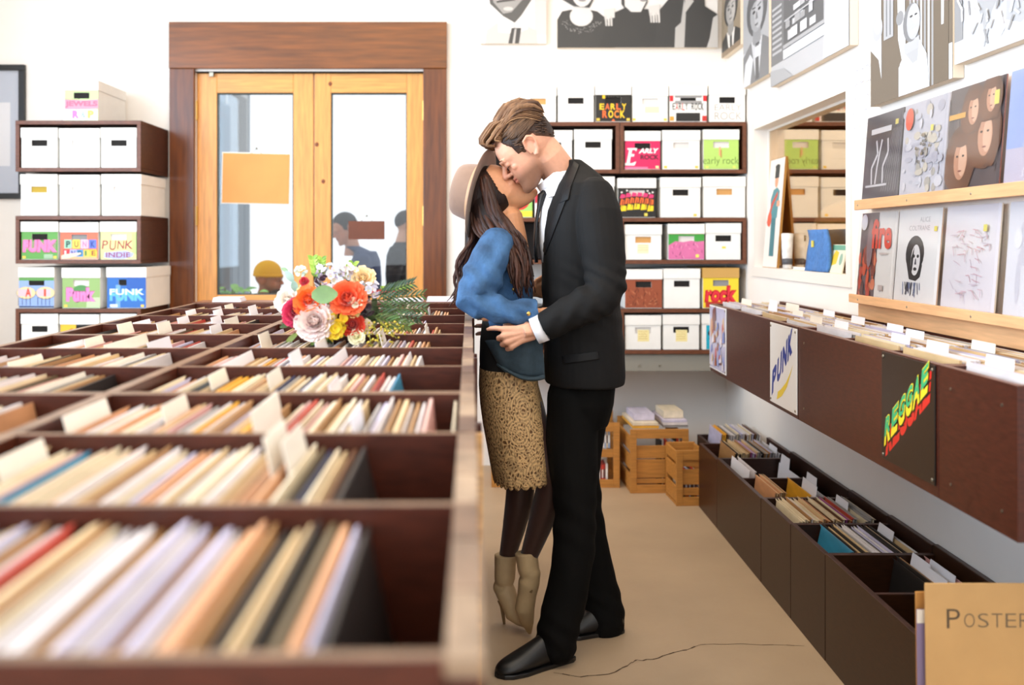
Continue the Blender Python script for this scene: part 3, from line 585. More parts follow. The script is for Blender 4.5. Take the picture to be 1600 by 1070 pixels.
def island_row(row, side):
    x1 = REND[row] if side == 'r' else WR-.024-.095-.02*rng.random(); x0 = (WR+.012 if side == 'r' else WL+.03)
    lst = fill(x0, x1, -min(.235, math.asin((-x1-.036)/S)) if side == 'r' else -.235, -.285); ym = row*PI_+PI_/2+(.005 if row in (0, 3, 6) else -.003 if row in (2, 5, 9) else .002)
    single = side == 'r' and row < 4
    mb = MB(); n = 0; nc = 0; reg = 'aisle side' if side == 'r' else 'far side'
    if row == 0: lst = [q for q in lst if q[0] > -.46]
    spots = {('r', 1): [(-.238, 1, 0, .02), (-.214, 1, 0, .015), (-.54, 1, 0, .0)], ('r', 2): [(-.17, 2, 1, -.02), (-.30, 4, 0, .01), (-.315, 1, 0, .0), (-.46, 1, 0, .0), (-.575, 3, 0, .01)], ('r', 0): []}.get((side, row))
    if spots is None:
        k = rng.choice((3, 4)) if row < 8 else 3; spots = [(x0+(x1-x0)*(i+rng.uniform(.2, .8))/k, rng.choice((0, 1, 1, 2, 3, 4)), int(rng.random() < .5), rng.uniform(-.02, .015)) for i in range(k)]
    taken = {}
    for sp in sorted(spots, reverse=True):
        q = min((abs(x-sp[0]), n_) for n_, (x, tk, ln, c_) in enumerate(lst) if n_ not in taken)[1]; taken[q] = sp
    ci = 0
    for i, (x, tk, ln, col) in enumerate(lst):
        if row == 0: pre = {0: 'black', 1: 'lilac', 2: 'peach', 3: 'olive', 4: 'black', 5: 'cream', 6: 'cream', 7: 'black', 8: 'tan', 9: 'peach', 10: 'peach', 11: 'white', 12: 'lilac', 13: 'tan', 16: 'lilac', 20: 'white', 21: 'white', 24: 'cream', 25: 'cream', 26: 'red', 27: 'white', 28: 'tan', 30: 'lilac'}; col = pre.get(i, col)
        if row == 1: col = {0: 'black', 1: 'brown', 2: 'cream', 3: 'ivory', 4: 'navy', 5: 'olive', 6: 'ivory', 8: 'peach', 9: 'olive'}.get(i, col)
        if row == 3 and i in (28, 29, 30): col = 'yellow'
        ys = rng.uniform(-.0012, .0012); xb = x-S*math.sin(ln); z = .7725+rng.uniform(0, .011)
        p = cl(xb, ym+ys, z)
        if i in taken:
            _, ck, wh, dz = taken[i]; ci += 1
            card('%s divider card, %s from the aisle, %s island compartment, %s' % ('white plastic' if wh else 'cream', nth(ci), ROWN[row], reg), cl(xb, ym, .7735+max(0, dz)), ln, RZ, ck, wh, 'divider cards in the record island')
        elif single:
            o = link('record_sleeve', sleeve_mesh(col, tk), loc=p); o.rotation_euler = (Matrix.Rotation(RZ, 3, 'Z') @ Matrix.Rotation(ln, 3, 'Y')).to_euler(); n += 1
            tag(o, '%s-edged record sleeve, %s from the aisle in the %s island compartment' % (SL[col][2], nth(n), ROWN[row]), 'record', 'records in the %s island compartment' % ROWN[row])
        else: sleeve_stuff(mb, col, tk, p, ln, RZ)
    if row == 2 and side == 'r':
        o = link('record_sleeve', sleeve_mesh('ivory', .004), loc=cl(-.0285, ym, .7735)); o.rotation_euler = (Matrix.Rotation(RZ, 3, 'Z') @ Matrix.Rotation(-.01, 3, 'Y')).to_euler(); tag(o, 'lone upright ivory sleeve against the aisle board of the third island compartment', 'record', 'records in the third island compartment')
    if not single and mb.v: tag(mb.build('record_sleeves', M_sleeve), 'packed record sleeves, %s of the %s island compartment' % (reg, ROWN[row]), None, None, 'stuff')
for r_ in range(10):
    island_row(r_, 'r')
    if r_ > 0: island_row(r_, 'l')
# ledge with loose papers at the door end
t = thing('end_ledge', 'flat dark brown ledge closing the island at the door', 'ledge', cl(0, 3.455, 0), (0, 0, RZ))
MB().box((WL-.02, 0, 1.085), (-.0, .16, 1.103), MAHO, '#7a4a30').build('board', M_mah, t, bevel=.002); MB().box((WL, .02, 0), (-.04, .04, 1.085), MAHO).build('end_panel', M_mah, t)
for i, (x, w_, n_, lb) in enumerate(((-1.03, .12, 3, 'white papers, %s from the bottom, island end ledge nearest the box stack'), (-.27, .13, 2, 'white papers, %s from the bottom, island end ledge beyond the bouquet'), (-.13, .12, 3, 'white papers, %s from the bottom, island end ledge nearest the couple'))):
    for j in range(n_):
        o = MB().box((-w_/2+.002*j, -.05, 0), (w_/2-.003*j, .05, .0055), '#eeeaf2').build('paper_wad', M_print, loc=cl(x, 3.53, 1.1033+j*.006), rot=(0, 0, RZ)); tag(o, lb % nth(j+1), 'papers', 'papers on the island end ledge')

# ---- wall bins on the right
X0, X1b, ZT, ZU = 1.108, 1.466, 1.054, .727
def wall_bin(label, y0, cuts):
    t = thing('wall_record_bin', label, 'record bin', (X0, y0, ZU), group='wall hung record bins'); k = .02; Lx = X1b-X0; h_ = ZT-ZU; L = cuts[-1]-y0
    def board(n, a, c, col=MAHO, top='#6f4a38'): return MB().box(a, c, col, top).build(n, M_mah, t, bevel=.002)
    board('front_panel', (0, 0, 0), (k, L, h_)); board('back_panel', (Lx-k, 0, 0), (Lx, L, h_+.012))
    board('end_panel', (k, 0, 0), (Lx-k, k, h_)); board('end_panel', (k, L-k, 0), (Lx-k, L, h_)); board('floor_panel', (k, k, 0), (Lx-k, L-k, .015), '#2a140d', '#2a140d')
    for c in cuts[:-1]: board('divider', (k, c-y0-.007, .015), (Lx-k, c-y0+.007, h_-.004))
    for y in (.06, L-.06):
        for z in (.05, h_-.05): MB().tube([(-.0015, y, z), (.001, y, z)], .004, 8).build('screw', M_metal, t)
    return t
WB = [('wall hung dark brown bin nearest the room corner', 3.39, [3.71, 4.03, 4.37, 4.708]), ('wall hung dark brown bin between the white and black signs', 2.343, [2.69, 3.04, 3.388]), ('wall hung dark brown bin with bare end board, nearest of its row', 1.995, [2.341])]
WBN = ['corner', 'middle', 'end']
for (lb, y0, cuts), wn_ in zip(WB, WBN):
    wall_bin(lb, y0, cuts); mb = MB(); e = [y0]+cuts
    for j, (a_, b_) in enumerate(zip(e, e[1:])):
        ym = (a_+b_)/2
        for x in np.arange(X0+.05, X1b-.06, .0095):
            sleeve_stuff(mb, rng.choices(['white', 'ivory', 'cream', 'lilac', 'tan', 'grey'], [9, 6, 4, 3, 1, 1])[0], rng.uniform(.003, .007), Vector((x-.02+.0, ym+rng.uniform(-.003, .003), ZU+.016+rng.uniform(0, .008))), .10, 0)
        for i in range(2 if wn_ != 'end' else 1):
            kx = rng.randrange(3, 9)+12*i
            card('white divider card, %s from the aisle, %s compartment of the %s wall bin' % (nth(i+1), nth(j+1), wn_), Vector((X0+.05+(kx+.5)*.0095-.0215, ym+.004, ZU+.017)), .10, 0, rng.choice((1, 2, 4)), rng.random() < .6, 'divider cards in the wall bins')
    tag(mb.build('record_sleeves', M_sleeve), 'packed pale record sleeves in the %s wall bin' % wn_, None, None, 'stuff')
def plate(label, y1, z0, z1, wdt, draw, name='sign_plate', cat='sign', base='#f0ece8'):
    t = thing(name, label, cat, (X0-.0005, y1, z0), (0, 0, R(-90))); h_ = z1-z0
    MB().box((0, -.004, 0), (wdt, 0, h_), base).build('plate', M_print_gloss, t, bevel=.001)
    A = Art(); draw(A, wdt, h_); A.build('print', t, loc=(0, -.004, 0), m=M_print_gloss)
    for u in (.012, wdt-.012):
        for v in (.012, h_-.012): MB().ball((u, -.005, v), (.005, .003, .005), 8, 5).build('screw', M_metal, t)
def d_punk(A, w_, h_):
    for i, ch in enumerate('PUNK'): A.text_aff(ch, (.02+i*.064, .022+i*.05), (.056, .045), (.012, .098), '#1c3a9a', .06)
    A.poly([(.085, .018), (.15, .042), (.21, .085), (.268, .16), (.28, .175), (.245, .14), (.2, .1), (.14, .066), (.10, .05)], '#f3d21c')
plate('white square sign lettered punk in blue on the wall bin front', 3.71, .742, 1.046, .315, d_punk)
def d_reggae(A, w_, h_):
    for i, ch in enumerate('REGGAE'): A.text_aff(ch, (.026+i*.044, .008+i*.0322), (.044, .032), (.012, .085), '#d8281f', .07)
    for i, ch in enumerate('REGGAE'): A.text_aff(ch, (.020+i*.044, .028+i*.0322), (.044, .032), (.012, .085), '#14110f', .09)
    for i, ch in enumerate('REGGAE'): A.text_aff(ch, (.019+i*.044, .034+i*.0322), (.04, .029), (.012, .083), '#f0d62a', .05)
    for i, ch in enumerate('REGGAE'): A.text_aff(ch, (.0225+i*.044, .06+i*.0322), (.036, .027), (.009, .054), '#2fae6e', .04)
plate('black square sign lettered reggae in green yellow and red on the wall bin', 2.668, .755, 1.05, .315, d_reggae, base='#14110f')
def d_collage(A, w_, h_):
    A.rect(.006, .006, w_-.006, h_-.006, '#b9b4cc'); r = random.Random(12)
    for i in range(46):
        u, v = r.uniform(.02, w_-.05), r.uniform(.01, h_-.06); q = r.uniform(.02, .06); A.poly([(u, v), (u+q, v+r.uniform(0, .02)), (u+q*.8, v+q*1.3), (u+.2*q, v+q)], r.choice(['#6d7fc0', '#c9926f', '#a35a3c', '#e0d6dc', '#7a4a48', '#8f9bd2', '#d2b08e', '#5a5570', '#c56a6a']))
plate('colourful collage print at the corner end of the wall bins', 4.706, .745, 1.05, .315, d_collage, 'collage_print', 'poster')

# ---- floor bins along the wall
FX0, FX1 = 1.10, 1.464
def floor_bin(label, y0, y1, h_, cuts=(), col='#301b12'):
    t = thing('floor_record_bin', label, 'record bin', (FX0, y0, 0), group='floor record bins'); k = .018; Lx = FX1-FX0; L = y1-y0
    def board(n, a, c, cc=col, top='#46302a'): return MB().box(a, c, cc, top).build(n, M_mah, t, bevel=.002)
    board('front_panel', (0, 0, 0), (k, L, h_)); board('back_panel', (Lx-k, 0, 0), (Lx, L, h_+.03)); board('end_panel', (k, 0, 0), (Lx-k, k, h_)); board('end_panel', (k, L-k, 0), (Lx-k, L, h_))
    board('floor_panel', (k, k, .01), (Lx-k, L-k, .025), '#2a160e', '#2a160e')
    for c in cuts: board('divider', (k, c-y0-.008, .025), (Lx-k, c-y0+.008, h_-.004))
FB = [('dark floor bin farthest along the wall, packed full', 4.55, 4.925, .325, [], '#35190f'), ('long dark floor bin with two half empty compartments', 3.822, 4.545, .335, [4.167], '#2c160d'), ('dark floor bin holding cream sleeves and a purple one', 3.452, 3.818, .34, [], '#2d170d'), ('dark floor bin with a teal blue sleeve facing out', 3.102, 3.448, .345, [], '#2c160d'), ('dark floor bin behind the cardboard poster box', 2.40, 3.098, .35, [2.755], '#301809')]
for lb, y0, y1, h_, cuts, col in FB: floor_bin(lb, y0, y1, h_, cuts, col)
def floor_row(name, y0, y1, xa, xb, lean, cols=None, wts=None, first=None, step=.0095, gaps=()):
    x = xa; i = 0; ym = (y0+y1)/2
    while x < xb-.005:
        if any(abs(x-g) < .010 for g in gaps): x += .004; continue
        tk = rng.uniform(.003, .006); col = (first or {}).get(i) or rng.choices(cols or KEYS, wts or (None if cols else WTS))[0]
        ln = lean+rng.uniform(-.001, .001); o = link('record_sleeve', sleeve_mesh(col, tk), loc=(x-S*math.sin(ln), ym+rng.uniform(-.002, .002), .028+rng.uniform(0, .012))); o.rotation_euler = (0, ln, 0); i += 1
        tag(o, '%s sleeve, %s from the aisle in the %s' % (SL[col][2], nth(i), name), 'record', 'records in the floor bins'); x += max(.5*tk+.0045, rng.uniform(step*.75, step*1.25))
floor_row('farthest floor bin', 4.57, 4.905, 1.20, 1.42, .12, first={0: 'tan', 1: 'black', 9: 'purple', 10: 'lilac', 11: 'purple'}, cols=['cream', 'white', 'grey', 'lilac', 'tan', 'black'], gaps=(1.40,))
floor_row('half empty floor bin by the wall', 4.19, 4.52, 1.19, 1.205, .12, first={0: 'white', 1: 'tan', 2: 'black'})
floor_row('second compartment of the long floor bin', 3.84, 4.155, 1.17, 1.225, .12, cols=['cream', 'tan', 'peach'])
floor_row('purple sleeve floor bin', 3.475, 3.795, 1.15, 1.425, .13, cols=['cream', 'tan', 'ivory', 'peach', 'brown', 'white', 'grey'], wts=[6, 4, 6, 3, 2, 2, 2], first={18: 'purple', 20: 'red'}, gaps=(1.375,))
floor_row('teal blue floor bin', 3.125, 3.425, 1.20, 1.425, .22, cols=['cream', 'tan', 'ivory', 'black', 'grey', 'white', 'lilac'], wts=[5, 5, 4, 4, 3, 3, 2], first={0: 'blue', 1: 'black', 2: 'tan', 3: 'cream', 4: 'black'}, gaps=(1.395,))
floor_row('poster end floor bin', 2.775, 3.08, 1.31, 1.425, .17, cols=['cream', 'tan', 'pink', 'black', 'ivory', 'white'], first={0: 'black', 1: 'black', 2: 'tan'}, gaps=(1.345, 1.36, 1.40))
for i, (x, y, k_, wh, lb) in enumerate(((1.40, 4.735, 2, 1, 'in the farthest floor bin'), (1.16, 4.355, 0, 1, 'lying against the aisle board of the half empty floor bin'), (1.385, 4.355, 1, 1, 'tilted at the wall end of the half empty floor bin'), (1.33, 4.0, 4, 1, 'first in the second compartment of the long floor bin'), (1.385, 4.0, 1, 1, 'last in the second compartment of the long floor bin'), (1.375, 3.63, 1, 1, 'in the floor bin with the purple sleeve'), (1.395, 3.275, 1, 1, 'in the floor bin with the teal sleeve'), (1.345, 2.93, 2, 1, 'nearest the aisle beside the poster box'), (1.36, 2.93, 1, 1, 'second from the aisle beside the poster box'), (1.40, 2.93, 3, 1, 'nearest the wall beside the poster box'))):
    ln_ = {4.735: .12, 3.63: .13, 3.275: .22, 2.93: .17}.get(y, .12); card('white lettered divider card %s' % lb, Vector((x-.315*math.sin(ln_), y, .028)), ln_, 0, k_, wh, 'divider cards in the floor bins')
o = link('record_sleeve', sleeve_mesh('yellow', .005), loc=(1.27, 4.0, .026)); o.rotation_euler = (0, .13, 0); tag(o, 'pale yellow sleeve facing out before two white cards in the long floor bin', 'record', 'records in the floor bins')
# dark crate of records behind the farthest floor bin
t = thing('record_crate', 'dark crate behind the farthest floor bin, sleeves standing above its rim', 'crate', (1.17, 4.94, 0)); k = .015
for n_, a, c in (('front_panel', (0, 0, 0), (k, .34, .30)), ('back_panel', (.29-k, 0, 0), (.29, .34, .30)), ('end_panel', (k, 0, 0), (.29-k, k, .30)), ('end_panel', (k, .34-k, 0), (.29-k, .34, .30)), ('floor_panel', (k, k, .0), (.29-k, .34-k, .055))): MB().box(a, c, '#301b12').build(n_, M_mah, t)
x = 1.195; i = 0
while x < 1.40:
    col = 'yellow' if i in (1, 2) else rng.choice(['cream', 'white', 'lilac', 'tan', 'grey', 'ivory', 'brown']); o = link('record_sleeve', sleeve_mesh(col, .005), loc=(x, 5.11, .0555+rng.uniform(0, .012))); o.scale = (1, .9, .95); o.rotation_euler = (0, .12, 0); i += 1
    tag(o, '%s sleeve, %s from the aisle in the crate behind the farthest floor bin' % (SL[col][2], nth(i)), 'record', 'records in the crate at the corner'); x += rng.uniform(.008, .013)
# ---------------------------------------------------------------- paintings, ledges, record covers, crates, poster box, things on the interior sill
def G(v): return (v, v*.93, v*.86)       # warm greys of the painted portraits
def Gc(v): return (v*.95, v*.96, v)
def canvas(label, wd, ht, draw, loc, rz, d=.035, edge='#efe6da', name='canvas_painting', group='black and white painted canvases', sv=1):
    t = thing(name, label, 'painting', loc, (0, 0, rz), group)
    MB().box((0, 0, 0), (wd, d, ht), edge).build('stretcher', mat('canvas_edge', '#e8d8c2', .8), t, bevel=.002)
    A = Art(clip=(0, 0, wd, ht)); A.sv = sv; draw(A, wd, ht/sv); A.build('painted_face', t, m=M_print); return t
def person_bw(A, u, v, k, skin=.55, hair=.06, coat=.08, shirt=.75, tie=None, hair_n=1.25, seed=0, mouth='smile', Gf=G):
    """head and shoulders at (u, v)= chin height, k = head height"""
    A.poly([(u-1.05*k, v-1.9*k), (u+1.05*k, v-1.9*k), (u+.95*k, v-.55*k), (u+.35*k, v-.2*k), (u-.35*k, v-.2*k), (u-.95*k, v-.55*k)], Gf(coat))
    A.poly([(u-.3*k, v-.2*k), (u+.3*k, v-.2*k), (u+.12*k, v-1.1*k), (u-.08*k, v-1.1*k)], Gf(shirt))
    if tie is not None: A.poly([(u-.07*k, v-.3*k), (u+.09*k, v-.3*k), (u+.13*k, v-1.2*k), (u-.07*k, v-1.2*k)], Gf(tie))
    A.oval(u, v+.56*k, .42*k*hair_n, .5*k*hair_n, Gf(hair)); A.poly([(u-.2*k, v+.2*k), (u+.2*k, v+.2*k), (u+.22*k, v-.26*k), (u, v-.4*k), (u-.22*k, v-.26*k)], Gf(skin*.8))
    A.oval(u, v+.47*k, .36*k, .48*k, Gf(skin)); A.oval(u+.1*k, v+.42*k, .22*k, .36*k, Gf(min(.95, skin*1.25))); A.poly([(u-.34*k, v+.62*k), (u-.2*k, v+.95*k), (u+.2*k, v+.96*k), (u+.35*k, v+.64*k), (u+.12*k, v+.78*k), (u-.14*k, v+.76*k)], Gf(hair))
    for sg in (-1, 1):
        A.oval(u+sg*.15*k, v+.52*k, .075*k, .04*k, Gf(.05)); A.poly([(u+sg*.05*k, v+.6*k), (u+sg*.25*k, v+.63*k), (u+sg*.24*k, v+.66*k), (u+sg*.06*k, v+.63*k)], Gf(.05))
    A.poly([(u-.03*k, v+.5*k), (u+.02*k, v+.5*k), (u+.08*k, v+.31*k), (u-.06*k, v+.31*k)], Gf(skin*.62))
    if mouth == 'smile': A.poly([(u-.17*k, v+.24*k), (u+.17*k, v+.25*k), (u+.08*k, v+.13*k), (u-.08*k, v+.13*k)], Gf(.05)); A.poly([(u-.14*k, v+.23*k), (u+.14*k, v+.235*k), (u+.07*k, v+.17*k), (u-.07*k, v+.17*k)], Gf(.9))
    else: A.poly([(u-.1*k, v+.2*k), (u+.1*k, v+.2*k), (u+.06*k, v+.15*k), (u-.06*k, v+.15*k)], Gf(skin*.4))
sW = F/YW
def backwall(px0, px1, pyb, top=3.15): return (px0-VX)/sW, (px1-VX)/sW, H+(VY-pyb)/sW
a, b, z = backwall(751, 853, 70)
def d_smile(A, w_, h_):
    A.rect(0, 0, w_, h_, G(.82)); A.rect(w_*.82, .05, w_, h_, G(.66)); u, v, k = w_*.47, .16, .27
    A.poly([(u-.16, 0), (u+.16, 0), (u+.15, .08), (u+.07, .12), (u-.08, .13), (u-.15, .08)], G(.6)); A.poly([(u-.08, .07), (u+.02, .06), (u-.0, .17), (u-.08, .14)], G(.92)); A.poly([(u+.03, .06), (u+.1, .09), (u+.08, .16), (u+.02, .13)], G(.9))
    A.poly([(u-.02, .0), (u+.045, .0), (u+.06, .095), (u+.0, .095)], G(.06)); A.poly([(u+.005, 0), (u+.02, 0), (u+.03, .09), (u+.02, .09)], G(.5))
    A.poly([(u-.18, h_), (u+.16, h_), (u+.145, .3), (u+.06, .17), (u+.02, .125), (u-.05, .165), (u-.13, .24)], G(.1)); A.poly([(u-.15, h_), (u+.1, h_), (u+.08, .28), (u+.0, .19), (u-.05, .18), (u-.11, .25)], G(.36))
    A.poly([(u-.09, .26), (u+.01, .285), (u+.04, .315), (u-.08, .28)], G(.95)); A.poly([(u-.09, .245), (u+.02, .26), (u+.05, .31), (u+.0, .27), (u-.09, .26)], G(.07)); A.oval(u-.02, .21, .03, .012, G(.62)); A.oval(u-.05, .36, .03, .03, G(.5))
canvas('painted canvas of a laughing man in shirt and narrow tie above the shelves', b-a, .62, d_smile, (a, YW-.036, z), 0)
a, b, z = backwall(870, 1119, 76.5)
def d_three(A, w_, h_):
    A.rect(0, 0, w_, h_, G(.86))
    A.poly([(0, 0), (w_*.36, 0), (w_*.33, .16), (w_*.25, .22), (w_*.2, .23), (w_*.08, .23), (w_*.03, .22), (0, .17)], G(.05)); A.oval(w_*.15, .19, .07, .06, G(.72)); A.oval(w_*.15, .23, .055, .04, G(.72))
    r = random.Random(5)
    for i in range(70): q = r.uniform(200, 340); rr = r.uniform(.09, .13); A.oval(w_*.15+rr*math.cos(R(q)), .19+rr*.8*math.sin(R(q)), .0035, .003, G(r.uniform(.2, .4)), 6)
    A.poly([(w_*.1, .25), (w_*.03, .29), (w_*.02, h_), (w_*.3, h_), (w_*.23, .3), (w_*.2, .24)], G(.06)); A.oval(w_*.155, .35, .068, .105, G(.74)); A.oval(w_*.155, .285, .024, .008, G(.3)); A.poly([(w_*.15, .32), (w_*.17, .32), (w_*.165, .37), (w_*.155, .37)], G(.6))
    A.poly([(w_*.26, 0), (w_*.72, 0), (w_*.7, .2), (w_*.6, .23), (w_*.42, .24), (w_*.33, .2)], G(.045)); A.poly([(w_*.4, .26), (w_*.38, h_), (w_*.6, h_), (w_*.56, .27), (w_*.52, .2), (w_*.45, .2)], G(.05)); A.poly([(w_*.42, .25), (w_*.41, h_), (w_*.555, h_), (w_*.555, .28), (w_*.52, .215), (w_*.46, .215)], G(.77)); A.oval(w_*.535, .285, .02, .009, G(.3)); A.poly([(w_*.53, .31), (w_*.55, .31), (w_*.54, .36), (w_*.525, .36)], G(.55))
    A.poly([(w_*.6, .0), (w_, 0), (w_, .2), (w_*.92, .25), (w_*.9, h_), (w_*.7, h_), (w_*.7, .3), (w_*.63, .22)], G(.05)); A.poly([(w_*.73, 0), (w_*.79, 0), (w_*.8, .2), (w_*.79, .3), (w_*.77, .15), (w_*.735, .12)], G(.5)); A.oval(w_*.84, .39, .05, .1, G(.68)); A.poly([(w_*.79, .2), (w_*.85, .28), (w_*.8, .34)], G(.55)); A.poly([(w_*.93, 0), (w_, 0), (w_, .2), (w_*.97, .18), (w_*.95, .06)], G(.56))
    for u, v, n_ in ((w_*.305, .13, 3), (w_*.585, .15, 4)):
        A.poly([(u-.02, v+.1), (u+.05, v+.11), (u+.05, v+.05), (u-.01, v+.04)], G(.7))
        for i in range(n_): A.poly([(u-.01+i*.016, v+.06), (u+.003+i*.016, v+.06), (u+.005+i*.016, v), (u-.005+i*.016, v)], G(.72 if i % 2 else .62))
canvas('wide painted canvas of three people in black seen from chin to chest', b-a, .62, d_three, (a, YW-.036, z), 0)
# first canvas on the side wall fills the corner
def d_suit(A, w_, h_):
    A.rect(0, 0, w_, h_, (.32, .25, .17)); person_bw(A, w_*.5, .27, .3, .42, .05, .05, .85, .08, mouth='flat')
    A.rect(0, 0, w_, .05, (.28, .2, .13))
YR = R(-90)
def sidewall(label, y1, y0, z, ht, draw, d=.035, x=XW, **k): return canvas(label, y1-y0, ht, draw, (x-d-.001, y1, z), YR, d, **k)
sidewall('narrow brownish painted canvas of a suited man in the room corner', 5.80, 5.378, 2.465, .62, d_suit, sv=.6)
def d_capman(A, w_, h_):
    A.rect(0, 0, w_, h_, Gc(.42)); A.rect(0, 0, w_*.3, .3, Gc(.6)); person_bw(A, w_*.55, .42, .34, .38, .12, .2, .6, .1, 1.35, mouth='flat', Gf=Gc); A.poly([(.0, 0), (w_*.3, 0), (w_*.42, .2), (w_*.3, .26), (.05, .2)], Gc(.72)); A.rect(w_*.5, .2, w_*.72, .29, Gc(.75)); A.rect(w_*.52, .3, w_*.66, .32, Gc(.1))
sidewall('grey painted canvas of a man in a cap above the interior window', 5.32, 4.84, 2.206, .72, d_capman, sv=.62)
def d_shop(A, w_, h_):
    A.rect(0, 0, w_, h_, Gc(.46)); A.rect(0, 0, w_, .2, Gc(.5)); A.rect(0, .2, w_*.3, h_, Gc(.18)); A.rect(.2, .33, w_*.72, h_, Gc(.12)); r = random.Random(8)
    for i in range(9): A.rect(.02, .3+i*.055, .17, .325+i*.055, Gc(.45))
    for i in range(24): u, v = r.uniform(.23, w_*.62), .36+r.choice((0, .12, .24, .36)); A.rect(u, v, u+r.uniform(.04, .1), v+r.uniform(.05, .1), Gc(r.uniform(.3, .8)))
    A.rect(.2, .3, w_*.75, .335, Gc(.4)); A.rect(.2, .2, w_*.76, .29, Gc(.64)); A.rect(w_*.78, 0, w_, h_, Gc(.82)); A.poly([(w_*.72, 0), (w_*.8, 0), (w_*.86, h_), (w_*.82, h_)], Gc(.6)); A.poly([(0, 0), (w_*.34, .0), (w_*.2, .12), (0, .16)], Gc(.38)); A.line([(.22, .56), (w_*.7, .56)], .014, Gc(.5))
sidewall('wide grey painted canvas of an old shop front above the interior window', 4.80, 3.77, 2.128, .78, d_shop, sv=.5)
def d_group(A, w_, h_):
    A.rect(0, 0, w_, h_, (.17, .135, .1))
    for i in range(9): u = w_*.52+i*.027; A.rect(u, 0, u+.014, h_, Gc(.62 if i % 2 else .36))
    A.rect(w_*.8, 0, w_*.96, h_, (.16, .125, .09)); A.poly([(w_*.88, h_), (w_*.95, h_), (w_*.91, .36), (w_*.885, .36)], Gc(.8)); A.rect(w_*.965, .0, w_, .22, Gc(.86))
    A.poly([(.0, h_), (.085, h_), (.1, .42), (.1, .17), (.075, .32), (.0, .42)], Gc(.78)); A.oval(.065, .55, .045, .09, Gc(.5)); A.oval(.07, .57, .03, .06, Gc(.74)); A.rect(.12, .44, .2, h_, Gc(.45)); A.rect(.14, .46, .15, h_, Gc(.2)); A.rect(.17, .46, .18, h_, Gc(.2))
    A.poly([(.22, h_), (.27, h_), (.3, .3), (.275, .22), (.24, .4)], Gc(.82)); A.oval(.255, .54, .03, .05, Gc(.3))
    u = .345; A.poly([(u-.1, 0), (u+.13, 0), (u+.11, .22), (u+.06, .33), (u-.04, .3), (u-.09, .22)], Gc(.88)); A.poly([(u-.1, 0), (u-.06, 0), (u-.05, .2), (u-.07, .24), (u-.1, .2)], Gc(.6)); A.poly([(u-.05, .28), (u+.06, .34), (u+.045, .2), (u+.01, .19)], Gc(.46)); A.poly([(u-.06, .34), (u+.06, .36), (u+.05, .28), (u-.05, .27)], Gc(.5))
    A.oval(u, .47, .065, .13, Gc(.22)); A.oval(u+.015, .47, .05, .12, Gc(.5)); A.oval(u+.03, .5, .02, .05, Gc(.85)); A.poly([(u-.01, .41), (u+.045, .42), (u+.04, .39), (u, .38)], Gc(.92))
    for du in (0, .035): A.oval(u+du, .51, .012, .007, Gc(.06))
sidewall('large painted canvas of a man in a white vest beside dark suits', 3.565, 2.94, 1.856, .95, d_group, sv=.5)
def d_pale(A, w_, h_):
    A.rect(0, 0, w_, h_, Gc(.56)); A.poly([(0, 1), (.17, 1), (.1, .3), (0, .42)], (.1, .08, .07)); A.poly([(.06, .3), (.17, h_), (.22, h_), (.12, .16), (.05, .12)], Gc(.9)); A.poly([(.13, .3), (.2, .42), (.24, .26), (.17, .12)], Gc(.4)); person_bw(A, .36, .22, .34, .55, .3, .6, .85, None, 1.15, mouth='smile', Gf=Gc); A.poly([(0, 0), (w_, 0), (w_, .1), (.2, .07), (0, .14)], Gc(.7)); A.rect(0, .12, .05, .4, Gc(.3)); r = random.Random(15)
    for i in range(60): u, v = r.uniform(.04, .5), r.uniform(.02, .46); A.line([(u, v), (u+r.uniform(-.03, .03), v+r.uniform(.03, .09))], .01, Gc(r.choice((.3, .45, .6, .78))))
sidewall('pale grey painted canvas high on the side wall, nearest the shop front', 2.925, 2.34, 1.893, .8, d_pale, sv=.55)
# faint handwritten lines on the wall between the canvases
def d_hand(A, w_, h_):
    r = random.Random(6)
    for i in range(6):
        n = r.randint(3, 4); u = .01
        for k_ in range(n):
            l = r.uniform(.03, .06); pts = [(u+l*j/6, h_-.03-i*.055+r.uniform(-.008, .008)) for j in range(7)]; A.line(pts, .0035, '#b9bccb'); u += l+.016
A = Art(); d_hand(A, .24, .36); o = A.build('wall_handwriting', None, (XW-.0006, 3.83, 1.70), (0, 0, YR)); o['label'] = 'faint grey handwriting on the wall beside the vest canvas'; o['category'] = 'lettering'
# dark framed picture by the far end of the back wall
x0, x1, z0, z1 = -3.25, (41-VX)/sW, H+(VY-311)/sW, H+(VY-102)/sW
t = thing('framed_picture', 'black framed picture on the back wall beside the box stack', 'picture', (x0, YW-.03, z0)); w_, h_ = x1-x0, z1-z0; f_ = .035
fr = MB(); fr.box((0, 0, 0), (w_, .029, f_)); fr.box((0, 0, h_-f_), (w_, .029, h_)); fr.box((0, 0, f_), (f_, .029, h_-f_)); fr.box((w_-f_, 0, f_), (w_, .029, h_-f_)); fr.build('frame', M_black, t, bevel=.003)
A = Art(); A.rect(f_, f_, w_-f_, h_-f_, '#b9c3cd'); A.rect(f_, .2, w_*.8, h_*.72, '#e9eae8'); A.build('mount', t, loc=(0, .02, 0)); MB().box((f_, .012, f_), (w_-f_, .014, h_-f_)).build('glass', glass_mat('picture_glass', (.98, .98, 1), .12), t)

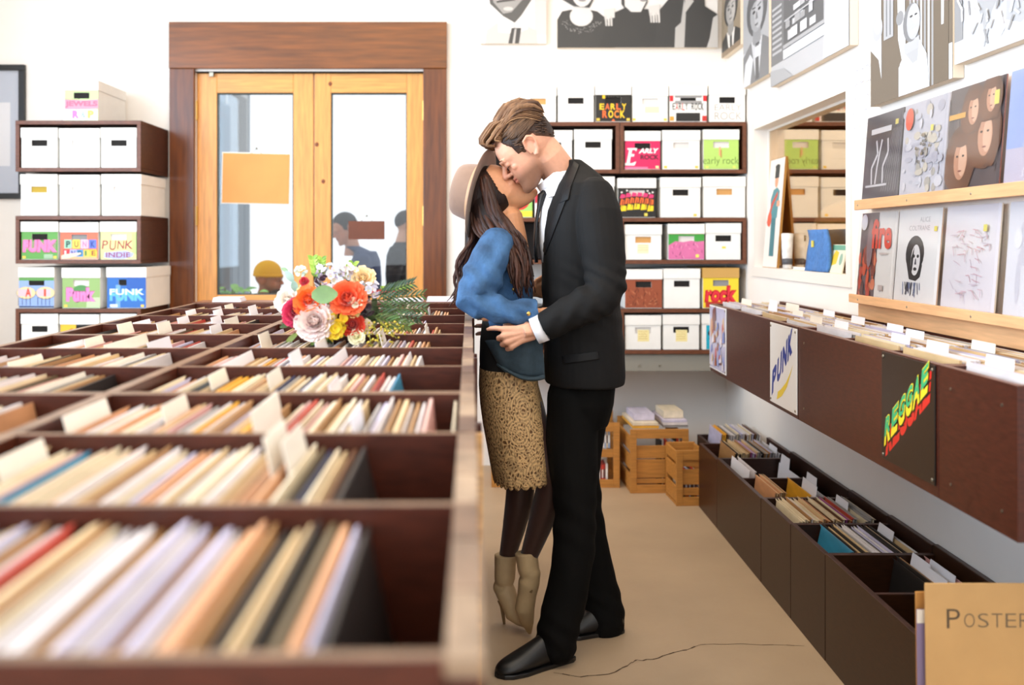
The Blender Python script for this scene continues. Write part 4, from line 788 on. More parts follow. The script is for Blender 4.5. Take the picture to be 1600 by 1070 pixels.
# ---- ledges with record covers
def ledge(label, x, y0, y1, z, dep, h_, back):
    t = thing('picture_ledge', label, 'shelf', (XW, y0, z), group='pale wooden cover ledges'); L = y1-y0
    MB().box((-dep, 0, -.016), (-.001, L, 0)).build('shelf_board', M_ledge, t, bevel=.002); MB().box((-dep-.012, 0, -h_), (-dep, L, .008)).build('lip', M_ledge, t, bevel=.002)
    if back: MB().box((-.03, 0, -.085), (-.001, L, -.0165)).build('back_rail', M_ledge, t, bevel=.002)
    for i in range(4): MB().ball((-dep-.012, .25+i*.42, -h_*.4), (.002, .004, .004), 8, 5).build('screw', M_metal, t)
ledge('upper pale pine ledge with dark record covers on the side wall', XW, 2.1, 3.645, 1.505, .055, .03, False)
ledge('lower pale pine ledge with white record covers on the side wall', XW, 2.1, 3.70, 1.148, .055, .024, True)
def cover(label, y1, z, draw, back='#3a2c26', wd=.315, lean=4.5, dx=0, group='record covers on the ledges'):
    t = thing('record_cover', label, 'record', (XW-.046-dx, y1, z+.0015), (0, 0, YR), group)
    c_ = bpy.data.objects.new('tilt', None)
    MB().box((0, .0, 0), (wd, .004, wd), back).build('sleeve', M_print, t, rot=(R(-lean), 0, 0)); A = Art(clip=(0, 0, wd, wd)); draw(A, wd, wd); A.m.c = [tuple(q*.72 for q in c) for c in A.m.c]; A.build('front_print', t, loc=(0, -.0002, 0), rot=(R(-lean), 0, 0), m=M_print)
    MB().box((-.003, -.0115, -.001), (wd+.003, -.0105, wd+.003)).build('plastic_outer', glass_mat('clear_plastic', (1, 1, 1), .07, .12), t, rot=(R(-lean), 0, 0)); return t
def d_scratch(A, w_, h_):
    A.rect(0, 0, w_, h_, '#4b4650'); r = random.Random(2)
    A.rect(.04, .04, w_-.05, .26, '#3b3540')
    for u in (.1, .15, .2): A.line([(u-.03+r.uniform(-.01, .01), .06), (u-.03, .12), (u+r.uniform(-.02, .02), .17), (u, .22)], .012, '#cfccd2')
    for i in range(7): A.line([(.17+i*.02, .03), (.24+i*.012, .25)], .003, '#8f8a92')
    A.rect(.05, .245, w_-.09, .265, '#d6d3d8'); A.rect(.03, .05, w_-.1, .058, '#cfccd2'); A.rect(w_-.06, .262, w_-.035, .28, '#e3cf6a')
def d_mist(A, w_, h_):
    A.rect(0, 0, w_, h_, '#c3c1cc'); r = random.Random(4)
    for i in range(60): u, v = r.uniform(.02, w_-.02), r.uniform(.02, h_-.02); A.oval(u, v, r.uniform(.008, .03), r.uniform(.004, .02), r.choice(['#b1afbd', '#d3d1d9', '#a9a39b', '#c9bfb0', '#bdbecb']), 8)
    for i in range(16): u, v = .17+r.gauss(0, .02), .16+r.gauss(0, .018); A.oval(u, v, .008, .006, r.choice(['#5c5650', '#8a7a62', '#3c3a3c']), 7)
    A.oval(.055, .262, .03, .038, '#e8542c'); A.rect(.215, .205, .235, .225, '#e5d860')
def d_band(A, w_, h_):
    A.rect(0, 0, w_, h_, '#574c4e'); r = random.Random(7)
    for i in range(26): u = r.uniform(0, w_); A.line([(u, r.uniform(.15, h_)), (u+r.uniform(-.02, .02), r.uniform(.0, .2))], .006, r.choice(['#423a3e', '#6c5f60', '#7d6f6c']))
    for u, v, k in ((.09, .03, .15), (.225, .09, .15), (.15, .19, .11), (.25, .215, .1)):
        A.oval(u, v+.45*k, .62*k, .68*k, '#5f3a26'); A.oval(u-.14*k, v+.3*k, .52*k, .5*k, '#744629'); A.oval(u+.3*k, v+.25*k, .2*k, .45*k, '#6a3f26'); A.oval(u+.02*k, v+.42*k, .27*k, .4*k, '#c99070'); A.oval(u+.1*k, v+.42*k, .16*k, .33*k, '#e2b294')
        for sg in (-.12, .12): A.oval(u+sg*k, v+.5*k, .05*k, .025*k, '#3d261c', 8)
        A.oval(u+.02*k, v+.2*k, .08*k, .02*k, '#8c4638', 8); A.oval(u, v+.82*k, .32*k, .14*k, '#6b4028')
    A.rect(.01, .22, .11, .236, '#dca13c'); A.rect(w_-.045, .235, w_-.02, .275, '#e3dc6a')
def d_prism(A, w_, h_):
    A.rect(0, 0, w_, h_, '#b4bfe0'); A.rect(0, 0, w_, .1, '#c9c3d6'); A.poly([(0, .1), (.08, .1), (.12, h_), (0, h_)], '#9fb4e4'); A.oval(.22, .16, .13, .13, '#d69ac0'); A.oval(.25, .15, .1, .1, '#dfb1cf'); A.poly([(.1, .085), (.24, .1), (.3, .26), (.24, .25)], '#efe9f0'); r = random.Random(1)
    for i in range(14): u = .09+i*.016; A.line([(u, .02), (u+.002, .03+r.uniform(.005, .03))], .004, '#efecf2')
def d_fire(A, w_, h_):
    A.rect(0, 0, w_, h_, '#f1ece8'); A.rect(0, 0, .16, h_, '#6a5a5e'); r = random.Random(3)
    for i in range(40): v = r.uniform(0, .16); u = r.uniform(.01, .15); A.oval(u, v, r.uniform(.008, .022), r.uniform(.012, .04), r.choice(['#d8542c', '#8a3a2a', '#c24026', '#e2805a', '#5e3430']), 8)
    A.oval(.1, .2, .028, .09, '#8f7478'); A.text('fire', .11, .18, .285, .29, '#e8452c', .035); A.oval(.035, .28, .03, .03, '#e3e1ea'); A.rect(.19, .16, .26, .167, '#d9c9c4'); A.rect(.2, .03, .24, .05, '#cdbdb8')
def d_alice(A, w_, h_):
    A.rect(0, 0, w_, h_, '#f3efee'); A.text('ALICE', .16, .272, .235, .288, '#a9a6a8', -.005); A.text('COLTRANE', .085, .244, .235, .26, '#a9a6a8', -.005)
    A.oval(.14, .165, .068, .062, '#17161c'); A.poly([(.085, .13), (.2, .13), (.19, .09), (.16, .075), (.11, .08)], '#17161c'); A.oval(.148, .145, .034, .052, '#efeaea'); A.poly([(.115, .15), (.135, .19), (.13, .11), (.12, .1)], '#17161c')
    for sg in (-1, 1): A.oval(.15+sg*.015, .158, .009, .006, '#17161c', 8)
    A.oval(.15, .115, .013, .006, '#17161c', 8); A.poly([(.143, .13), (.158, .13), (.153, .15), (.148, .15)], '#4a4750'); r = random.Random(5)
    for i in range(18): u = r.uniform(.07, .2); A.line([(u, .02+r.uniform(0, .03)), (u+r.uniform(-.01, .01), .07)], .005, r.choice(['#3b4668', '#8a94b4', '#17161c']))
    A.rect(w_-.045, .24, w_-.025, .256, '#efe05a')
def d_map(A, w_, h_):
    A.rect(0, 0, w_, h_, '#e9e1e6'); r = random.Random(8)
    for i in range(46): u, v = r.uniform(.03, w_-.07), r.uniform(.04, h_-.07); A.line([(u, v), (u+r.uniform(.0, .05), v+r.uniform(-.008, .008)), (u+r.uniform(.01, .05), v-r.uniform(.0, .03))], .0025, r.choice(['#e2b9c3', '#dcc3cc', '#d9a9b4', '#d3c2d0']))
    A.rect(w_-.075, .235, w_-.055, .255, '#ecdc62')
def d_whitephoto(A, w_, h_):
    A.rect(0, 0, w_, h_, '#e8e6ec'); r = random.Random(8)
    for i in range(24): u, v = r.uniform(.05, w_-.05), r.uniform(.05, h_-.05); A.oval(u, v, r.uniform(.01, .04), r.uniform(.02, .07), r.choice(['#dedce4', '#f0eef2', '#d3d1db']), 10)
for lb, y1, dr_, bk in (('dark scratched record cover with pale figures, first on the upper ledge', 3.625, d_scratch, '#2a2524'), ('misty grey record cover with an orange dot on the upper ledge', 3.30, d_mist, '#cfcad0'), ('brown record cover with four long-haired faces on the upper ledge', 2.975, d_band, '#8b4a3a'), ('pale blue record cover with pink disc and white wedge, upper ledge', 2.635, d_prism, '#d9d3d8')): cover(lb, y1, 1.505, dr_, bk)
for lb, y1, dr_, bk in (('fiery record cover with red lettering fire on the lower ledge', 3.675, d_fire, '#efe9e4'), ('white record cover with a round-haired woman on the lower ledge', 3.345, d_alice, '#c9a584'), ('white record cover with faint pink map lines on the lower ledge', 3.0, d_map, '#d9c9b4'), ('plain whitish record cover in plastic at the end of the lower ledge', 2.64, d_whitephoto, '#dcd8da')): cover(lb, y1, 1.148, dr_, bk)

# ---- things behind the interior pane
XI = XW+.045; ZI = WZ0+.0005
def put(name, label, cat, y, x=XI): return thing(name, label, cat, (x, y, ZI))
t = put('painted_board', 'tall board painted with a standing musician on the interior window sill', 'painting', 5.03, XI-.022)
tl = math.atan2(.045, .56); MB().box((0, -.125, 0), (.012, .125, .575)).build('board', mat('orange_board_edge', '#a9752f', .6), t, rot=(0, tl, 0))
A = Art(); A.rect(-.123, .003, .123, .572, '#eadfd6')
for sg in (-1, 1): A.poly([(sg*.02-.01, .06), (sg*.02+.03, .06), (sg*.018+.026, .28), (sg*.018-.016, .28)], '#2f6f78')
A.poly([(-.05, .26), (.06, .26), (.075, .40), (.03, .42), (-.03, .41), (-.07, .36)], '#46858c'); A.poly([(-.09, .22), (-.03, .32), (.05, .38), (.04, .40), (-.05, .34), (-.11, .24)], '#c2452e'); A.oval(-.065, .255, .035, .04, '#d8502e'); A.oval(.01, .455, .028, .036, '#d99a78'); A.poly([(-.025, .47), (.045, .47), (.05, .53), (-.02, .535)], '#2a2a30'); A.oval(.012, .53, .04, .012, '#2a2a30'); A.rect(.04, .32, .09, .35, '#d99a78')
A.build('front_print', t, loc=(-.0006, 0, 0)).rotation_euler = (Matrix.Rotation(tl, 3, 'Y') @ Matrix.Rotation(YR, 3, 'Z')).to_euler()
t = put('paper_roll', 'small rolled white paper tube on the interior window sill', 'paper', 4.80)
MB().tube([(0, 0, 0), (0, .006, .08), (.004, .014, .175)], [.022, .026, .03], 14).build('roll', mat('rolled_paper', '#dcd9d6', .6, noise=.2, nscale=30), t, smooth=True); MB().tube([(0, .001, .02), (0, .003, .05)], [.0245, .0265], 14, '#4a4a50').build('band', M_print, t, smooth=True)
t = put('white_bowl', 'big white rounded bowl standing on edge behind the interior pane', 'bowl', 4.72, XW+.22)
mb = MB(); pr = [(0, .0), (.09, .01), (.14, .05), (.165, .12), (.17, .13), (.16, .13), (.13, .06), (.08, .022), (0, .012)]
n = 24
for i, (r_, h_) in enumerate(pr):
    for j in range(n): mb.v.append((h_-.06, r_*math.cos(2*math.pi*j/n), .17+r_*math.sin(2*math.pi*j/n)))
for i in range(len(pr)-1):
    for j in range(n): mb.f.append((i*n+j, i*n+(j+1) % n, (i+1)*n+(j+1) % n, (i+1)*n+j)); mb.c.append((1, 1, 1))
mb.build('bowl', mat('white_enamel', '#e9e6e2', .3), t, smooth=True); MB().tube([(-.07, 0, .17), (-.05, 0, .17)], .05, 16).build('foot_ring', MATS['white_enamel'], t, smooth=True)
t = put('folded_denim', 'folded blue denim leaning on the interior window sill', 'cloth', 4.32)
mb = MB(); L_ = 9
for i in range(L_+1):
    z = .19*i/L_; sw = .006*math.sin(i*1.1)
    for j in range(9): y = -.14+.26*j/8+.03*(i/L_)-.02*math.sin(i*.4); mb.v.append((-.018+sw*.4+.006*math.sin(j*1.3+i*.5)+.02*i/L_, y, z))
for i in range(L_):
    for j in range(8): q = i*9+j; mb.f.append((q, q+1, q+10, q+9)); mb.c.append((1, 1, 1))
o = mb.build('cloth', mat('blue_denim_cloth', '#4a78b4', .85, noise=.15, nscale=60), t, smooth=True); sd = o.modifiers.new('thick', 'SOLIDIFY'); sd.thickness = .014; sd.offset = -1
MB().box((-.028, .03, .11), (-.022, .05, .14), '#e3d05a').build('price_tag', M_print, t)
t = put('picture_card', 'pale yellow picture card leaning at the near end of the interior sill', 'card', 4.125, XI-.012)
MB().box((0, -.085, 0), (.004, .085, .125)).build('card', mat('cream_card', '#e3dcc2', .6), t, rot=(0, R(12), 0)); A = Art(); A.rect(-.083, .002, .083, .123, '#e0dcc4'); A.poly([(-.06, .03), (.0, .04), (.01, .09), (-.03, .1), (-.06, .07)], '#e2c23c'); A.rect(-.08, .1, .08, .122, '#6fa58c'); A.oval(.045, .06, .018, .026, '#8fae9a'); A.build('print', t, loc=(-.0006, 0, 0)).rotation_euler = (Matrix.Rotation(R(12), 3, 'Y') @ Matrix.Rotation(YR, 3, 'Z')).to_euler()

# ---- slatted crates on the floor under the corner stack
def crate(label, loc, rz, wd, dp, ht, slats, open_front=True, group='slatted pine crates'):
    t = thing('wooden_crate', label, 'crate', loc, (0, 0, rz), group); k = .014; p = .035
    def bd(n, a, c): return MB().box(a, c).build(n, M_crate, t, bevel=.002)
    for x in (0, wd-p):
        for y in (0, dp-k): bd('post', (x, y, 0), (x+p, y+k, ht))
    bd('rail', (p, 0, ht-.05), (wd-p, k, ht)); bd('rail', (p, 0, 0), (wd-p, k, .045)); bd('rail', (p, dp-k, ht-.05), (wd-p, dp, ht)); bd('rail', (p, dp-k, 0), (wd-p, dp, .045))
    bd('base', (.002, k, .0), (wd-.002, dp-k, .014))
    for sx in (0, 1):
        x = 0 if sx == 0 else wd-.010
        for z0, z1 in ((.02, .1), (.125, .205), (.225, min(.305, ht-.005))): bd('slat', (x, k+.0005, z0), (x+.010, dp-k-.0005, z1))
    for z0, z1 in slats: bd('slat', (p-.005, k+.001, z0), (wd-p+.005, k+.009, z1))
    return t
def stack_in(label, loc, rz, wd, dp, n, name='record_pile', h_=.012, cols=('white', 'ivory', 'lilac', 'grey')):
    r = random.Random(len(label))
    for i in range(n):
        c_ = r.choice(cols); o = MB().box((r.uniform(0, .008), r.uniform(0, .006), 0), (wd-r.uniform(0, .01), dp, h_-.0015), SL[c_][0]).build('flat_record', M_sleeve, loc=(loc[0], loc[1], loc[2]+i*h_), rot=(0, 0, rz)); tag(o, label % ((SL[c_][2], nth(i+1)) if '%s' in label else ()), 'record', 'flat records on the wide crate' if n > 1 else None)
sC = lambda px, Y: (px-VX)*Y/F
crate('wide pine crate with slatted front under the corner stack, nearest the wall bins', (sC(985, 5.18), 5.18, 0), R(2), sC(1077, 5.18)-sC(985, 5.18), .42, .345, ((.05, .075), (.08, .18), (.185, .255)))
crate('open fronted pine crate behind the man, cases inside', (sC(872, 5.31)-.02, 5.31, 0), R(-2), .36, .40, .36, ((.165, .21),))
crate('open pine crate glimpsed behind the skirt', (sC(768, 5.31), 5.31, 0), 0, .35, .40, .33, ((.06, .12),))
t = crate('small pine crate between the wide crate and the first floor bin', (.985, 4.93, 0), R(3), .155, .225, .285, ((.05, .09), (.105, .185), (.2, .24)))
HUES = {'red': '#d8452f', 'white': '#ede6e0', 'dark red': '#a82a22', 'ivory': '#e6dcd4', 'black': '#2c2622', 'pale blue': '#9fb0c9', 'cream': '#e0c9a8'}
def cases(label, x, y, rz, z, n, seed, h_=.12):
    r = random.Random(seed); u = 0; q = Matrix.Rotation(rz, 3, 'Z')
    for i in range(n):
        w_ = r.choice((.009, .01, .012)); c_ = r.choice(list(HUES)); p = q @ Vector((u, 0, 0)); hh = h_*r.uniform(.92, 1)
        m = MB().box((0, 0, 0), (w_-.001, .12, hh), HUES[c_]).box((.001, -.0006, hh*.3), (w_-.002, 0, hh*.75), '#f3efe8' if i % 2 else '#5a4038'); o = m.build('disc_case', M_print, loc=(x+p.x, y+p.y, z), rot=(0, 0, rz)); tag(o, '%s disc case, %s along the %s' % (c_, nth(i+1), label), 'case', 'disc cases in the crates'); u += w_
cases('upper row in the crate behind the man', sC(880, 5.34)+.01, 5.345, R(-2), .2115, 24, 3, .10)
cases('lower row in the crate behind the man', sC(880, 5.34)+.01, 5.345, R(-2), .0155, 24, 4, .11)
cases('row inside the wide pine crate', sC(1000, 5.25)+.11, 5.25, R(2), .0155, 14, 9, .27)
cases('row in the small narrow crate', 1.01, 4.99, R(3), .0155, 10, 6, .15)
stack_in('flat %s record, %s from the bottom, aisle half of the wide crate', (sC(990, 5.2)-.005, 5.2, .3465), R(2), .15, .33, 2, h_=.016, cols=('ivory', 'yellow'))
stack_in('flat %s record, %s from the bottom, wall half of the wide crate', (sC(990, 5.2)+.165, 5.225, .3465), R(2), .14, .3, 3, h_=.014)
stack_in('boxed set lying on top of the lilac sleeves', (sC(990, 5.2)+.175, 5.27, .3895), R(2), .12, .22, 1, name='record_set', h_=.04, cols=('ivory',))
stack_in('white box lying on the flat sleeves over the wide crate', (sC(990, 5.2)+.005, 5.26, .3795), R(2), .13, .24, 1, name='record_set', h_=.035, cols=('lilac',))

# ---- cardboard poster box in the near corner
PX = sC(1450, 2.14)
t = thing('poster_folder', 'tan cardboard folder marked posters, standing against the end of the floor bins', 'folder', (PX, 2.14, 0), (R(-1.5), 0, 0)); W_, Hh = .44, .587
MB().box((0, 0, 0), (W_, .005, Hh)).build('front_sheet', M_cardboard, t, bevel=.002); MB().box((-.006, .034, 0), (W_, .039, Hh-.03)).build('back_sheet', mat('flap_cardboard', '#c58a45', .7, noise=.08, nscale=6), t, bevel=.002); MB().box((0, .005, 0), (W_, .034, .006)).build('base_fold', M_cardboard, t)
A = Art(); A.text('P', .048, .487, .078, .53, '#54422d', -.006)
for i, ch in enumerate('OSTERS'): A.text(ch, .087+i*.031, .489, .111+i*.031, .52, '#6d5a42', -.012)
A.build('marker_lettering', t)
for i, (x, y, h_, c_, lb) in enumerate(((.01, .009, .53, '#e8dccb', 'flat cream poster sheet just inside the cardboard folder'), (-.012, .016, .515, '#8a7896', 'dull purple poster sheet sticking out beside the cardboard folder'), (.03, .024, .55, '#b98a5a', 'tan poster sheet at the back of the cardboard folder'))):
    q = thing('poster_sheet', lb, 'poster', (PX+x, 2.14+y, .0075), (R(-1.5), 0, 0)); MB().box((0, 0, 0), (.39, .003, h_)).build('sheet', mat('poster_%d' % i, c_, .6), q); MB().box((0, -.0012, h_-.03), (.39, -.0002, h_)).build('border', M_card, q)
# ---------------------------------------------------------------- bouquet lying on the island
M_petal = mat('petals', vcol=True, rough=.55, sss=.0, sheen=.2); M_leaf = mat('leaves', vcol=True, rough=.5, noise=.15, nscale=40)
BY = 2.58; BC = Vector(((532-VX)*BY/F, BY, 1.105))
bq = thing('bouquet', 'hand tied bouquet of orange, white and red blooms with ferns on the record island', 'bouquet', BC)
rb = random.Random(21)
def bpos(px, py, dy=0): return P(px, py, BY+dy)-BC
def petal(mb, base, d, up, L, wd, curl, col, tip=None):
    """a cupped petal: 4 x 3 grid"""
    d = d.normalized(); s = d.cross(up); s = s.normalized() if s.length > 1e-4 else Vector((1, 0, 0)); u = s.cross(d).normalized(); n0 = len(mb.v); vs = []
    for i in range(4):
        t = i/3; wdt = wd*(math.sin(math.pi*(.12+.62*t))); c = base+d*(L*t)+u*(curl*L*t*t)
        for j in (-1, 0, 1): vs.append(c+s*(wdt*j*.5)+u*(abs(j)*.22*wdt*(1-.4*t)))
    fs = [(i*3+j, i*3+j+1, i*3+j+4, i*3+j+3) for i in range(3) for j in range(2)]
    c0 = Vector(C(col)); c1 = Vector(C(tip)) if tip else c0
    mb.add(vs, fs, [tuple(c0.lerp(c1, (k//2)/2)) for k in range(6)])
def rose(name, px, py, r, col, tip=None, dy=0, rings=4, aim=None, dense=1):
    c = bpos(px, py, dy); out = (aim or Vector((c.x*.8, -1, c.z*.5+.35))).normalized(); a = out.cross(Vector((0, 0, 1))).normalized(); b = out.cross(a); mb = MB()
    for k in range(rings):
        q = k/(rings-1 or 1); n = int((4+3*k)*dense)
        for i in range(n):
            ang = 2*math.pi*(i/n)+k*.7+rb.uniform(-.15, .15); rad = a*math.cos(ang)+b*math.sin(ang); d = (out*(1.15-.95*q)+rad*(.25+.95*q)).normalized()
            petal(mb, c-out*r*.35+rad*r*.10*(1+k), d, out, r*(.66+.22*q)*rb.uniform(.85, 1.1), r*(.6+.3*q), .45-.45*q+rb.uniform(-.12, .12), tuple(x*rb.uniform(.9, 1.08) for x in C(col)), tip)
    mb.ball(c-out*r*.2, r*.28, 8, 5, col); return mb.build(name, M_petal, bq, smooth=True)
def cluster(name, px, py, r, n, col, ctr='#e6d9a0', dy=0, sz=.011):
    c = bpos(px, py, dy); mb = MB()
    for i in range(n):
        d = Vector((rb.gauss(0, 1), -abs(rb.gauss(0, 1))*.9, rb.gauss(0, 1))).normalized(); p = c+d*r*rb.uniform(.55, 1); cc = tuple(min(1, x*rb.uniform(.88, 1.08)) for x in C(col))
        for k in range(5):
            ang = 2*math.pi*k/5+i; a = d.cross(Vector((.3, .2, 1))).normalized(); b = d.cross(a); petal(mb, p, (a*math.cos(ang)+b*math.sin(ang))+d*.45, d, sz, sz*1.1, .2, cc)
        mb.ball(p+d*.002, sz*.24, 5, 4, ctr)
    return mb.build(name, M_petal, bq, smooth=True)
def leaf(mb, p, d, L, wd, col, up=None, droop=.15, n=5):
    d = Vector(d).normalized(); up = up or Vector((0, -1, .5)); s = d.cross(up).normalized(); u = s.cross(d); vs = []
    for i in range(n+1):
        t = i/n; wv = wd*math.sin(math.pi*min(.97, .06+.9*t))**.8; c = Vector(p)+d*(L*t)-u*(droop*L*t*t)
        vs += [c-s*wv/2+u*wv*.12, c, c+s*wv/2+u*wv*.12]
    mb.add(vs, [(i*3+j, i*3+j+1, i*3+j+4, i*3+j+3) for i in range(n) for j in range(2)], col)
rose('orange_bloom', 482, 469, .034, '#ea4a08', '#f06a14', -.085, 4); rose('orange_bloom', 543, 465, .037, '#e84418', '#f06432', -.085, 5); rose('orange_bloom', 562, 466, .022, '#ee7a58', '#f4a07a', -.035, 3)
rose('crimson_bloom', 463, 487, .031, '#a80c34', '#c81d4e', -.08, 5, dense=1.4); rose('red_ranunculus', 550, 507, .023, '#c41f12', '#dc3a1c', -.075, 6, dense=1.5); rose('red_bloom', 537, 483, .021, '#8f0f1c', '#b01826', -.06, 4)
rose('red_bud', 475, 439, .012, '#b81428', None, -.03, 3); rose('blush_peony', 491, 501, .036, '#e3c2bb', '#efd9d0', -.10, 6, dense=1.5); rose('blush_bloom', 449, 468, .028, '#f1ddca', '#f8ece0', -.02, 5); rose('blush_bloom', 452, 482, .02, '#efd9cc', '#f7ebe2', -.045, 4)
rose('peach_bloom', 567, 434, .026, '#ecc07e', '#f6ddaa', -.02, 5); rose('cream_bloom', 557, 525, .018, '#efe6b0', '#f5f0cf', -.085, 4); rose('cream_bloom', 570, 508, .019, '#f0d3a6', '#f4e0bf', -.06, 2); rose('cream_bloom', 473, 453, .014, '#ebe3a8', None, -.03, 3); rose('cream_bloom', 457, 496, .012, '#efe8b8', None, -.05, 3)
rose('yellow_bloom', 553, 486, .016, '#edc765', '#f3dc92', -.07, 3); rose('yellow_bloom', 541, 496, .014, '#eda52c', '#f0b848', -.07, 3)
for px, py, r, n, col, dy in ((518, 434, .042, 26, '#dcd8e4', -.02), (535, 427, .03, 16, '#ece8e6', 0), (549, 428, .026, 12, '#ece4d2', 0), (575, 455, .028, 18, '#e7e2ee', -.03), (513, 458, .028, 16, '#e6cfda', -.05), (510, 474, .028, 16, '#eacfda', -.055), (500, 425, .018, 8, '#e3e6ef', 0), (555, 473, .02, 8, '#f2ecd2', -.07), (490, 520, .017, 10, '#dcd6e6', -.08), (507, 513, .018, 9, '#ece4e2', -.085), (470, 424, .009, 4, '#ece8e4', 0), (526, 497, .014, 7, '#efebe4', -.08), (480, 430, .008, 3, '#e9ece2', 0)): cluster('white_floret_spray', px, py, r, n, col, dy=dy)
cluster('yellow_spiky_spray', 521, 507, .024, 14, '#f2d31c', '#e5b81a', -.085, .016); cluster('yellow_spiky_spray', 531, 500, .018, 9, '#f2d01c', '#e5b81a', -.08, .015); cluster('yellow_spiky_spray', 523, 522, .014, 7, '#efd42a', '#e5b81a', -.09, .014)
cluster('plum_spray', 504, 441, .015, 8, '#4a2038', '#2c1220', -.02, .01); cluster('dark_plum_spray', 571, 478, .024, 16, '#33202a', '#22161c', -.05, .012)
mb = MB(); leaf(mb, bpos(487, 461, -.125), (1, -.15, .05), .068, .048, '#73915a', Vector((0, -1, .15)), .05, 8); mb.build('round_leaf', M_leaf, bq, smooth=True)
for lf in ((458, 440, -.3, .5, .035, .02, '#a9c9c0'), (462, 455, -.1, .6, .03, .02, '#9fc0b0'), (450, 424, -.5, .3, .02, .012, '#8fb08c')):
    mb = MB(); leaf(mb, bpos(lf[0], lf[1], -.02), (lf[2], -.2, lf[3]), lf[4], lf[5], lf[6]); mb.build('eucalyptus_leaf', M_leaf, bq, smooth=True)
# fern fronds on the aisle side
for px, py, dx, dz, L, col in ((580, 470, .9, .12, .15, '#2f4714'), (583, 478, 1, -.02, .15, '#3a521a'), (580, 486, .9, -.12, .14, '#2c4212'), (585, 463, .7, .25, .12, '#263c12'), (578, 492, .75, -.2, .12, '#4c611c')):
    p = bpos(px, py, -.05); d = Vector((dx, -.2, dz)).normalized(); mb = MB().tube([p, p+d*L], .0014, 5, col)
    for k in range(10):
        t = .12+.86*k/10
        for sg in (-1, 1): leaf(mb, p+d*L*t, d*.8+Vector((-.25*sg*dz, rb.uniform(-.35, .15), sg*.6)), .045*(1-.5*t), .0062, tuple(x*rb.uniform(.8, 1.25) for x in C(col)), None, .2, 3)
    mb.build('fern_frond', M_leaf, bq, smooth=True)
for px, py, dx, dz, L in ((590, 498, .5, -.45, .08), (583, 502, .2, -.6, .075), (598, 500, .7, -.35, .07), (576, 508, .1, -.5, .06)):
    p = bpos(px, py, -.06); d = Vector((dx, -.35, dz)).normalized(); mb = MB().tube([p, p+d*L], .0012, 5, '#7a7f2c')
    for k in range(22):
        q = p+d*L*rb.uniform(.05, 1)+Vector((rb.gauss(0, .009), rb.gauss(0, .006), rb.gauss(0, .009))); mb.ball(q, .0032, 5, 4, rb.choice(['#c9b23a', '#a8992c', '#7d8430', '#d8c24a']))
    mb.build('goldenrod_spray', M_leaf, bq, smooth=True)
# tall green sprigs and dark filler leaves
for px, py, tx, ty in ((497, 445, 488, 400), (500, 440, 503, 402), (505, 435, 497, 412), (545, 425, 553, 412), (595, 455, 640, 448), (592, 452, 626, 452)):
    p, q = bpos(px, py, -.01), bpos(tx, ty, 0); mb = MB().tube([p, q], .0011, 5, '#86a83a'); d = (q-p); L = d.length
    for k in range(7):
        t = .3+.1*k
        for sg in (-1, 1): leaf(mb, p+d*t, d.normalized()*.5+Vector((sg*.8, -.2, .2)), .017, .011, rb.choice(['#94b53c', '#7fa334', '#a8c454', '#6b8f30']), None, .1, 3)
    mb.build('green_sprig', M_leaf, bq, smooth=True)
mb = MB()
for i in range(70):
    px, py = rb.gauss(528, 34), rb.gauss(482, 22); p = bpos(max(455, min(592, px)), max(440, min(520, py)), rb.uniform(-.03, .02)); leaf(mb, p, (rb.gauss(0, 1), -.5, rb.gauss(0, .7)), rb.uniform(.03, .055), .016, rb.choice(['#3d5620', '#546b2a', '#2f4520', '#6f8a3a', '#8a9a4a']), None, .2, 4)
mb.build('filler_foliage', M_leaf, bq, smooth=True)
mb = MB()
for i in range(9): p = Vector((.03+rb.uniform(-.02, .02), .0+rb.uniform(-.02, .02), .07)); mb.tube([p, p+Vector((-.06+.01*i, .12, -.05)), p+Vector((-.1+.014*i, .24, -.052))], .003, 6, '#5f7a34')
mb.build('stem', M_leaf, bq, smooth=True)
mb = MB().ball((.0, .02, .05), (.10, .06, .045), 14, 8, '#3c5222'); mb.build('moss_core', M_leaf, bq, smooth=True)
# ---------------------------------------------------------------- figures
from mathutils.bvhtree import BVHTree
def ring_loft(mb, secs, n=28, cap=True):             # secs: (cx, cy, z, ra, rb, exponent)
    vs = []; fs = []
    for cx, cy, z, ra, rb, ex in secs:
        for j in range(n):
            q = 2*math.pi*j/n; c, s = math.cos(q), math.sin(q)
            vs.append((cx+ra*math.copysign(abs(c)**(2/ex), c), cy+rb*math.copysign(abs(s)**(2/ex), s), z))
    k = len(secs)
    for i in range(k-1):
        for j in range(n): j2 = (j+1) % n; fs.append((i*n+j, i*n+j2, (i+1)*n+j2, (i+1)*n+j))
    if cap: fs += [tuple(range(n-1, -1, -1)), tuple((k-1)*n+j for j in range(n))]
    return mb.add(vs, fs)
def px_secs(rows, Yc, ex=2.3):                       # rows: (py, left px, right px, half width in depth[, depth shift])
    out = []
    for r_ in sorted(rows, key=lambda r: -r[0]):
        py, l, r, b = r_[:4]; Y = Yc+(r_[4] if len(r_) > 4 else 0); a, c = P(l, py, Y), P(r, py, Y); out.append(((a.x+c.x)/2, Y, a.z, (c.x-a.x)/2, b, ex))
    return out
def sub(mb, other, M): mb.add([M @ Vector(p) for p in other.v], other.f); return mb
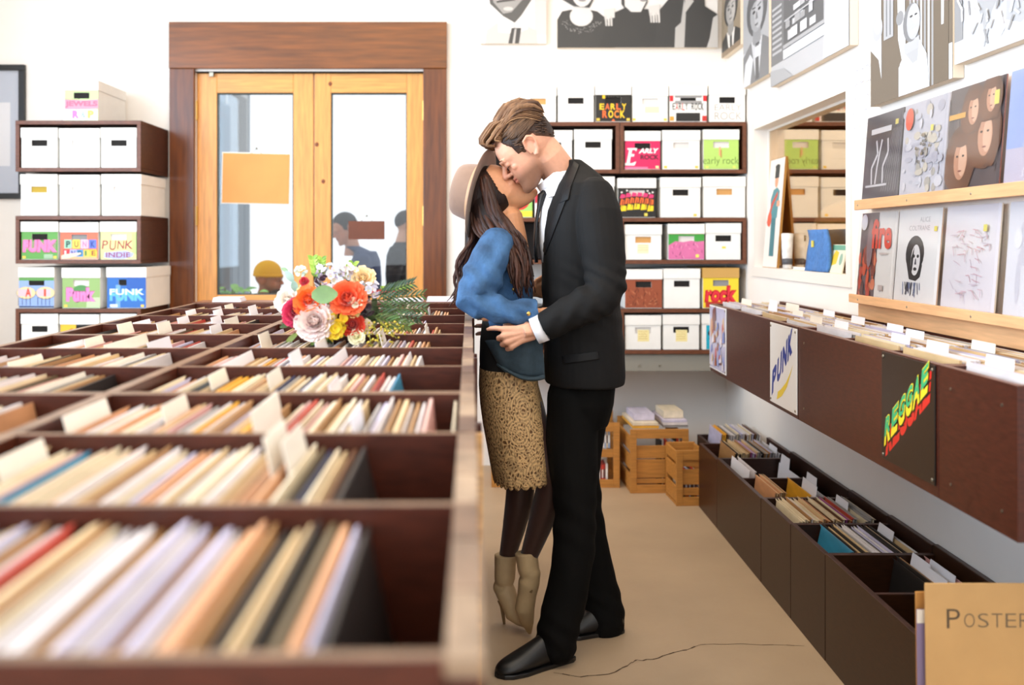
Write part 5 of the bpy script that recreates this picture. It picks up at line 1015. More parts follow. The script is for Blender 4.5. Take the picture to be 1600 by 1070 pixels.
def fuse(mb, voxel, smooth=3, name='body', lam=.5):
    me = bpy.data.meshes.new('tmp'); me.from_pydata(mb.v, [], mb.f); bm = bmesh.new(); bm.from_mesh(me); bmesh.ops.recalc_face_normals(bm, faces=bm.faces); bm.to_mesh(me); bm.free()
    o = bpy.data.objects.new('tmp', me); COL.objects.link(o); md = o.modifiers.new('r', 'REMESH'); md.mode = 'VOXEL'; md.voxel_size = voxel
    dg = bpy.context.evaluated_depsgraph_get(); dg.update(); out = bpy.data.meshes.new_from_object(o.evaluated_get(dg)); bpy.data.objects.remove(o); bpy.data.meshes.remove(me)
    out.name = name; n = len(out.vertices); co = np.empty(n*3); out.vertices.foreach_get('co', co); co = co.reshape(-1, 3)
    e = np.empty(len(out.edges)*2, int); out.edges.foreach_get('vertices', e); e = e.reshape(-1, 2)
    deg = np.bincount(e.ravel(), minlength=n).reshape(-1, 1)
    for i in range(smooth*2):
        acc = np.zeros_like(co); np.add.at(acc, e[:, 0], co[e[:, 1]]); np.add.at(acc, e[:, 1], co[e[:, 0]])
        co = co+(lam if i % 2 == 0 else -lam*1.03)*(acc/np.maximum(deg, 1)-co)
    out.vertices.foreach_set('co', co.ravel()); out.polygons.foreach_set('use_smooth', np.ones(len(out.polygons), bool)); out.update(); return out
def displace(me, fn):                                # fn(co, normals) -> distance along the normal
    n = len(me.vertices); co = np.empty(n*3); me.vertices.foreach_get('co', co); co = co.reshape(-1, 3); no = np.empty(n*3); me.vertices.foreach_get('normal', no); no = no.reshape(-1, 3)
    me.vertices.foreach_set('co', (co+no*np.asarray(fn(co, no)).reshape(-1, 1)).ravel()); me.update()
def paint(me, fn):                                   # fn(co) -> rgb per vertex
    n = len(me.vertices); co = np.empty(n*3); me.vertices.foreach_get('co', co); c = np.ones((n, 4), np.float32); c[:, :3] = fn(co.reshape(-1, 3)); at = me.color_attributes.new('Col', 'FLOAT_COLOR', 'POINT'); at.data.foreach_set('color', c.ravel())
def onto(bvh, px, py, lift=.0):                      # point of a finished surface seen at that pixel
    d = (P(px, py, 1)-Vector((0, 0, H))).normalized(); hit = bvh.ray_cast(Vector((0, 0, H)), d)
    return (hit[0]-d*lift) if hit[0] else None
def bvh_of(me): return BVHTree.FromPolygons([v.co.copy() for v in me.vertices], [tuple(p.vertices) for p in me.polygons])
def gauss(d, s): return np.exp(-(d/s)**2)
M_skin = mat('skin', vcol=True, rough=.5, sss=.12, noise=.04, nscale=90)
M_hairb = mat('hair_strands', vcol=True, rough=.5, spec=.3, noise=.3, nscale=60, stretch=(1, 1, .25), bump=.25, bscale=240)
M_suit = mat('black_suit_wool', '#131110', .8, noise=.12, nscale=300, bump=.05, bscale=500, spec=.25)
M_trous = mat('black_trouser_wool', '#080706', .85, bump=.04, bscale=400, spec=.15)
M_shirt = mat('white_shirt_cotton', '#f1eef0', .7)
M_tie = mat('black_tie_silk', '#131112', .4)
M_shoe = mat('black_leather', '#0b0908', .45, coat=.1, coat_rough=.3)
M_denim = mat('blue_denim', '#36597f', .85, noise=.42, nscale=16, bump=.22, bscale=130, detail=6)
M_denimd = mat('dark_denim_inside', '#33434d', .9, noise=.2, nscale=40, bump=.1, bscale=300)
M_topb = mat('black_knit_top', '#0f0d0d', .85)
M_tights = mat('dark_sheer_tights', '#3a1e14', .5, sheen=.25)
M_boot = mat('beige_suede', '#c2a67c', .6, noise=.07, nscale=30)
M_felt = mat('tan_felt', '#8f7260', .85, sheen=.2, noise=.05, nscale=40)
M_ribbon = mat('pale_ribbon', '#b8906c', .6)

def head_parts(man=True):
    """head in its own frame: x forward, z up, chin at z = 0"""
    mb = MB(); k = 1 if man else .94
    mb.ball((-.008, 0, .137), (.098*k, .076*k, .090), 30, 18)
    secs = [(-.002, .034, .020, .020), (.004, .0385, .0245, .012)] if 0 else []
    rows = [(-.002, .048, .083, .018), (.006, .030, .0905, .028), (.016, .012, .0925, .035), (.030, -.004, .0885, .043), (.044, -.014, .0885, .050), (.058, -.022, .0895, .056), (.075, -.03, .0885, .061), (.092, -.035, .0865, .064), (.108, -.035, .0855, .066), (.122, -.035, .0925, .067), (.140, -.035, .0930, .066), (.160, -.03, .0895, .062), (.178, -.02, .080, .054)]
    if not man: rows = [(z, b+.004, f-.003*(z < .05), w_*(.93 if z > .06 else .86)) for z, b, f, w_ in rows]
    ring_loft(mb, [((b+f)/2, 0, z, (f-b)/2, w_, 2.25) for z, b, f, w_ in rows], 32)
    kn = 1 if man else .8
    mb.tube([(.086, 0, .122), (.097, 0, .106), (.1065*1, 0, .092), (.112 if man else .110, 0, .083)], [(.0065*kn, .008), (.0075*kn, .008), (.0095*kn, .010), (.0115*kn, .0095)], 12, up=(0, 1, 0)); mb.ball((.1105, 0, .0825), (.0105*kn, .0115*kn, .0095), 14, 9)
    for s in (-1, 1):
        mb.ball((.098, s*.0115*kn, .0795), (.0105, .0075, .0075), 10, 7)
        mb.ball((.0765, s*.031, .1085), (.0135, .0165, .0125), 14, 9)              # closed lid over the eyeball
        mb.tube([(.0905, s*.010, .1225), (.0915, s*.03, .1265), (.080, s*.048, .1235)], [.007, .0085, .006], 10)   # brow ridge
        mb.ball((.060, s*.042, .088), (.018, .015, .014), 12, 8)                    # cheekbone
        if not man: continue
        # ear: helix tube, lobe and concha
        e0 = Vector((-.012, s*.075, .103)); rim = [e0+Vector((.012, 0, -.020)), e0+Vector((.016, s*.003, .006)), e0+Vector((.010, s*.010, .026)), e0+Vector((-.008, s*.015, .032)), e0+Vector((-.021, s*.016, .022)), e0+Vector((-.022, s*.013, .004)), e0+Vector((-.012, s*.008, -.018)), e0+Vector((-.001, s*.004, -.029)), e0+Vector((.008, s*.001, -.026))]
        mb.tube(rim, [.0045, .0045, .005, .0052, .005, .0045, .0048, .0065, .005], 8)
        mb.ball(e0+Vector((-.003, s*.002, 0)), (.016, .0065, .026), 10, 7)
    lz = .055
    mb.ball((.0865, 0, lz+.0065), (.0115, .0215, .0062), 14, 8); mb.ball((.0855, 0, lz-.006), (.0115, .0195, .0068), 14, 8)
    mb.ball((.078, 0, .012), (.0165, .02, .016), 12, 8)
    return mb
HS = 1.055
def head_frame(ear_px, ear_Y, facing, pitch, yaw=0, roll=0):
    """matrix that puts the local ear point at the pixel; facing +1 looks to +x, -1 to -x"""
    Rm = Matrix.Rotation(0 if facing > 0 else math.pi, 4, 'Z') @ Matrix.Rotation(R(yaw), 4, 'Z') @ Matrix.Rotation(R(-pitch), 4, 'Y') @ Matrix.Rotation(R(roll), 4, 'X')
    o = P(*ear_px, ear_Y)-(Rm @ Vector((-.01, 0, .105)))*HS; return Matrix.Translation(o) @ Rm @ Matrix.Scale(HS, 4)
def skin_paint(Mh, man, base, lip, scale=1):
    Mi = np.array(Mh.inverted())
    def fn(co):
        q = np.c_[co, np.ones(len(co))] @ Mi.T; x, y, z = q[:, 0], q[:, 1], q[:, 2]; c = np.tile(np.array(C(base)), (len(co), 1)); head = (z > -.03) & (z < .26) & (abs(y) < .12) & (abs(x) < .14)
        def mix(w_, col): nonlocal c; w_ = (w_*head).reshape(-1, 1); c = c*(1-w_)+np.array(C(col))*w_
        mix(.45*gauss(np.hypot(np.hypot(x-.065, abs(y)-.045), z-.08), .03), '#d08468'); mix(.5*gauss(np.hypot(x-.11, z-.083), .016), '#cf8064'); mix(.35*gauss(np.hypot(abs(y)-.08, z-.105), .03)*(abs(y) > .07), '#cf7f64')
        if man: mix(.72*(np.clip((.075-z)/.03, 0, 1))*np.clip((x+.03)/.04, 0, 1)*(z > -.02), '#6a4632'); mix(.4*gauss(np.hypot(x-.095, z-.070), .012)*(abs(y) < .03), '#7a5540')
        mix(.9*gauss(z-.055, .0105)*(abs(y) < .024)*(x > .083), lip); mix(.85*gauss(z-.0555, .0016)*(abs(y) < .023)*(x > .083), '#5a2620')
        mix(.8*gauss(z-.1005, .0022)*gauss(abs(y)-.031, .015)*(x > .07), '#2b1a14'); mix(.3*gauss(z-.113, .008)*gauss(abs(y)-.031, .018)*(x > .07), '#a8674e')
        mix(.7*gauss(np.hypot(abs(y)-.0115, (z-.0735)*1.4), .0042)*(x > .094), '#3a1c14')
        return c
    return fn
def finger(mb, pts, r0=.0092, r1=.0068): mb.tube(pts, [r0*1.0]+[r0+(r1-r0)*i/(len(pts)-1) for i in range(1, len(pts)-1)]+[r1*.8], 10); mb.ball(pts[-1], r1*.92, 9, 6); [mb.ball(p, r0*(1.06-.1*i), 9, 6) for i, p in enumerate(pts[:-1])]

# ================================================================ the man
YM = 3.28
man = thing('person', 'tall man in black suit and dark tie bending to kiss the woman in the hat', 'person', (P(905, 985, YM).x, YM, 0))
def up_(o, root): o.parent = root; o.matrix_parent_inverse = Matrix.Translation(root.location).inverted(); return o
def add(name, me, m, root): me.materials.append(m); o = link(name, me); return up_(o, root)
Mh = head_frame((829.3, 232), 3.245, -1, -39, yaw=-4)
B = MB(); sub(B, head_parts(True), Mh)
hl = lambda x, y, z: Mh @ Vector((x, y, z))
# neck, torso, limbs below the clothes
nb = P(886, 288, YM)
B.tube([hl(-.035, 0, .11), hl(-.038, 0, .05), nb+Vector((-.012, 0, .02)), nb+Vector((.01, 0, -.08))], [(.05, .058), (.052, .057), (.06, .064), (.075, .08)], 20, up=(0, 1, 0))
ring_loft(B, px_secs([(600, 868, 952, .15), (540, 864, 952, .14), (490, 862, 948, .13), (440, 858, 945, .15), (390, 855, 944, .16), (340, 858, 940, .165), (312, 864, 935, .15), (290, 872, 925, .10), (275, 876, 912, .07)], YM))
def limb(mb, pts, rad, n=16): mb.tube([P(*p) for p in pts], rad, n); [mb.ball(P(*p), r_ if not isinstance(r_, tuple) else r_[0], 14, 9) for p, r_ in ((pts[0], rad[0]), (pts[-1], rad[-1]))]
ARM = [(930, 312, 3.125), (938, 350, 3.08), (944, 400, 3.055), (947, 447, 3.04), (938, 466, 3.03), (910, 480, 3.02), (878, 497, 3.03), (846, 514, 3.05)]
limb(B, ARM, [.045, .05, .045, .04, .04, .04, .034, .028])
ARMF = [(928, 312, 3.44), (930, 380, 3.50), (926, 440, 3.54), (896, 478, 3.54), (850, 500, 3.50), (812, 510, 3.46)]
limb(B, ARMF, [.045, .05, .042, .038, .034, .028])
LN = [(896, 622, 3.20), (894, 690, 3.18), (896, 740, 3.16), (899, 800, 3.14), (896, 867, 3.12), (886, 925, 3.11), (873, 985, 3.10)]
LF = [(912, 622, 3.36), (905, 690, 3.37), (902, 740, 3.37), (911, 800, 3.37), (923, 867, 3.37), (934, 915, 3.365), (944, 955, 3.36)]
limb(B, LN, [.075, .07, .06, .052, .05, .042, .036]); limb(B, LF, [.075, .07, .06, .052, .05, .042, .036])
for h_, t_ in (((880, 1008, 3.125), (820, 1040, 3.04)), ((945, 974, 3.36), (905, 978, 3.33))): limb(B, [h_, t_], [.022, .016])
# near hand: back of the hand to the camera, closed on the denim
def hand(mb, W, K, tips, thumb):
    W = P(*W); K = [P(*k) for k in K]; a = W
    for i, k in enumerate(K): mb.tube([W+(K[0]-K[-1])*(.22-.15*i), W.lerp(k, .55), k], [(.017, .016), (.0145, .0145), .0112], 10)
    mb.ball(W.lerp((K[0]+K[3])/2, .5), (.03, .014, .026), 14, 9); mb.tube([W-(K[1]-W)*.35, W.lerp(K[1], .3)], [(.026, .022), (.03, .018)], 14)
    for k, t in zip(K, tips): finger(mb, [k]+[P(*q) for q in t])
    finger(mb, [P(*q) for q in thumb], .0105, .008)
hand(B, (832, 517, 3.045), [(786, 514, 3.035), (785, 525, 3.03), (790, 534.5, 3.032), (798, 542, 3.038)],
     [[(775, 512.5, 3.04), (767, 513, 3.05), (762.5, 514.5, 3.06)], [(779, 528, 3.045), (779, 530, 3.072), (786, 531, 3.085)], [(784.5, 538, 3.05), (785, 539, 3.077), (792, 540, 3.088)], [(793, 545, 3.055), (794, 545.5, 3.078), (800, 545, 3.088)]],
     [(822, 506, 3.06), (808, 503, 3.085), (797, 505, 3.10), (789, 508, 3.105)])
hand(B, (806, 512, 3.47), [(768, 500, 3.475), (764, 510, 3.48), (766, 520, 3.478), (770, 528, 3.472)], [[(756, 497, 3.47), (750, 497, 3.455), (747, 498, 3.44)], [(752, 509, 3.475), (746, 509, 3.458), (743, 510, 3.44)], [(754, 520, 3.475), (748, 521, 3.458), (745, 522, 3.445)], [(760, 531, 3.468), (755, 533, 3.455), (752, 534, 3.445)]], [(796, 500, 3.46), (786, 492, 3.45), (778, 488, 3.44), (772, 486, 3.435)])
me = fuse(B, .0032, 2); paint(me, skin_paint(Mh, True, '#dba183', '#c1705e')); add('body', me, M_skin, man)
# eyebrows and lashes
def brow(name, Mh, s_list, col, root, wd=.0035):
    for s in s_list:
        mb = MB()
        for i in range(16):
            t = i/15; b = Vector((.1005-.014*t*t, s*(.012+.038*t), .1245+.006*math.sin(t*2.6))); mb.tube([Mh @ b, Mh @ (b+Vector((.0005, s*.006, .0035-.003*t)))], [wd*.5*(1-.4*t), .0006], 5, col)
        up_(mb.build(name, M_hairb, None, smooth=True), root)
brow('eyebrow', Mh, (-1, 1), '#3a2618', man)
def lashes(Mh, root, col='#1c120e', L=.006):
    for s in (-1, 1):
        mb = MB()
        for i in range(12):
            t = i/11; b = Vector((.0885-.012*abs(t-.35), s*(.018+.027*t), .1005)); mb.tube([Mh @ b, Mh @ (b+Vector((L*.9, s*.002, -L*.55)))], [.0009, .0003], 4, col)
        up_(mb.build('eyelash', M_hairb), root)
lashes(Mh, man, L=.005)
# hair: clipped sides plus long swept top
def hair_cap(Mh, c, r, line, off=1.0, col='#31211a', n=96, m=60, soft=False):
    mb = MB(); vs = []; fs = []
    for i in range(m+1):
        th = math.pi*i/m
        for j in range(n):
            ph = 2*math.pi*j/n; d = Vector((math.sin(th)*math.cos(ph), math.sin(th)*math.sin(ph), math.cos(th))); p = Vector((c[0]+r[0]*d.x, c[1]+r[1]*d.y, c[2]+r[2]*d.z)); t = max(0, min(1, (p.z-line(p.x, p.y))/.012)); t = t*t*(3-2*t); f = .90+.10*t
            vs.append(Mh @ Vector((c[0]+(p.x-c[0])*f, (p.y)*f, c[2]+(p.z-c[2])*f)))
    for i in range(m):
        for j in range(n): j2 = (j+1) % n; fs.append((i*n+j, (i+1)*n+j, (i+1)*n+j2, i*n+j2))
    fc = []
    for f in fs:
        p = Mh.inverted() @ ((vs[f[0]]+vs[f[2]])*.5); t = max(0, min(1, (p.z-line(p.x, p.y)+.004)/.03)); fc.append(tuple(Vector(C('#6b4b36') if soft else C(col)).lerp(Vector(C(col)), t)))
    mb.add(vs, fs, fc); return mb
def line_m(x, y):
    if x > .062: return .168
    if x > .038: return .13+(x-.038)*1.6
    if x > .020: return .10
    if x > .006: return .092
    if x > -.045: return .128
    return .128-.9*min(.062, -.045-x)-.012
rh = random.Random(31)
hb = hair_cap(Mh, (-.012, 0, .139), (.0965, .0805, .0925), line_m, soft=True)
hair = up_(hb.build('hair', M_hairb, None, smooth=True), man)
def bez(pts, n=9):
    pts = [Vector(p) for p in pts]; out = []
    for i in range(n):
        t = i/(n-1)*(len(pts)-1); k = min(int(t), len(pts)-2); f = t-k; p0 = pts[max(k-1, 0)]; p1 = pts[k]; p2 = pts[k+1]; p3 = pts[min(k+2, len(pts)-1)]
        out.append(.5*((2*p1)+(p2-p0)*f+(2*p0-5*p1+4*p2-p3)*f*f+(3*p1-p0-3*p2+p3)*f**3))
    return out
lk = MB()
for i in range(190):
    y0 = rh.uniform(-1, 1); lay = rh.random(); y = .058*y0; hgt = (1-.45*y0*y0)
    st = rh.random()
    x0 = .086-.012*abs(y0)-.10*st*(st > .25); z0 = .176+.012*(1-abs(y0)) + (0 if st < .25 else .035*min(1, (st-.25)*2.2)*(1-.5*abs(y0)))
    up1 = .046*hgt*(1-.45*st)*(.7+.4*lay)
    pts = [(x0, y, z0), (x0+.022*(1-1.3*st), y*1.05, z0+up1*.8), (x0-.012, y*1.1, z0+up1*1.12), (x0-.055, y*1.14, min(.262, z0+up1*1.0+.012)), (x0-.10, y*1.16, z0+up1*.45+.004), (x0-.135, y*1.1, z0-.03)]
    pts = [(max(-.112, p[0]), p[1], p[2] if p[0] > -.09 else min(p[2], .20)) for p in pts]
    c = Vector(C('#6e4c33')).lerp(Vector(C('#a07a58')), max(0, rh.gauss(.3, .3))) if lay > .35 else Vector(C('#4b3222'))
    r = rh.uniform(.0045, .0075)
    lk.tube([hl(*p) for p in bez(pts, 12)], [r*.5, r*.9]+[(r*1.5, r*.6)]*7+[(r*1.1, r*.5), (r*.7, r*.4), .001], 7, tuple(c))
for i in range(420):          # clipped hair of the sides and nape
    sg = rh.choice((-1, 1)); x0 = rh.uniform(-.108, .03); z0 = rh.uniform(.05, .19); q = 1-((z0-.139)/.0925)**2-((x0+.012)/.0965)**2
    if q < .01 or z0 < line_m(x0, 0)+.012: continue
    y0 = sg*.0805*math.sqrt(q); n_ = Vector(((x0+.012)/.0965**2, y0/.0805**2, (z0-.139)/.0925**2)).normalized(); d = (Vector((-.8, 0, -.55))-n_*Vector((-.8, 0, -.55)).dot(n_)).normalized(); p = Vector((x0, y0, z0)); L = .012+.10*max(0, z0-.10)
    lk.tube([hl(*p), hl(*(p+d*L*.5+n_*.0022)), hl(*(p+d*L+n_*.0004))], [.0022, .0022, .0006], 5, tuple(Vector(C('#2e1f16')).lerp(Vector(C('#5d4230')), rh.random())))
for i in range(120):          # sides and temples swept back into the top
    sg = rh.choice((-1, 1)); z0 = rh.uniform(.138, .205); x0 = rh.uniform(-.03, .058 if z0 > .165 else .03); yy = .0805*math.sqrt(max(.05, 1-((z0-.139)/.0925)**2-((x0+.012)/.0965)**2)); L = rh.uniform(.04, .08); pts = []
    for k in range(6):
        t = k/5; x = x0-L*t; z = z0+.008*t; q = 1-((z-.139)/.0925)**2-((x+.012)/.0965)**2; pts.append((x, sg*(.0805*math.sqrt(max(.02, q))+.003*math.sin(t*3.1)+.0012), z))
    lk.tube([hl(*p) for p in bez(pts, 8)], [.001, .003, .0036, .0036, .0034, .003, .0022, .0008], 6, tuple(Vector(C('#3f2b1d')).lerp(Vector(C('#7a5a40')), rh.random()*(z0-.13)/.075)))
up_(lk.build('hair_top', M_hairb, None, smooth=True), man)
# jacket
J = MB()
ring_loft(J, px_secs([(596, 852, 973, .195), (585, 851, 974.5, .196), (540, 850, 974, .19), (490, 848, 969, .178), (440, 847, 966, .19), (400, 847, 965, .2), (360, 848, 964, .207), (330, 852, 962, .207), (308, 860, 957, .2), (290, 868, 949, .175), (276, 876, 938, .13), (262, 882, 922, .092), (251, 884, 907, .072)], YM, 2.4), 40)
SL_ = [(930, 308, 3.125), (936, 340, 3.085), (941, 380, 3.062), (945, 420, 3.048), (946, 448, 3.035), (938, 466, 3.025), (915, 477, 3.02), (890, 489, 3.024), (866, 502, 3.034), (852, 510, 3.042)]
limb(J, SL_[:-1], [.066, .074, .072, .067, .066, .064, .06, .054, .05], 22); J.tube([P(*SL_[-2]), P(*SL_[-1])], [.05, .047], 22)
limb(J, ARMF[:-1]+[(826, 507, 3.47)], [.066, .07, .064, .058, .05, .045], 20)
me = fuse(J, .0045, 4, 'jacket')
def folds(co, no):
    x, y, z = co.T; e = np.array(P(948, 455, 3.03)); d = np.linalg.norm(co-e, axis=1); a = .0035*gauss(d, .12)*np.sin((x*.8+z*1.2)*95+np.sin(z*40)); f = np.array(P(890, 489, 3.02)); d2 = np.linalg.norm(co-f, axis=1)
    a += .002*gauss(d2, .10)*np.sin((x*1.1-z*.5)*110); a += .0022*gauss(z-P(0, 490, YM).z, .10)*np.sin(z*75+x*30)*(y > 3.07); a += .0012*np.sin(x*37+z*21)*np.sin(y*33); return a
displace(me, folds); jb = bvh_of(me); jacket = add('jacket', me, M_suit, man)
def seam(name, pxs, r, m, parent, bv, n=24, lift=.0005, root=man, flat=None):
    pts = [p for p in (onto(bv, q.x, q.y, lift) for q in bez([(a, b, 0) for a, b in pxs], n)) if p]
    o = MB().tube(pts, flat or r, 8).build(name, m, None, smooth=True); up_(o, root); o.parent = root; return o
def patch(name, poly, m, bv, root, lift=.004, n=14, thick=.004):
    """a cloth piece laid on a finished surface: quad of pixel corners a-b (top) to d-c (bottom)"""
    a, b, c, d = [Vector((*q, 0)) for q in poly]; vs = []; ok = {}
    for i in range(n+1):
        for j in range(n+1):
            q = a.lerp(b, j/n).lerp(d.lerp(c, j/n), i/n); p = onto(bv, q.x, q.y, lift)
            if p: ok[(i, j)] = len(vs); vs.append(p)
    fs = [(ok[i, j], ok[i, j+1], ok[i+1, j+1], ok[i+1, j]) for i in range(n) for j in range(n) if all(k in ok for k in ((i, j), (i, j+1), (i+1, j+1), (i+1, j)))]
    o = MB().add(vs, fs).build(name, m, None, smooth=True); s_ = o.modifiers.new('thick', 'SOLIDIFY'); s_.thickness = thick; s_.offset = 0; return up_(o, root)
M_lapel = mat('black_lapel', '#0d0b0b', .6, spec=.3)
patch('lapel', [(897, 252), (905, 258), (852, 398), (847, 388)], M_lapel, jb, man, .004, 18)
patch('lapel', [(880, 300), (893, 288), (888, 312), (874, 318)], M_lapel, jb, man, .005, 8)
for i, (px, py) in enumerate(((906, 462), (912, 455))): pass
patch('pocket_flap', [(878, 556), (935, 548), (937, 561), (880, 569)], M_lapel, jb, man, .003, 10)
seam('armhole_seam', [(944, 279), (922, 300), (908, 340), (906, 385)], .0015, M_lapel, jacket, jb)
# shirt: collar, chest and both cuffs
S_ = MB(); cN = nb
ring = []
def band(mb, c, nrm, ra, rb, h_, t, n=30, tilt=None):
    nrm = Vector(nrm).normalized(); a = Vector((0, 1, 0)); a = (a-nrm*a.dot(nrm)).normalized(); b = nrm.cross(a); vs = []; fs = []
    for k, (dr, dz) in enumerate(((0, 0), (t, 0), (t*.6, h_), (-t*.2, h_))):
        for j in range(n): q = 2*math.pi*j/n; vs.append(Vector(c)+a*(ra+dr)*math.cos(q)+b*(rb+dr)*math.sin(q)+nrm*dz)
    for k in range(4):
        for j in range(n): j2 = (j+1) % n; k2 = (k+1) % 4; fs.append((k*n+j, k*n+j2, k2*n+j2, k2*n+j))
    mb.add(vs, fs)
nv = Vector((-.62, 0, .78)); band(S_, P(877, 285, YM), nv, .066, .07, .042, .008)
ring_loft(S_, px_secs([(410, 846, 876, .05), (380, 843, 874, .055), (350, 842, 876, .06), (325, 845, 880, .06), (305, 851, 886, .06), (290, 858, 892, .062)], YM-.01), 24)
o = S_.build('shirt', M_shirt, None, smooth=True); up_(o, man)
mb = MB().add([P(852, 297, 3.225), P(866, 288, 3.215), P(880, 278, 3.208), P(868, 306, 3.20), P(857, 309, 3.21)], [(0, 1, 2, 3, 4)]); o = mb.build('collar_point', M_shirt); up_(o, man); s_ = o.modifiers.new('t', 'SOLIDIFY'); s_.thickness = .004
cw = MB(); wdir = (P(836, 517, 3.046)-P(852, 510, 3.042)).normalized(); band(cw, P(850, 511, 3.043), wdir, .036, .041, .034, .004, 28); up_(cw.build('cuff', M_shirt, None, smooth=True), man)
wd2 = (P(812, 510, 3.46)-P(850, 500, 3.5)).normalized(); cw = MB(); band(cw, P(834, 505, 3.48), wd2, .036, .04, .034, .004, 28); up_(cw.build('cuff', M_shirt, None, smooth=True), man)
tw = MB().tube([P(853, 299, 3.255), P(846, 306, 3.25), P(842, 325, 3.25), P(837.5, 350, 3.25), P(836, 380, 3.25), P(838, 410, 3.25)], [(.014, .012), (.02, .014), (.017, .007), (.026, .006), (.032, .006), (.034, .006)], 14, up=(0, 1, 0)); up_(tw.build('tie', M_tie, None, smooth=True), man)
# trousers
T = MB(); ring_loft(T, px_secs([(660, 858, 948, .16), (625, 860, 958, .175), (590, 862, 962, .172), (560, 866, 958, .165)], YM, 2.3), 32)
limb(T, LN[:-1]+[(874, 975, 3.10), (868, 1004, 3.095)], [.09, .086, .078, .07, .068, .0675, .068, .07], 22); limb(T, LF[:-1]+[(943, 950, 3.355), (944, 974, 3.35)], [.09, .086, .076, .07, .069, .068, .07, .073], 22)
me = fuse(T, .006, 4, 'trousers')
def tf(co, no):
    x, y, z = co.T; return .0025*gauss(z-.45, .12)*np.sin(z*70+x*45+y*30)+.003*gauss(z-.09, .07)*np.sin(z*95+x*60+y*20)+.0015*np.sin(z*24+x*50)
displace(me, tf); add('trousers', me, M_trous, man)
def shoe(name, heel, toe, root, m, wd=.046, hgt=.085):
    h_, t_ = Vector(heel), Vector(toe); h_.z = t_.z = 0; d = (t_-h_); L = d.length; d.normalize(); s = Vector((-d.y, d.x, 0)); mb = MB()
    prof = [(.0, .030, .080), (.06, .037, .10), (.2, .040, .115), (.36, .040, .108), (.52, .043, .086), (.7, .048, .066), (.86, .043, .052), (.95, .031, .042), (1.0, .014, .030)]; vs = []; fs = []; n = 16
    for t, w_, hh in prof:
        for j in range(n):
            q = math.pi*2*j/n; c, sn = math.cos(q), math.sin(q); zz = .008+(hh-.008)*max(0, .5+.5*sn)**1.3; vs.append(h_+d*(L*t)+s*(w_*math.copysign(abs(c)**.75, c)*(1-.25*max(0, sn)))+Vector((0, 0, zz)))
    k = len(prof)
    for i in range(k-1):
        for j in range(n): j2 = (j+1) % n; fs.append((i*n+j, i*n+j2, (i+1)*n+j2, (i+1)*n+j))
    fs += [tuple(range(n-1, -1, -1)), tuple((k-1)*n+j for j in range(n))]; mb.add(vs, fs); o = up_(mb.build(name, m, None, smooth=True), root); sb = o.modifiers.new('s', 'SUBSURF'); sb.levels = sb.render_levels = 1
    so = MB(); pl = [(0, .026), (.06, .037), (.25, .039), (.5, .043), (.7, .050), (.87, .044), (.96, .03), (1.01, .008)]; poly = [h_+d*(L*t)+s*w_ for t, w_ in pl]+[h_+d*(L*t)-s*w_ for t, w_ in pl[::-1]]
    so.prism([(p.x, p.y) for p in poly], lambda u, v, w_: Vector((u, v, w_)), .014); o2 = so.build('sole', m, o, bevel=.003); o2.matrix_parent_inverse = Matrix.Identity(4)
    hb_ = MB(); pl2 = [(0, .026), (.06, .036), (.27, .037)]; return o
shoe('shoe', P(893, 1024, 3.13), P(776, 1052, 2.985), man, M_shoe); shoe('shoe', P(972, 985, 3.35), P(868, 985, 3.29), man, M_shoe)

# ================================================================ the woman
YW_ = 3.30
wom = thing('person', 'woman in tan felt hat, blue denim jacket, gold lace skirt and beige heeled boots', 'person', (P(808, 982, YW_).x, YW_, 0))
Wh = head_frame((772.5, 312), 3.31, 1, 57, yaw=0); wl = lambda x, y, z: Wh @ Vector((x, y, z))
B = MB(); sub(B, head_parts(False), Wh)
wn = P(797, 362, YW_)
B.tube([wl(-.035, 0, .10), wl(-.03, 0, .045), P(795, 338, YW_), wn, wn+Vector((-.01, 0, -.07))], [(.045, .048), (.045, .047), (.045, .047), (.05, .055), (.07, .08)], 18, up=(0, 1, 0))
ring_loft(B, px_secs([(640, 766, 836, .145), (600, 764, 832, .15), (560, 764, 828, .125), (520, 766, 824, .108), (480, 766, 822, .115), (440, 766, 824, .12), (400, 768, 822, .135), (378, 774, 815, .13), (366, 780, 810, .08)], YW_))
WA = [(776, 384, 3.165), (764, 410, 3.135), (750, 445, 3.11), (740, 472, 3.10), (760, 488, 3.085), (795, 489, 3.08), (828, 487, 3.09)]
limb(B, WA, [.036, .036, .034, .034, .03, .026, .022])
WF = [(776, 384, 3.44), (762, 425, 3.49), (756, 462, 3.50), (790, 468, 3.50), (826, 455, 3.48)]
limb(B, WF, [.036, .036, .034, .028, .022])
LA = [(803, 640, 3.36), (812, 700, 3.37), (815, 745, 3.375), (811, 785, 3.385), (803, 825, 3.40), (793, 868, 3.41)]
LB = [(815, 640, 3.24), (840, 700, 3.23), (864, 745, 3.225), (855, 785, 3.24), (842, 825, 3.26), (826, 870, 3.275)]
limb(B, LA, [.07, .058, .048, .046, .038, .027]); limb(B, LB, [.07, .058, .048, .046, .038, .027])
hand(B, (834, 491, 3.095), [(858, 488, 3.098), (859, 494, 3.10), (858, 500, 3.103), (855, 505, 3.106)], [[(868, 487, 3.10), (875, 486, 3.105), (880, 486, 3.11)], [(870, 494, 3.105), (878, 494, 3.11), (883, 494, 3.115)], [(868, 502, 3.108), (875, 503, 3.113), (880, 503, 3.118)], [(863, 509, 3.11), (868, 511, 3.114), (872, 512, 3.118)]], [(842, 489, 3.095), (849, 485, 3.093), (856, 484, 3.092), (861, 484, 3.092)])
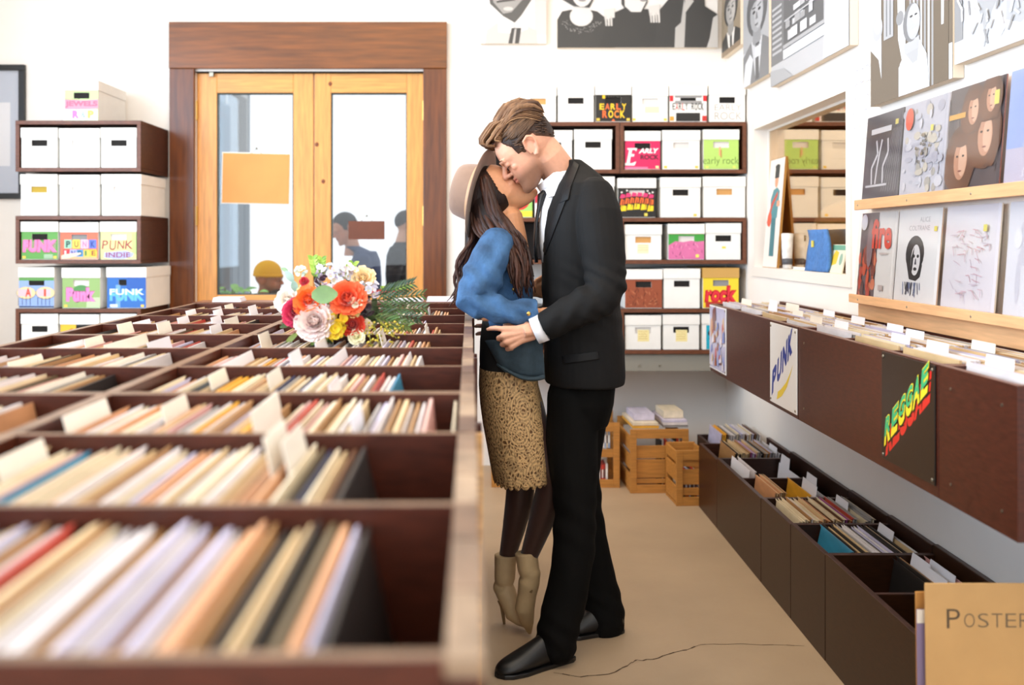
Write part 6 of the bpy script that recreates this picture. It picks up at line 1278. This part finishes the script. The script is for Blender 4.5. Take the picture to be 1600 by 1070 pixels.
hand(B, (830, 453, 3.475), [(848, 444, 3.47), (850, 450, 3.475), (850, 456, 3.477), (847, 462, 3.478)], [[(858, 440, 3.475), (865, 438, 3.478), (869, 437, 3.482)], [(861, 449, 3.48), (868, 449, 3.484), (873, 449, 3.488)], [(860, 458, 3.482), (867, 459, 3.486), (871, 460, 3.49)], [(855, 466, 3.482), (861, 468, 3.485), (864, 469, 3.488)]], [(834, 445, 3.47), (840, 438, 3.47), (846, 434, 3.472), (850, 431, 3.474)])
me = fuse(B, .0032, 2); paint(me, skin_paint(Wh, False, '#d99a70', '#b9544e')); add('body', me, M_skin, wom)
brow('eyebrow', Wh, (-1, 1), '#2a1a12', wom, .003); lashes(Wh, wom, L=.009)
# tights
T = MB(); limb(T, LA, [.074, .062, .0515, .0495, .041, .030], 18); limb(T, LB, [.074, .062, .0515, .0495, .041, .030], 18); add('tights', fuse(T, .006, 3, 'tights'), M_tights, wom)
# black top
T = MB(); ring_loft(T, px_secs([(590, 750, 838, .162), (560, 749, 836, .150), (530, 750, 834, .128), (495, 754, 832, .125), (450, 757, 830, .13), (410, 760, 828, .14), (385, 766, 822, .13)], YW_), 30); add('top', fuse(T, .006, 2, 'top'), M_topb, wom)
# lace skirt with a scalloped hem
rows = [(572, 749, 838, .160), (600, 748, 841, .168), (630, 750, 849, .172), (660, 754, 856, .172), (690, 760, 861, .168), (715, 765, 865, .162), (738, 771, 866, .155)]
sk = MB(); n = 120; vs = []; fs = []; secs = px_secs(rows, YW_, 2.3)[::-1]; fine = []
for i in range(len(secs)-1):
    for t in np.linspace(0, 1, 5, endpoint=(i == len(secs)-2)): fine.append(tuple(a*(1-t)+b*t for a, b in zip(secs[i], secs[i+1])))
for i, (cx, cy, z, ra, rb, ex) in enumerate(fine):
    for j in range(n):
        q = 2*math.pi*j/n; c, s = math.cos(q), math.sin(q); u = i/(len(fine)-1); wob = 1+.012*math.sin(q*7+u*3)*u; dz = -(.012*abs(math.sin(q*15)))*max(0, u-.85)/.15+.012*max(0, u-.6)*c*2
        vs.append((cx+ra*wob*math.copysign(abs(c)**(2/ex), c), cy+rb*wob*math.copysign(abs(s)**(2/ex), s), z+dz-.012*u*(s < 0)*abs(s)))
for i in range(len(fine)-1):
    for j in range(n): j2 = (j+1) % n; fs.append((i*n+j, (i+1)*n+j, (i+1)*n+j2, i*n+j2))
sk.add(vs, fs)
ml = bpy.data.materials.new('gold_lace'); ml.use_nodes = True; nt = ml.node_tree; N, L = nt.nodes, nt.links; bs = N['Principled BSDF']; bs.inputs['Roughness'].default_value = .7
tc = N.new('ShaderNodeTexCoord'); mp = N.new('ShaderNodeMapping'); mp.inputs['Scale'].default_value = (1, 1, .8); L.new(tc.outputs['Object'], mp.inputs[0])
nz = N.new('ShaderNodeTexNoise'); nz.inputs['Scale'].default_value = 14; L.new(mp.outputs[0], nz.inputs['Vector']); vm = N.new('ShaderNodeVectorMath'); vm.operation = 'SCALE'; vm.inputs['Scale'].default_value = .05; L.new(nz.outputs['Color'], vm.inputs[0]); va = N.new('ShaderNodeVectorMath'); L.new(mp.outputs[0], va.inputs[0]); L.new(vm.outputs[0], va.inputs[1])
vo = N.new('ShaderNodeTexVoronoi'); vo.feature = 'DISTANCE_TO_EDGE'; vo.inputs['Scale'].default_value = 105; L.new(va.outputs[0], vo.inputs['Vector'])
wv = N.new('ShaderNodeTexVoronoi'); wv.feature = 'F1'; wv.inputs['Scale'].default_value = 13; L.new(mp.outputs[0], wv.inputs['Vector']); sn = N.new('ShaderNodeMath'); sn.operation = 'SINE'; ms = N.new('ShaderNodeMath'); ms.operation = 'MULTIPLY'; ms.inputs[1].default_value = 55; L.new(wv.outputs['Distance'], ms.inputs[0]); L.new(ms.outputs[0], sn.inputs[0])
cr = N.new('ShaderNodeValToRGB'); cr.color_ramp.elements[0].position = .09; cr.color_ramp.elements[0].color = (*C('#c9a471'), 1); cr.color_ramp.elements[1].position = .32; cr.color_ramp.elements[1].color = (*C('#5d3c1c'), 1); L.new(vo.outputs['Distance'], cr.inputs[0])
mr = N.new('ShaderNodeMapRange'); mr.inputs[1].default_value = -1; mr.inputs[2].default_value = 1; mr.inputs[3].default_value = .72; mr.inputs[4].default_value = 1.2; L.new(sn.outputs[0], mr.inputs[0]); vs2 = N.new('ShaderNodeVectorMath'); vs2.operation = 'SCALE'; L.new(cr.outputs[0], vs2.inputs[0]); L.new(mr.outputs[0], vs2.inputs['Scale']); L.new(vs2.outputs[0], bs.inputs['Base Color'])
bp = N.new('ShaderNodeBump'); bp.inputs['Strength'].default_value = .7; bp.inputs['Distance'].default_value = .004; bp.invert = True; L.new(vo.outputs['Distance'], bp.inputs['Height']); L.new(bp.outputs[0], bs.inputs['Normal'])
o = sk.build('skirt', ml, None, smooth=True); up_(o, wom); s_ = o.modifiers.new('t', 'SOLIDIFY'); s_.thickness = .003
# denim jacket
J = MB()
ring_loft(J, px_secs([(512, 756, 838, .145), (480, 753, 834, .145), (440, 752, 832, .15), (400, 756, 828, .158), (378, 763, 822, .155), (366, 768, 815, .13), (358, 776, 808, .09)], YW_, 2.3), 34)
WS = [(777, 382, 3.16), (766, 405, 3.13), (755, 432, 3.11), (745, 454, 3.095), (739, 468, 3.09), (752, 476, 3.08), (774, 482, 3.075), (798, 488, 3.072), (818, 487, 3.078)]
limb(J, WS[:-1], [.058, .064, .066, .061, .054, .046, .044, .042], 22); J.tube([P(*WS[-2]), P(*WS[-1]), P(838, 486, 3.085)], [.043, .041, .042], 22)
limb(J, WF[:-1]+[(815, 460, 3.485)], [.058, .062, .056, .045, .041], 20)
me = fuse(J, .0042, 3, 'denim_jacket')
def df(co, no):
    x, y, z = co.T; e = np.array(P(745, 478, 3.08)); d = np.linalg.norm(co-e, axis=1); a = .0062*gauss(d, .17)*np.sin((x*1.0+z*.45)*88+np.sin(z*50)*1.3); f = np.array(P(800, 488, 3.07)); d2 = np.linalg.norm(co-f, axis=1)
    a += .0034*gauss(d2, .12)*np.sin((x*.55+z*1.2)*115); a += .0035*gauss(np.linalg.norm(co-np.array(P(770, 400, 3.1)), axis=1), .12)*np.sin((x*.9-z*.5)*70); a += .0015*np.sin(x*70)*np.sin(z*61); return a
displace(me, df); db = bvh_of(me); dj = add('denim_jacket', me, M_denim, wom)
M_seam = mat('pale_denim_seam', '#86aed6', .8); M_seamd = mat('dark_denim_seam', '#28507f', .8)
seam('cuff_seam', [(814, 468), (811, 480), (812, 492), (815, 503)], .0016, M_seam, dj, db, root=wom, lift=.001); seam('cuff_seam', [(835, 468), (834, 480), (835, 490), (837, 502)], .0016, M_seam, dj, db, root=wom, lift=.001)
seam('armhole_seam', [(772, 361), (790, 372), (798, 392), (796, 418)], .0016, M_seamd, dj, db, root=wom, lift=.001); seam('sleeve_seam', [(716, 470), (735, 497), (770, 503), (808, 503)], .0012, M_seamd, dj, db, root=wom, lift=.0006)
for px, py in ((800, 440), (803, 452), (826, 490)):
    p = onto(db, px, py, .001)
    if p: up_(MB().ball(p, (.007, .003, .007), 10, 6).build('button', M_brass, None, smooth=True), wom)
# lifted lower front of the jacket, seen from its dark inside
def sheet(name, top, bot, m, root, n=16, k=8, thick=.006, wave=.006):
    a = bez([P(*q) for q in top], n); b = bez([P(*q) for q in bot], n); vs = []; fs = []
    for i in range(k+1):
        for j in range(n): p = a[j].lerp(b[j], i/k); p.y += wave*math.sin(j*.9+i*.5)-.012*math.sin(math.pi*i/k); vs.append(p)
    for i in range(k):
        for j in range(n-1): fs.append((i*n+j, i*n+j+1, (i+1)*n+j+1, (i+1)*n+j))
    o = MB().add(vs, fs).build(name, m, None, smooth=True); s_ = o.modifiers.new('t', 'SOLIDIFY'); s_.thickness = thick; s_.offset = 1; return up_(o, root)
sheet('jacket_skirt', [(757, 532, 3.16), (772, 531, 3.11), (795, 528, 3.095), (820, 522, 3.10), (846, 512, 3.13)], [(777, 568, 3.135), (790, 577, 3.115), (810, 587, 3.11), (832, 591, 3.11), (851, 588, 3.12)], M_denimd, wom)
sheet('waistband', [(777, 566, 3.13), (790, 575, 3.108), (810, 584, 3.10), (832, 588, 3.10), (851, 584, 3.112)], [(780, 573, 3.13), (793, 582, 3.108), (812, 592, 3.10), (833, 596, 3.10), (851, 592, 3.112)], mat('denim_band', '#3a4a52', .9, noise=.15, nscale=60), wom, thick=.009, wave=.004)
# hat
ax = Vector((-.945, .24, .225)).normalized(); hc = P(749.5, 303, 3.325)
def lathe(prof, n=56):
    a = ax.orthogonal().normalized(); b = ax.cross(a); vs = []; fs = []
    for r_, h_ in prof:
        for j in range(n): q = 2*math.pi*j/n; vs.append(hc+ax*h_+(a*math.cos(q)+b*math.sin(q))*r_)
    for i in range(len(prof)-1):
        for j in range(n): j2 = (j+1) % n; fs.append((i*n+j, i*n+j2, (i+1)*n+j2, (i+1)*n+j))
    return MB().add(vs, fs)
crown = up_(lathe([(.101, .002), (.100, .017), (.097, .042), (.093, .062), (.089, .075), (.081, .084), (.068, .087), (.05, .083), (.02, .079), (.001, .078)]).build('hat_crown', M_felt, None, smooth=True), wom); s_ = crown.modifiers.new('t', 'SOLIDIFY'); s_.thickness = .003; s_.offset = -1
brim = up_(lathe([(.092, -.002), (.103, .0), (.125, -.002), (.145, -.005), (.158, -.007), (.161, -.006), (.158, -.0035), (.145, -.0015), (.125, .0015), (.104, .0035)]).build('hat_brim', M_felt, None, smooth=True), wom)
up_(lathe([(.1022, .003), (.1022, .020), (.1008, .0205), (.1008, .003)]).build('hat_band', M_ribbon, None, smooth=True), wom)
# long wavy hair
hm = MB(); rw = random.Random(5)
hm2 = hair_cap(Wh, (-.012, 0, .135), (.099, .079, .090), lambda x, y: (.168 if x > .055 else .10+(x-.02)*1.9 if x > .02 else .045), col='#22120d'); up_(hm2.build('hair', M_hairb, None, smooth=True), wom)
G1 = [[(760, 274, 3.225), (765, 294, 3.208), (772, 312, 3.198), (781, 331, 3.188), (796, 352, 3.165), (815, 372, 3.145), (826, 400, 3.135)],
      [(754, 280, 3.222), (759, 302, 3.204), (766, 328, 3.192), (786, 356, 3.17), (806, 376, 3.15), (820, 402, 3.135), (826, 436, 3.125)],
      [(757, 292, 3.255), (764, 325, 3.215), (782, 358, 3.19), (806, 378, 3.16), (822, 405, 3.135), (827, 440, 3.125), (828, 472, 3.125)],
      [(752, 300, 3.25), (758, 335, 3.215), (772, 362, 3.17), (793, 388, 3.135), (806, 420, 3.115), (813, 450, 3.11), (818, 478, 3.112)],
      [(748, 305, 3.26), (752, 338, 3.22), (762, 360, 3.18), (782, 382, 3.14), (797, 405, 3.12), (803, 435, 3.11), (806, 458, 3.11)],
      [(743, 312, 3.28), (744, 345, 3.25), (752, 366, 3.20), (770, 374, 3.15), (788, 380, 3.13), (800, 396, 3.12), (812, 425, 3.115)]]
G2 = [[(745, 315, 3.30), (740, 350, 3.29), (737, 372, 3.26), (724, 396, 3.24), (716, 425, 3.23), (710, 455, 3.23), (703, 478, 3.22)],
      [(748, 310, 3.34), (744, 350, 3.35), (738, 380, 3.34), (726, 410, 3.32), (722, 440, 3.31), (714, 466, 3.30), (706, 482, 3.29)],
      [(752, 312, 3.40), (750, 350, 3.42), (744, 390, 3.42), (738, 420, 3.40), (732, 450, 3.39), (726, 470, 3.38), (722, 486, 3.37)]]
def locks(mb, guides, n, spread, r0, r1, cols, amp=.006, endfade=True):
    for i in range(n):
        u = rw.uniform(0, len(guides)-1.001); k = int(u); f = u-k; ph = rw.uniform(0, 6.28); fr = rw.uniform(1.6, 2.6); L = rw.uniform(.78, 1.0) if endfade else 1
        base = bez([P(*a).lerp(P(*b), f) for a, b in zip(guides[k], guides[k+1])], 20); m = max(8, int(20*L)); off = Vector((rw.gauss(0, spread), rw.gauss(0, spread*.8), rw.gauss(0, spread*.5))); pts = []
        for j, p in enumerate(base[:m]):
            t = j/19; w_ = amp*(.3+1.4*t); pts.append(p+off*(.5+t)+Vector((w_*math.sin(t*6.28*fr+ph), .6*w_*math.cos(t*6.28*fr+ph), 0)))
        c = Vector(C(cols[0])).lerp(Vector(C(cols[1])), rw.random()); r = rw.uniform(r0, r1); m = len(pts)
        mb.tube(pts, [(r*1.3*(1-.8*max(0, (j/(m-1)-.65)/.35)), r*.8*(1-.8*max(0, (j/(m-1)-.65)/.35))) for j in range(m)], 7, tuple(c))
hm.tube(bez([P(*q) for q in [(752, 300, 3.29), (762, 335, 3.255), (778, 362, 3.215), (796, 386, 3.175), (810, 420, 3.15), (816, 445, 3.145)]], 14), [.05, .05, .05, .05, .048, .045, .043, .04, .037, .034, .03, .026, .02, .012], 14, '#1a0d0a')
hm.tube(bez([P(*q) for q in [(750, 310, 3.36), (747, 350, 3.37), (742, 385, 3.36), (735, 420, 3.34), (727, 455, 3.32)]], 12), [.05, .05, .048, .045, .042, .038, .034, .03, .025, .02, .014, .008], 14, '#1a0d0a')
locks(hm, G1, 165, .006, .004, .007, ('#1e0f0b', '#452619')); locks(hm, G2, 46, .008, .003, .0055, ('#24130d', '#583222'), .009)
up_(hm.build('long_hair', M_hairb, None, smooth=True), wom)
# heeled ankle boots
def boot(name, shaft, heel, ball, toe, spike, r_sh=.038):
    A_, Hl, Bl, To = P(*shaft), P(*heel), P(*ball), P(*toe); mb = MB(); ank = A_.lerp(Hl, .55)+(Bl-Hl)*.12
    mb.tube([A_, A_.lerp(ank, .5), ank], [(r_sh*1.05, r_sh*1.05), (r_sh, r_sh), (r_sh*.98, r_sh*.98)], 18); mb.tube([Hl+(A_-Hl)*.12, Hl.lerp(Bl, .3)+(A_-Hl)*.18, Hl.lerp(Bl, .62)+(A_-Hl)*.10, Bl, Bl.lerp(To, .55), To], [.031, .037, .033, .034, .022, .006], 18); mb.ball(Hl+(A_-Hl)*.15, .032, 14, 9); mb.ball(ank, r_sh*.97, 14, 9)
    o = add(name, fuse(mb, .004, 3, name), M_boot, wom); sp0, sp1 = P(*spike[0]), P(*spike[1]); up_(MB().tube([sp0, sp0.lerp(sp1, .25), sp1], [.014, .0075, .0045], 12).build('heel', mat('boot_heel', '#8f7550', .5), None, smooth=True), wom)
    sl = MB(); s = (To-Hl).normalized(); dn = (sp1-sp0).normalized(); return o
boot('boot', (790, 866, 3.41), (783, 926, 3.415), (804, 958, 3.37), (823, 979, 3.345), ((783, 938, 3.415), (788, 974.5, 3.405)))
boot('boot', (822, 862, 3.275), (832, 902, 3.265), (820, 950, 3.285), (828, 990, 3.305), ((836, 905, 3.262), (829, 926, 3.24)))
# ---------------------------------------------------------------- people and plants outside the glass door
def passer(label, head_px, Y, facing, pitch, yaw, hair, coat, skin, legs, beard=None, cap=None, shoulder=.21, bend=0, seat=None, arm_px=None, hood=False, dx=0):
    s = F/Y; Hm = head_frame(head_px, Y, facing, pitch, yaw); hp = Hm @ Vector((-.02, 0, .05)); g = -.16
    t = thing('person', label, 'person', (hp.x, Y, g)); fx = facing; B = MB(); sub(B, head_parts(True), Hm); neck = hp+Vector((-.02*fx, 0, -.09))
    B.tube([Hm @ Vector((-.035, 0, .1)), hp, neck, neck+Vector((0, 0, -.08))], [.05, .052, .06, .07], 14)
    zs = neck.z-.06; hip = max(g+.5, zs-.52) if seat is None else seat; cx = neck.x-.02*fx+dx
    tor = [(cx, Y, hip-.05, .12, .17, 2.3), (cx, Y, hip+.12, .115, .155, 2.3), (cx, Y, hip+.3, .125, .185, 2.4), (cx, Y, zs-.06, .115, .20, 2.4), (cx, Y, zs+.02, .085, .14, 2.2)]
    ring_loft(B, [(a, b, c, d*.8, e*.8, f) for a, b, c, d, e, f in tor], 20)
    K = MB(); ring_loft(K, tor, 24); ring_loft(K, [(cx, Y, zs, .08, .13, 2), (neck.x, Y, zs+.06, .065, .07, 2)], 20); fore = []
    for sg in (-1, 1):
        sh = Vector((cx, Y+sg*(shoulder-.02), zs-.06)); el = Vector((cx-.05*fx, Y+sg*(shoulder+.04), zs-.34)); wr = Vector((cx+(.12 if sg < 0 else .16)*fx, Y+sg*shoulder*.8, zs-.50)) if arm_px is None else P(*arm_px[0 if sg < 0 else 1], Y+sg*shoulder)
        K.tube([sh, sh.lerp(el, .5), el, el.lerp(wr, .35)], [.062, .06, .054, .05], 14); K.ball(sh, .064, 12, 8); K.ball(el, .053, 10, 7); B.tube([sh, el, wr], [.04, .036, .028], 12)
        d = (wr-el).normalized(); side = d.cross(Vector((0, 1, 0))).normalized(); kn = [wr+d*.085+side*(.03-.02*i) for i in range(4)]; B.tube([wr, wr+d*.09], [(.026, .018), (.036, .014)], 12)
        for i, k in enumerate(kn): finger(B, [k, k+d*.03, k+d*.05+Vector((0, -.01, -.008)), k+d*.065+Vector((0, -.018, -.018))], .0095, .008)
        finger(B, [wr+d*.02+side*.03, wr+d*.05+side*.055, wr+d*.075+side*.06], .0105, .009)
    me = fuse(B, .006, 2); sk = skin_paint(Hm, bool(beard), skin, '#b86a58'); paint(me, sk); add('body', me, M_skin, t)
    add('jacket', fuse(K, .010, 2, 'jacket'), coat, t)
    Lg = MB()
    for sg in (-1, 1):
        if seat is None: pts = [Vector((cx, Y+sg*.09, hip)), Vector((cx+.02*fx, Y+sg*.1, (hip+g)/2+.02)), Vector((cx-.02*fx, Y+sg*.1, g+.06))]
        else: pts = [Vector((cx, Y+sg*.09, hip)), Vector((cx+.4*fx, Y+sg*.11, hip+.02)), Vector((cx+.42*fx, Y+sg*.11, g+.06))]
        Lg.tube(pts, [.09, .07, .05], 14); Lg.ball(pts[1], .07, 12, 8); Lg.ball(pts[0], .09, 12, 8)
        sm = MB().ball(pts[2]+Vector((.06*fx, 0, -.02)), (.13, .045, .04), 14, 8); up_(sm.build('shoe', M_shoe, None, smooth=True), t)
    add('trousers', fuse(Lg, .012, 2, 'trousers'), legs, t)
    if hair:
        hc_ = hair_cap(Hm, (-.012, 0, .139), (.100, .083, .096), line_m, col=hair); up_(hc_.build('hair', M_hairb, None, smooth=True), t)
    if cap:
        cm = hair_cap(Hm, (-.01, 0, .150), (.106, .088, .098), lambda x, y: .135, col=cap); up_(cm.build('beanie', mat('yellow_knit', '#e0a71c', .9, bump=.2, bscale=120), None, smooth=True), t)
        bm_ = MB().tube([Hm @ Vector((-.006+.103*math.cos(q), .085*math.sin(q), .138)) for q in np.linspace(0, 2*math.pi, 25)], .012, 8, cap, cap=False); up_(bm_.build('beanie_cuff', MATS['yellow_knit'], None, smooth=True), t)
    if beard:
        bd_ = MB(); sub(bd_, MB().ball((.058, 0, .018), (.044, .05, .036), 16, 10), Hm); bd_.c = [C(beard)]*len(bd_.f); up_(bd_.build('beard', M_hairb, None, smooth=True), t)
    return t
M_navy = mat('navy_sweater', '#22345a', .85); M_jeans = mat('outdoor_jeans', '#1f2531', .85); M_tan = mat('tan_coat', '#9c6638', .85); M_char = mat('charcoal_coat', '#1f2024', .85)
passer('bearded dark haired man in navy sweater seen through the glass behind the brown sign', (541, 357), 7.7, -1, -22, 30, '#1c1410', M_navy, '#b88468', M_jeans, shoulder=.2, dx=.09)
passer('bearded man in a yellow beanie seated outside the glass door', (418, 437), 7.3, 1, -2, -14, None, M_tan, '#9a6448', M_jeans, beard='#1e120e', cap='#e0a71c', seat=.35)
passer('person in a charcoal coat half hidden by the door stile outside', (634, 352), 8.5, 1, -6, 25, '#241b18', M_char, '#c79a80', M_jeans)
seat_b = thing('bench', 'plain wooden bench under the seated man outside the door', 'bench', (P(412, 450, 7.3).x-.0, 7.3, -.16))
MB().box((-.35, -.3, .32), (.30, .3, .36)).build('seat', M_ledge, seat_b, bevel=.004)
for x in (-.3, .25):
    for y in (-.26, .22): MB().box((x, y, 0), (x+.04, y+.04, .32)).build('leg', M_ledge, seat_b)
# red cloth over an outdoor table, leafy plants below the panes
tb = thing('draped_table', 'outdoor table draped in a red cloth beyond the door glass', 'table', (P(618, 452, 6.6).x, 6.6, -.16)); M_red = mat('red_cloth', '#d3352c', .8)
MB().box((-.3, -.25, 1.14), (.3, .25, 1.17)).build('tabletop', M_ledge, tb)
for x in (-.27, .24):
    for y in (-.22, .19): MB().box((x, y, 0), (x+.03, y+.03, 1.14)).build('leg', M_ledge, tb)
mb = MB(); n = 24
for i in range(n+1):
    for j in range(13):
        x, y = -.34+.68*i/n, -.29+.58*j/12; z = 1.178+.018*math.sin(i*.9)*math.sin(j*.8)+.05*max(0, (x-.0))*(.5-abs(x-.15)); e = max(abs(x)-.3, abs(y)-.25, 0); mb.v.append((x, y, z-e*4.5))
for i in range(n):
    for j in range(12): q = i*13+j; mb.f.append((q, q+13, q+14, q+1)); mb.c.append((1, 1, 1))
mb.build('cloth', M_red, tb, smooth=True)
ro = random.Random(14)
def plant(label, px, py, Y, n, col, k=1.0):
    c = P(px, py, Y); t = thing('potted_plant', label, 'plant', (c.x, Y, -.16)); MB().tube([(0, 0, 0), (0, 0, .02), (0, 0, .42), (0, 0, .44)], [.12, .13, .17, .17], 20, '#8a6a58').build('pot', M_print, t, smooth=True)
    top = c.z+.16; st = MB()
    for i in range(n):
        a = ro.uniform(0, 6.28); r_ = ro.uniform(.05, .24)*k; b = Vector((r_*.3*math.cos(a), r_*.3*math.sin(a), top-.25)); e = Vector((r_*math.cos(a), r_*math.sin(a), top+ro.uniform(-.12, .04))); st.tube([(0, 0, .43), b, e], .005, 5, '#5d7a3a')
        mb = MB(); leaf(mb, e, (math.cos(a), math.sin(a)*.6-.3, ro.uniform(-.2, .5)), ro.uniform(.14, .22)*k, ro.uniform(.08, .12)*k, ro.choice(col), Vector((0, -.4, 1)), .35, 6); mb.build('leaf', M_leaf, t, smooth=True)
    st.build('stem', M_leaf, t)
plant('broad leaved green plant outside under the pane with the tan sign', 360, 452, 6.62, 14, ['#5da04a', '#74b45c', '#4c8a40', '#88c06c'], .55); plant('small green plant outside beside the seated man', 398, 464, 6.17, 9, ['#6aa84f', '#4f8f45', '#86bb62'], .42)
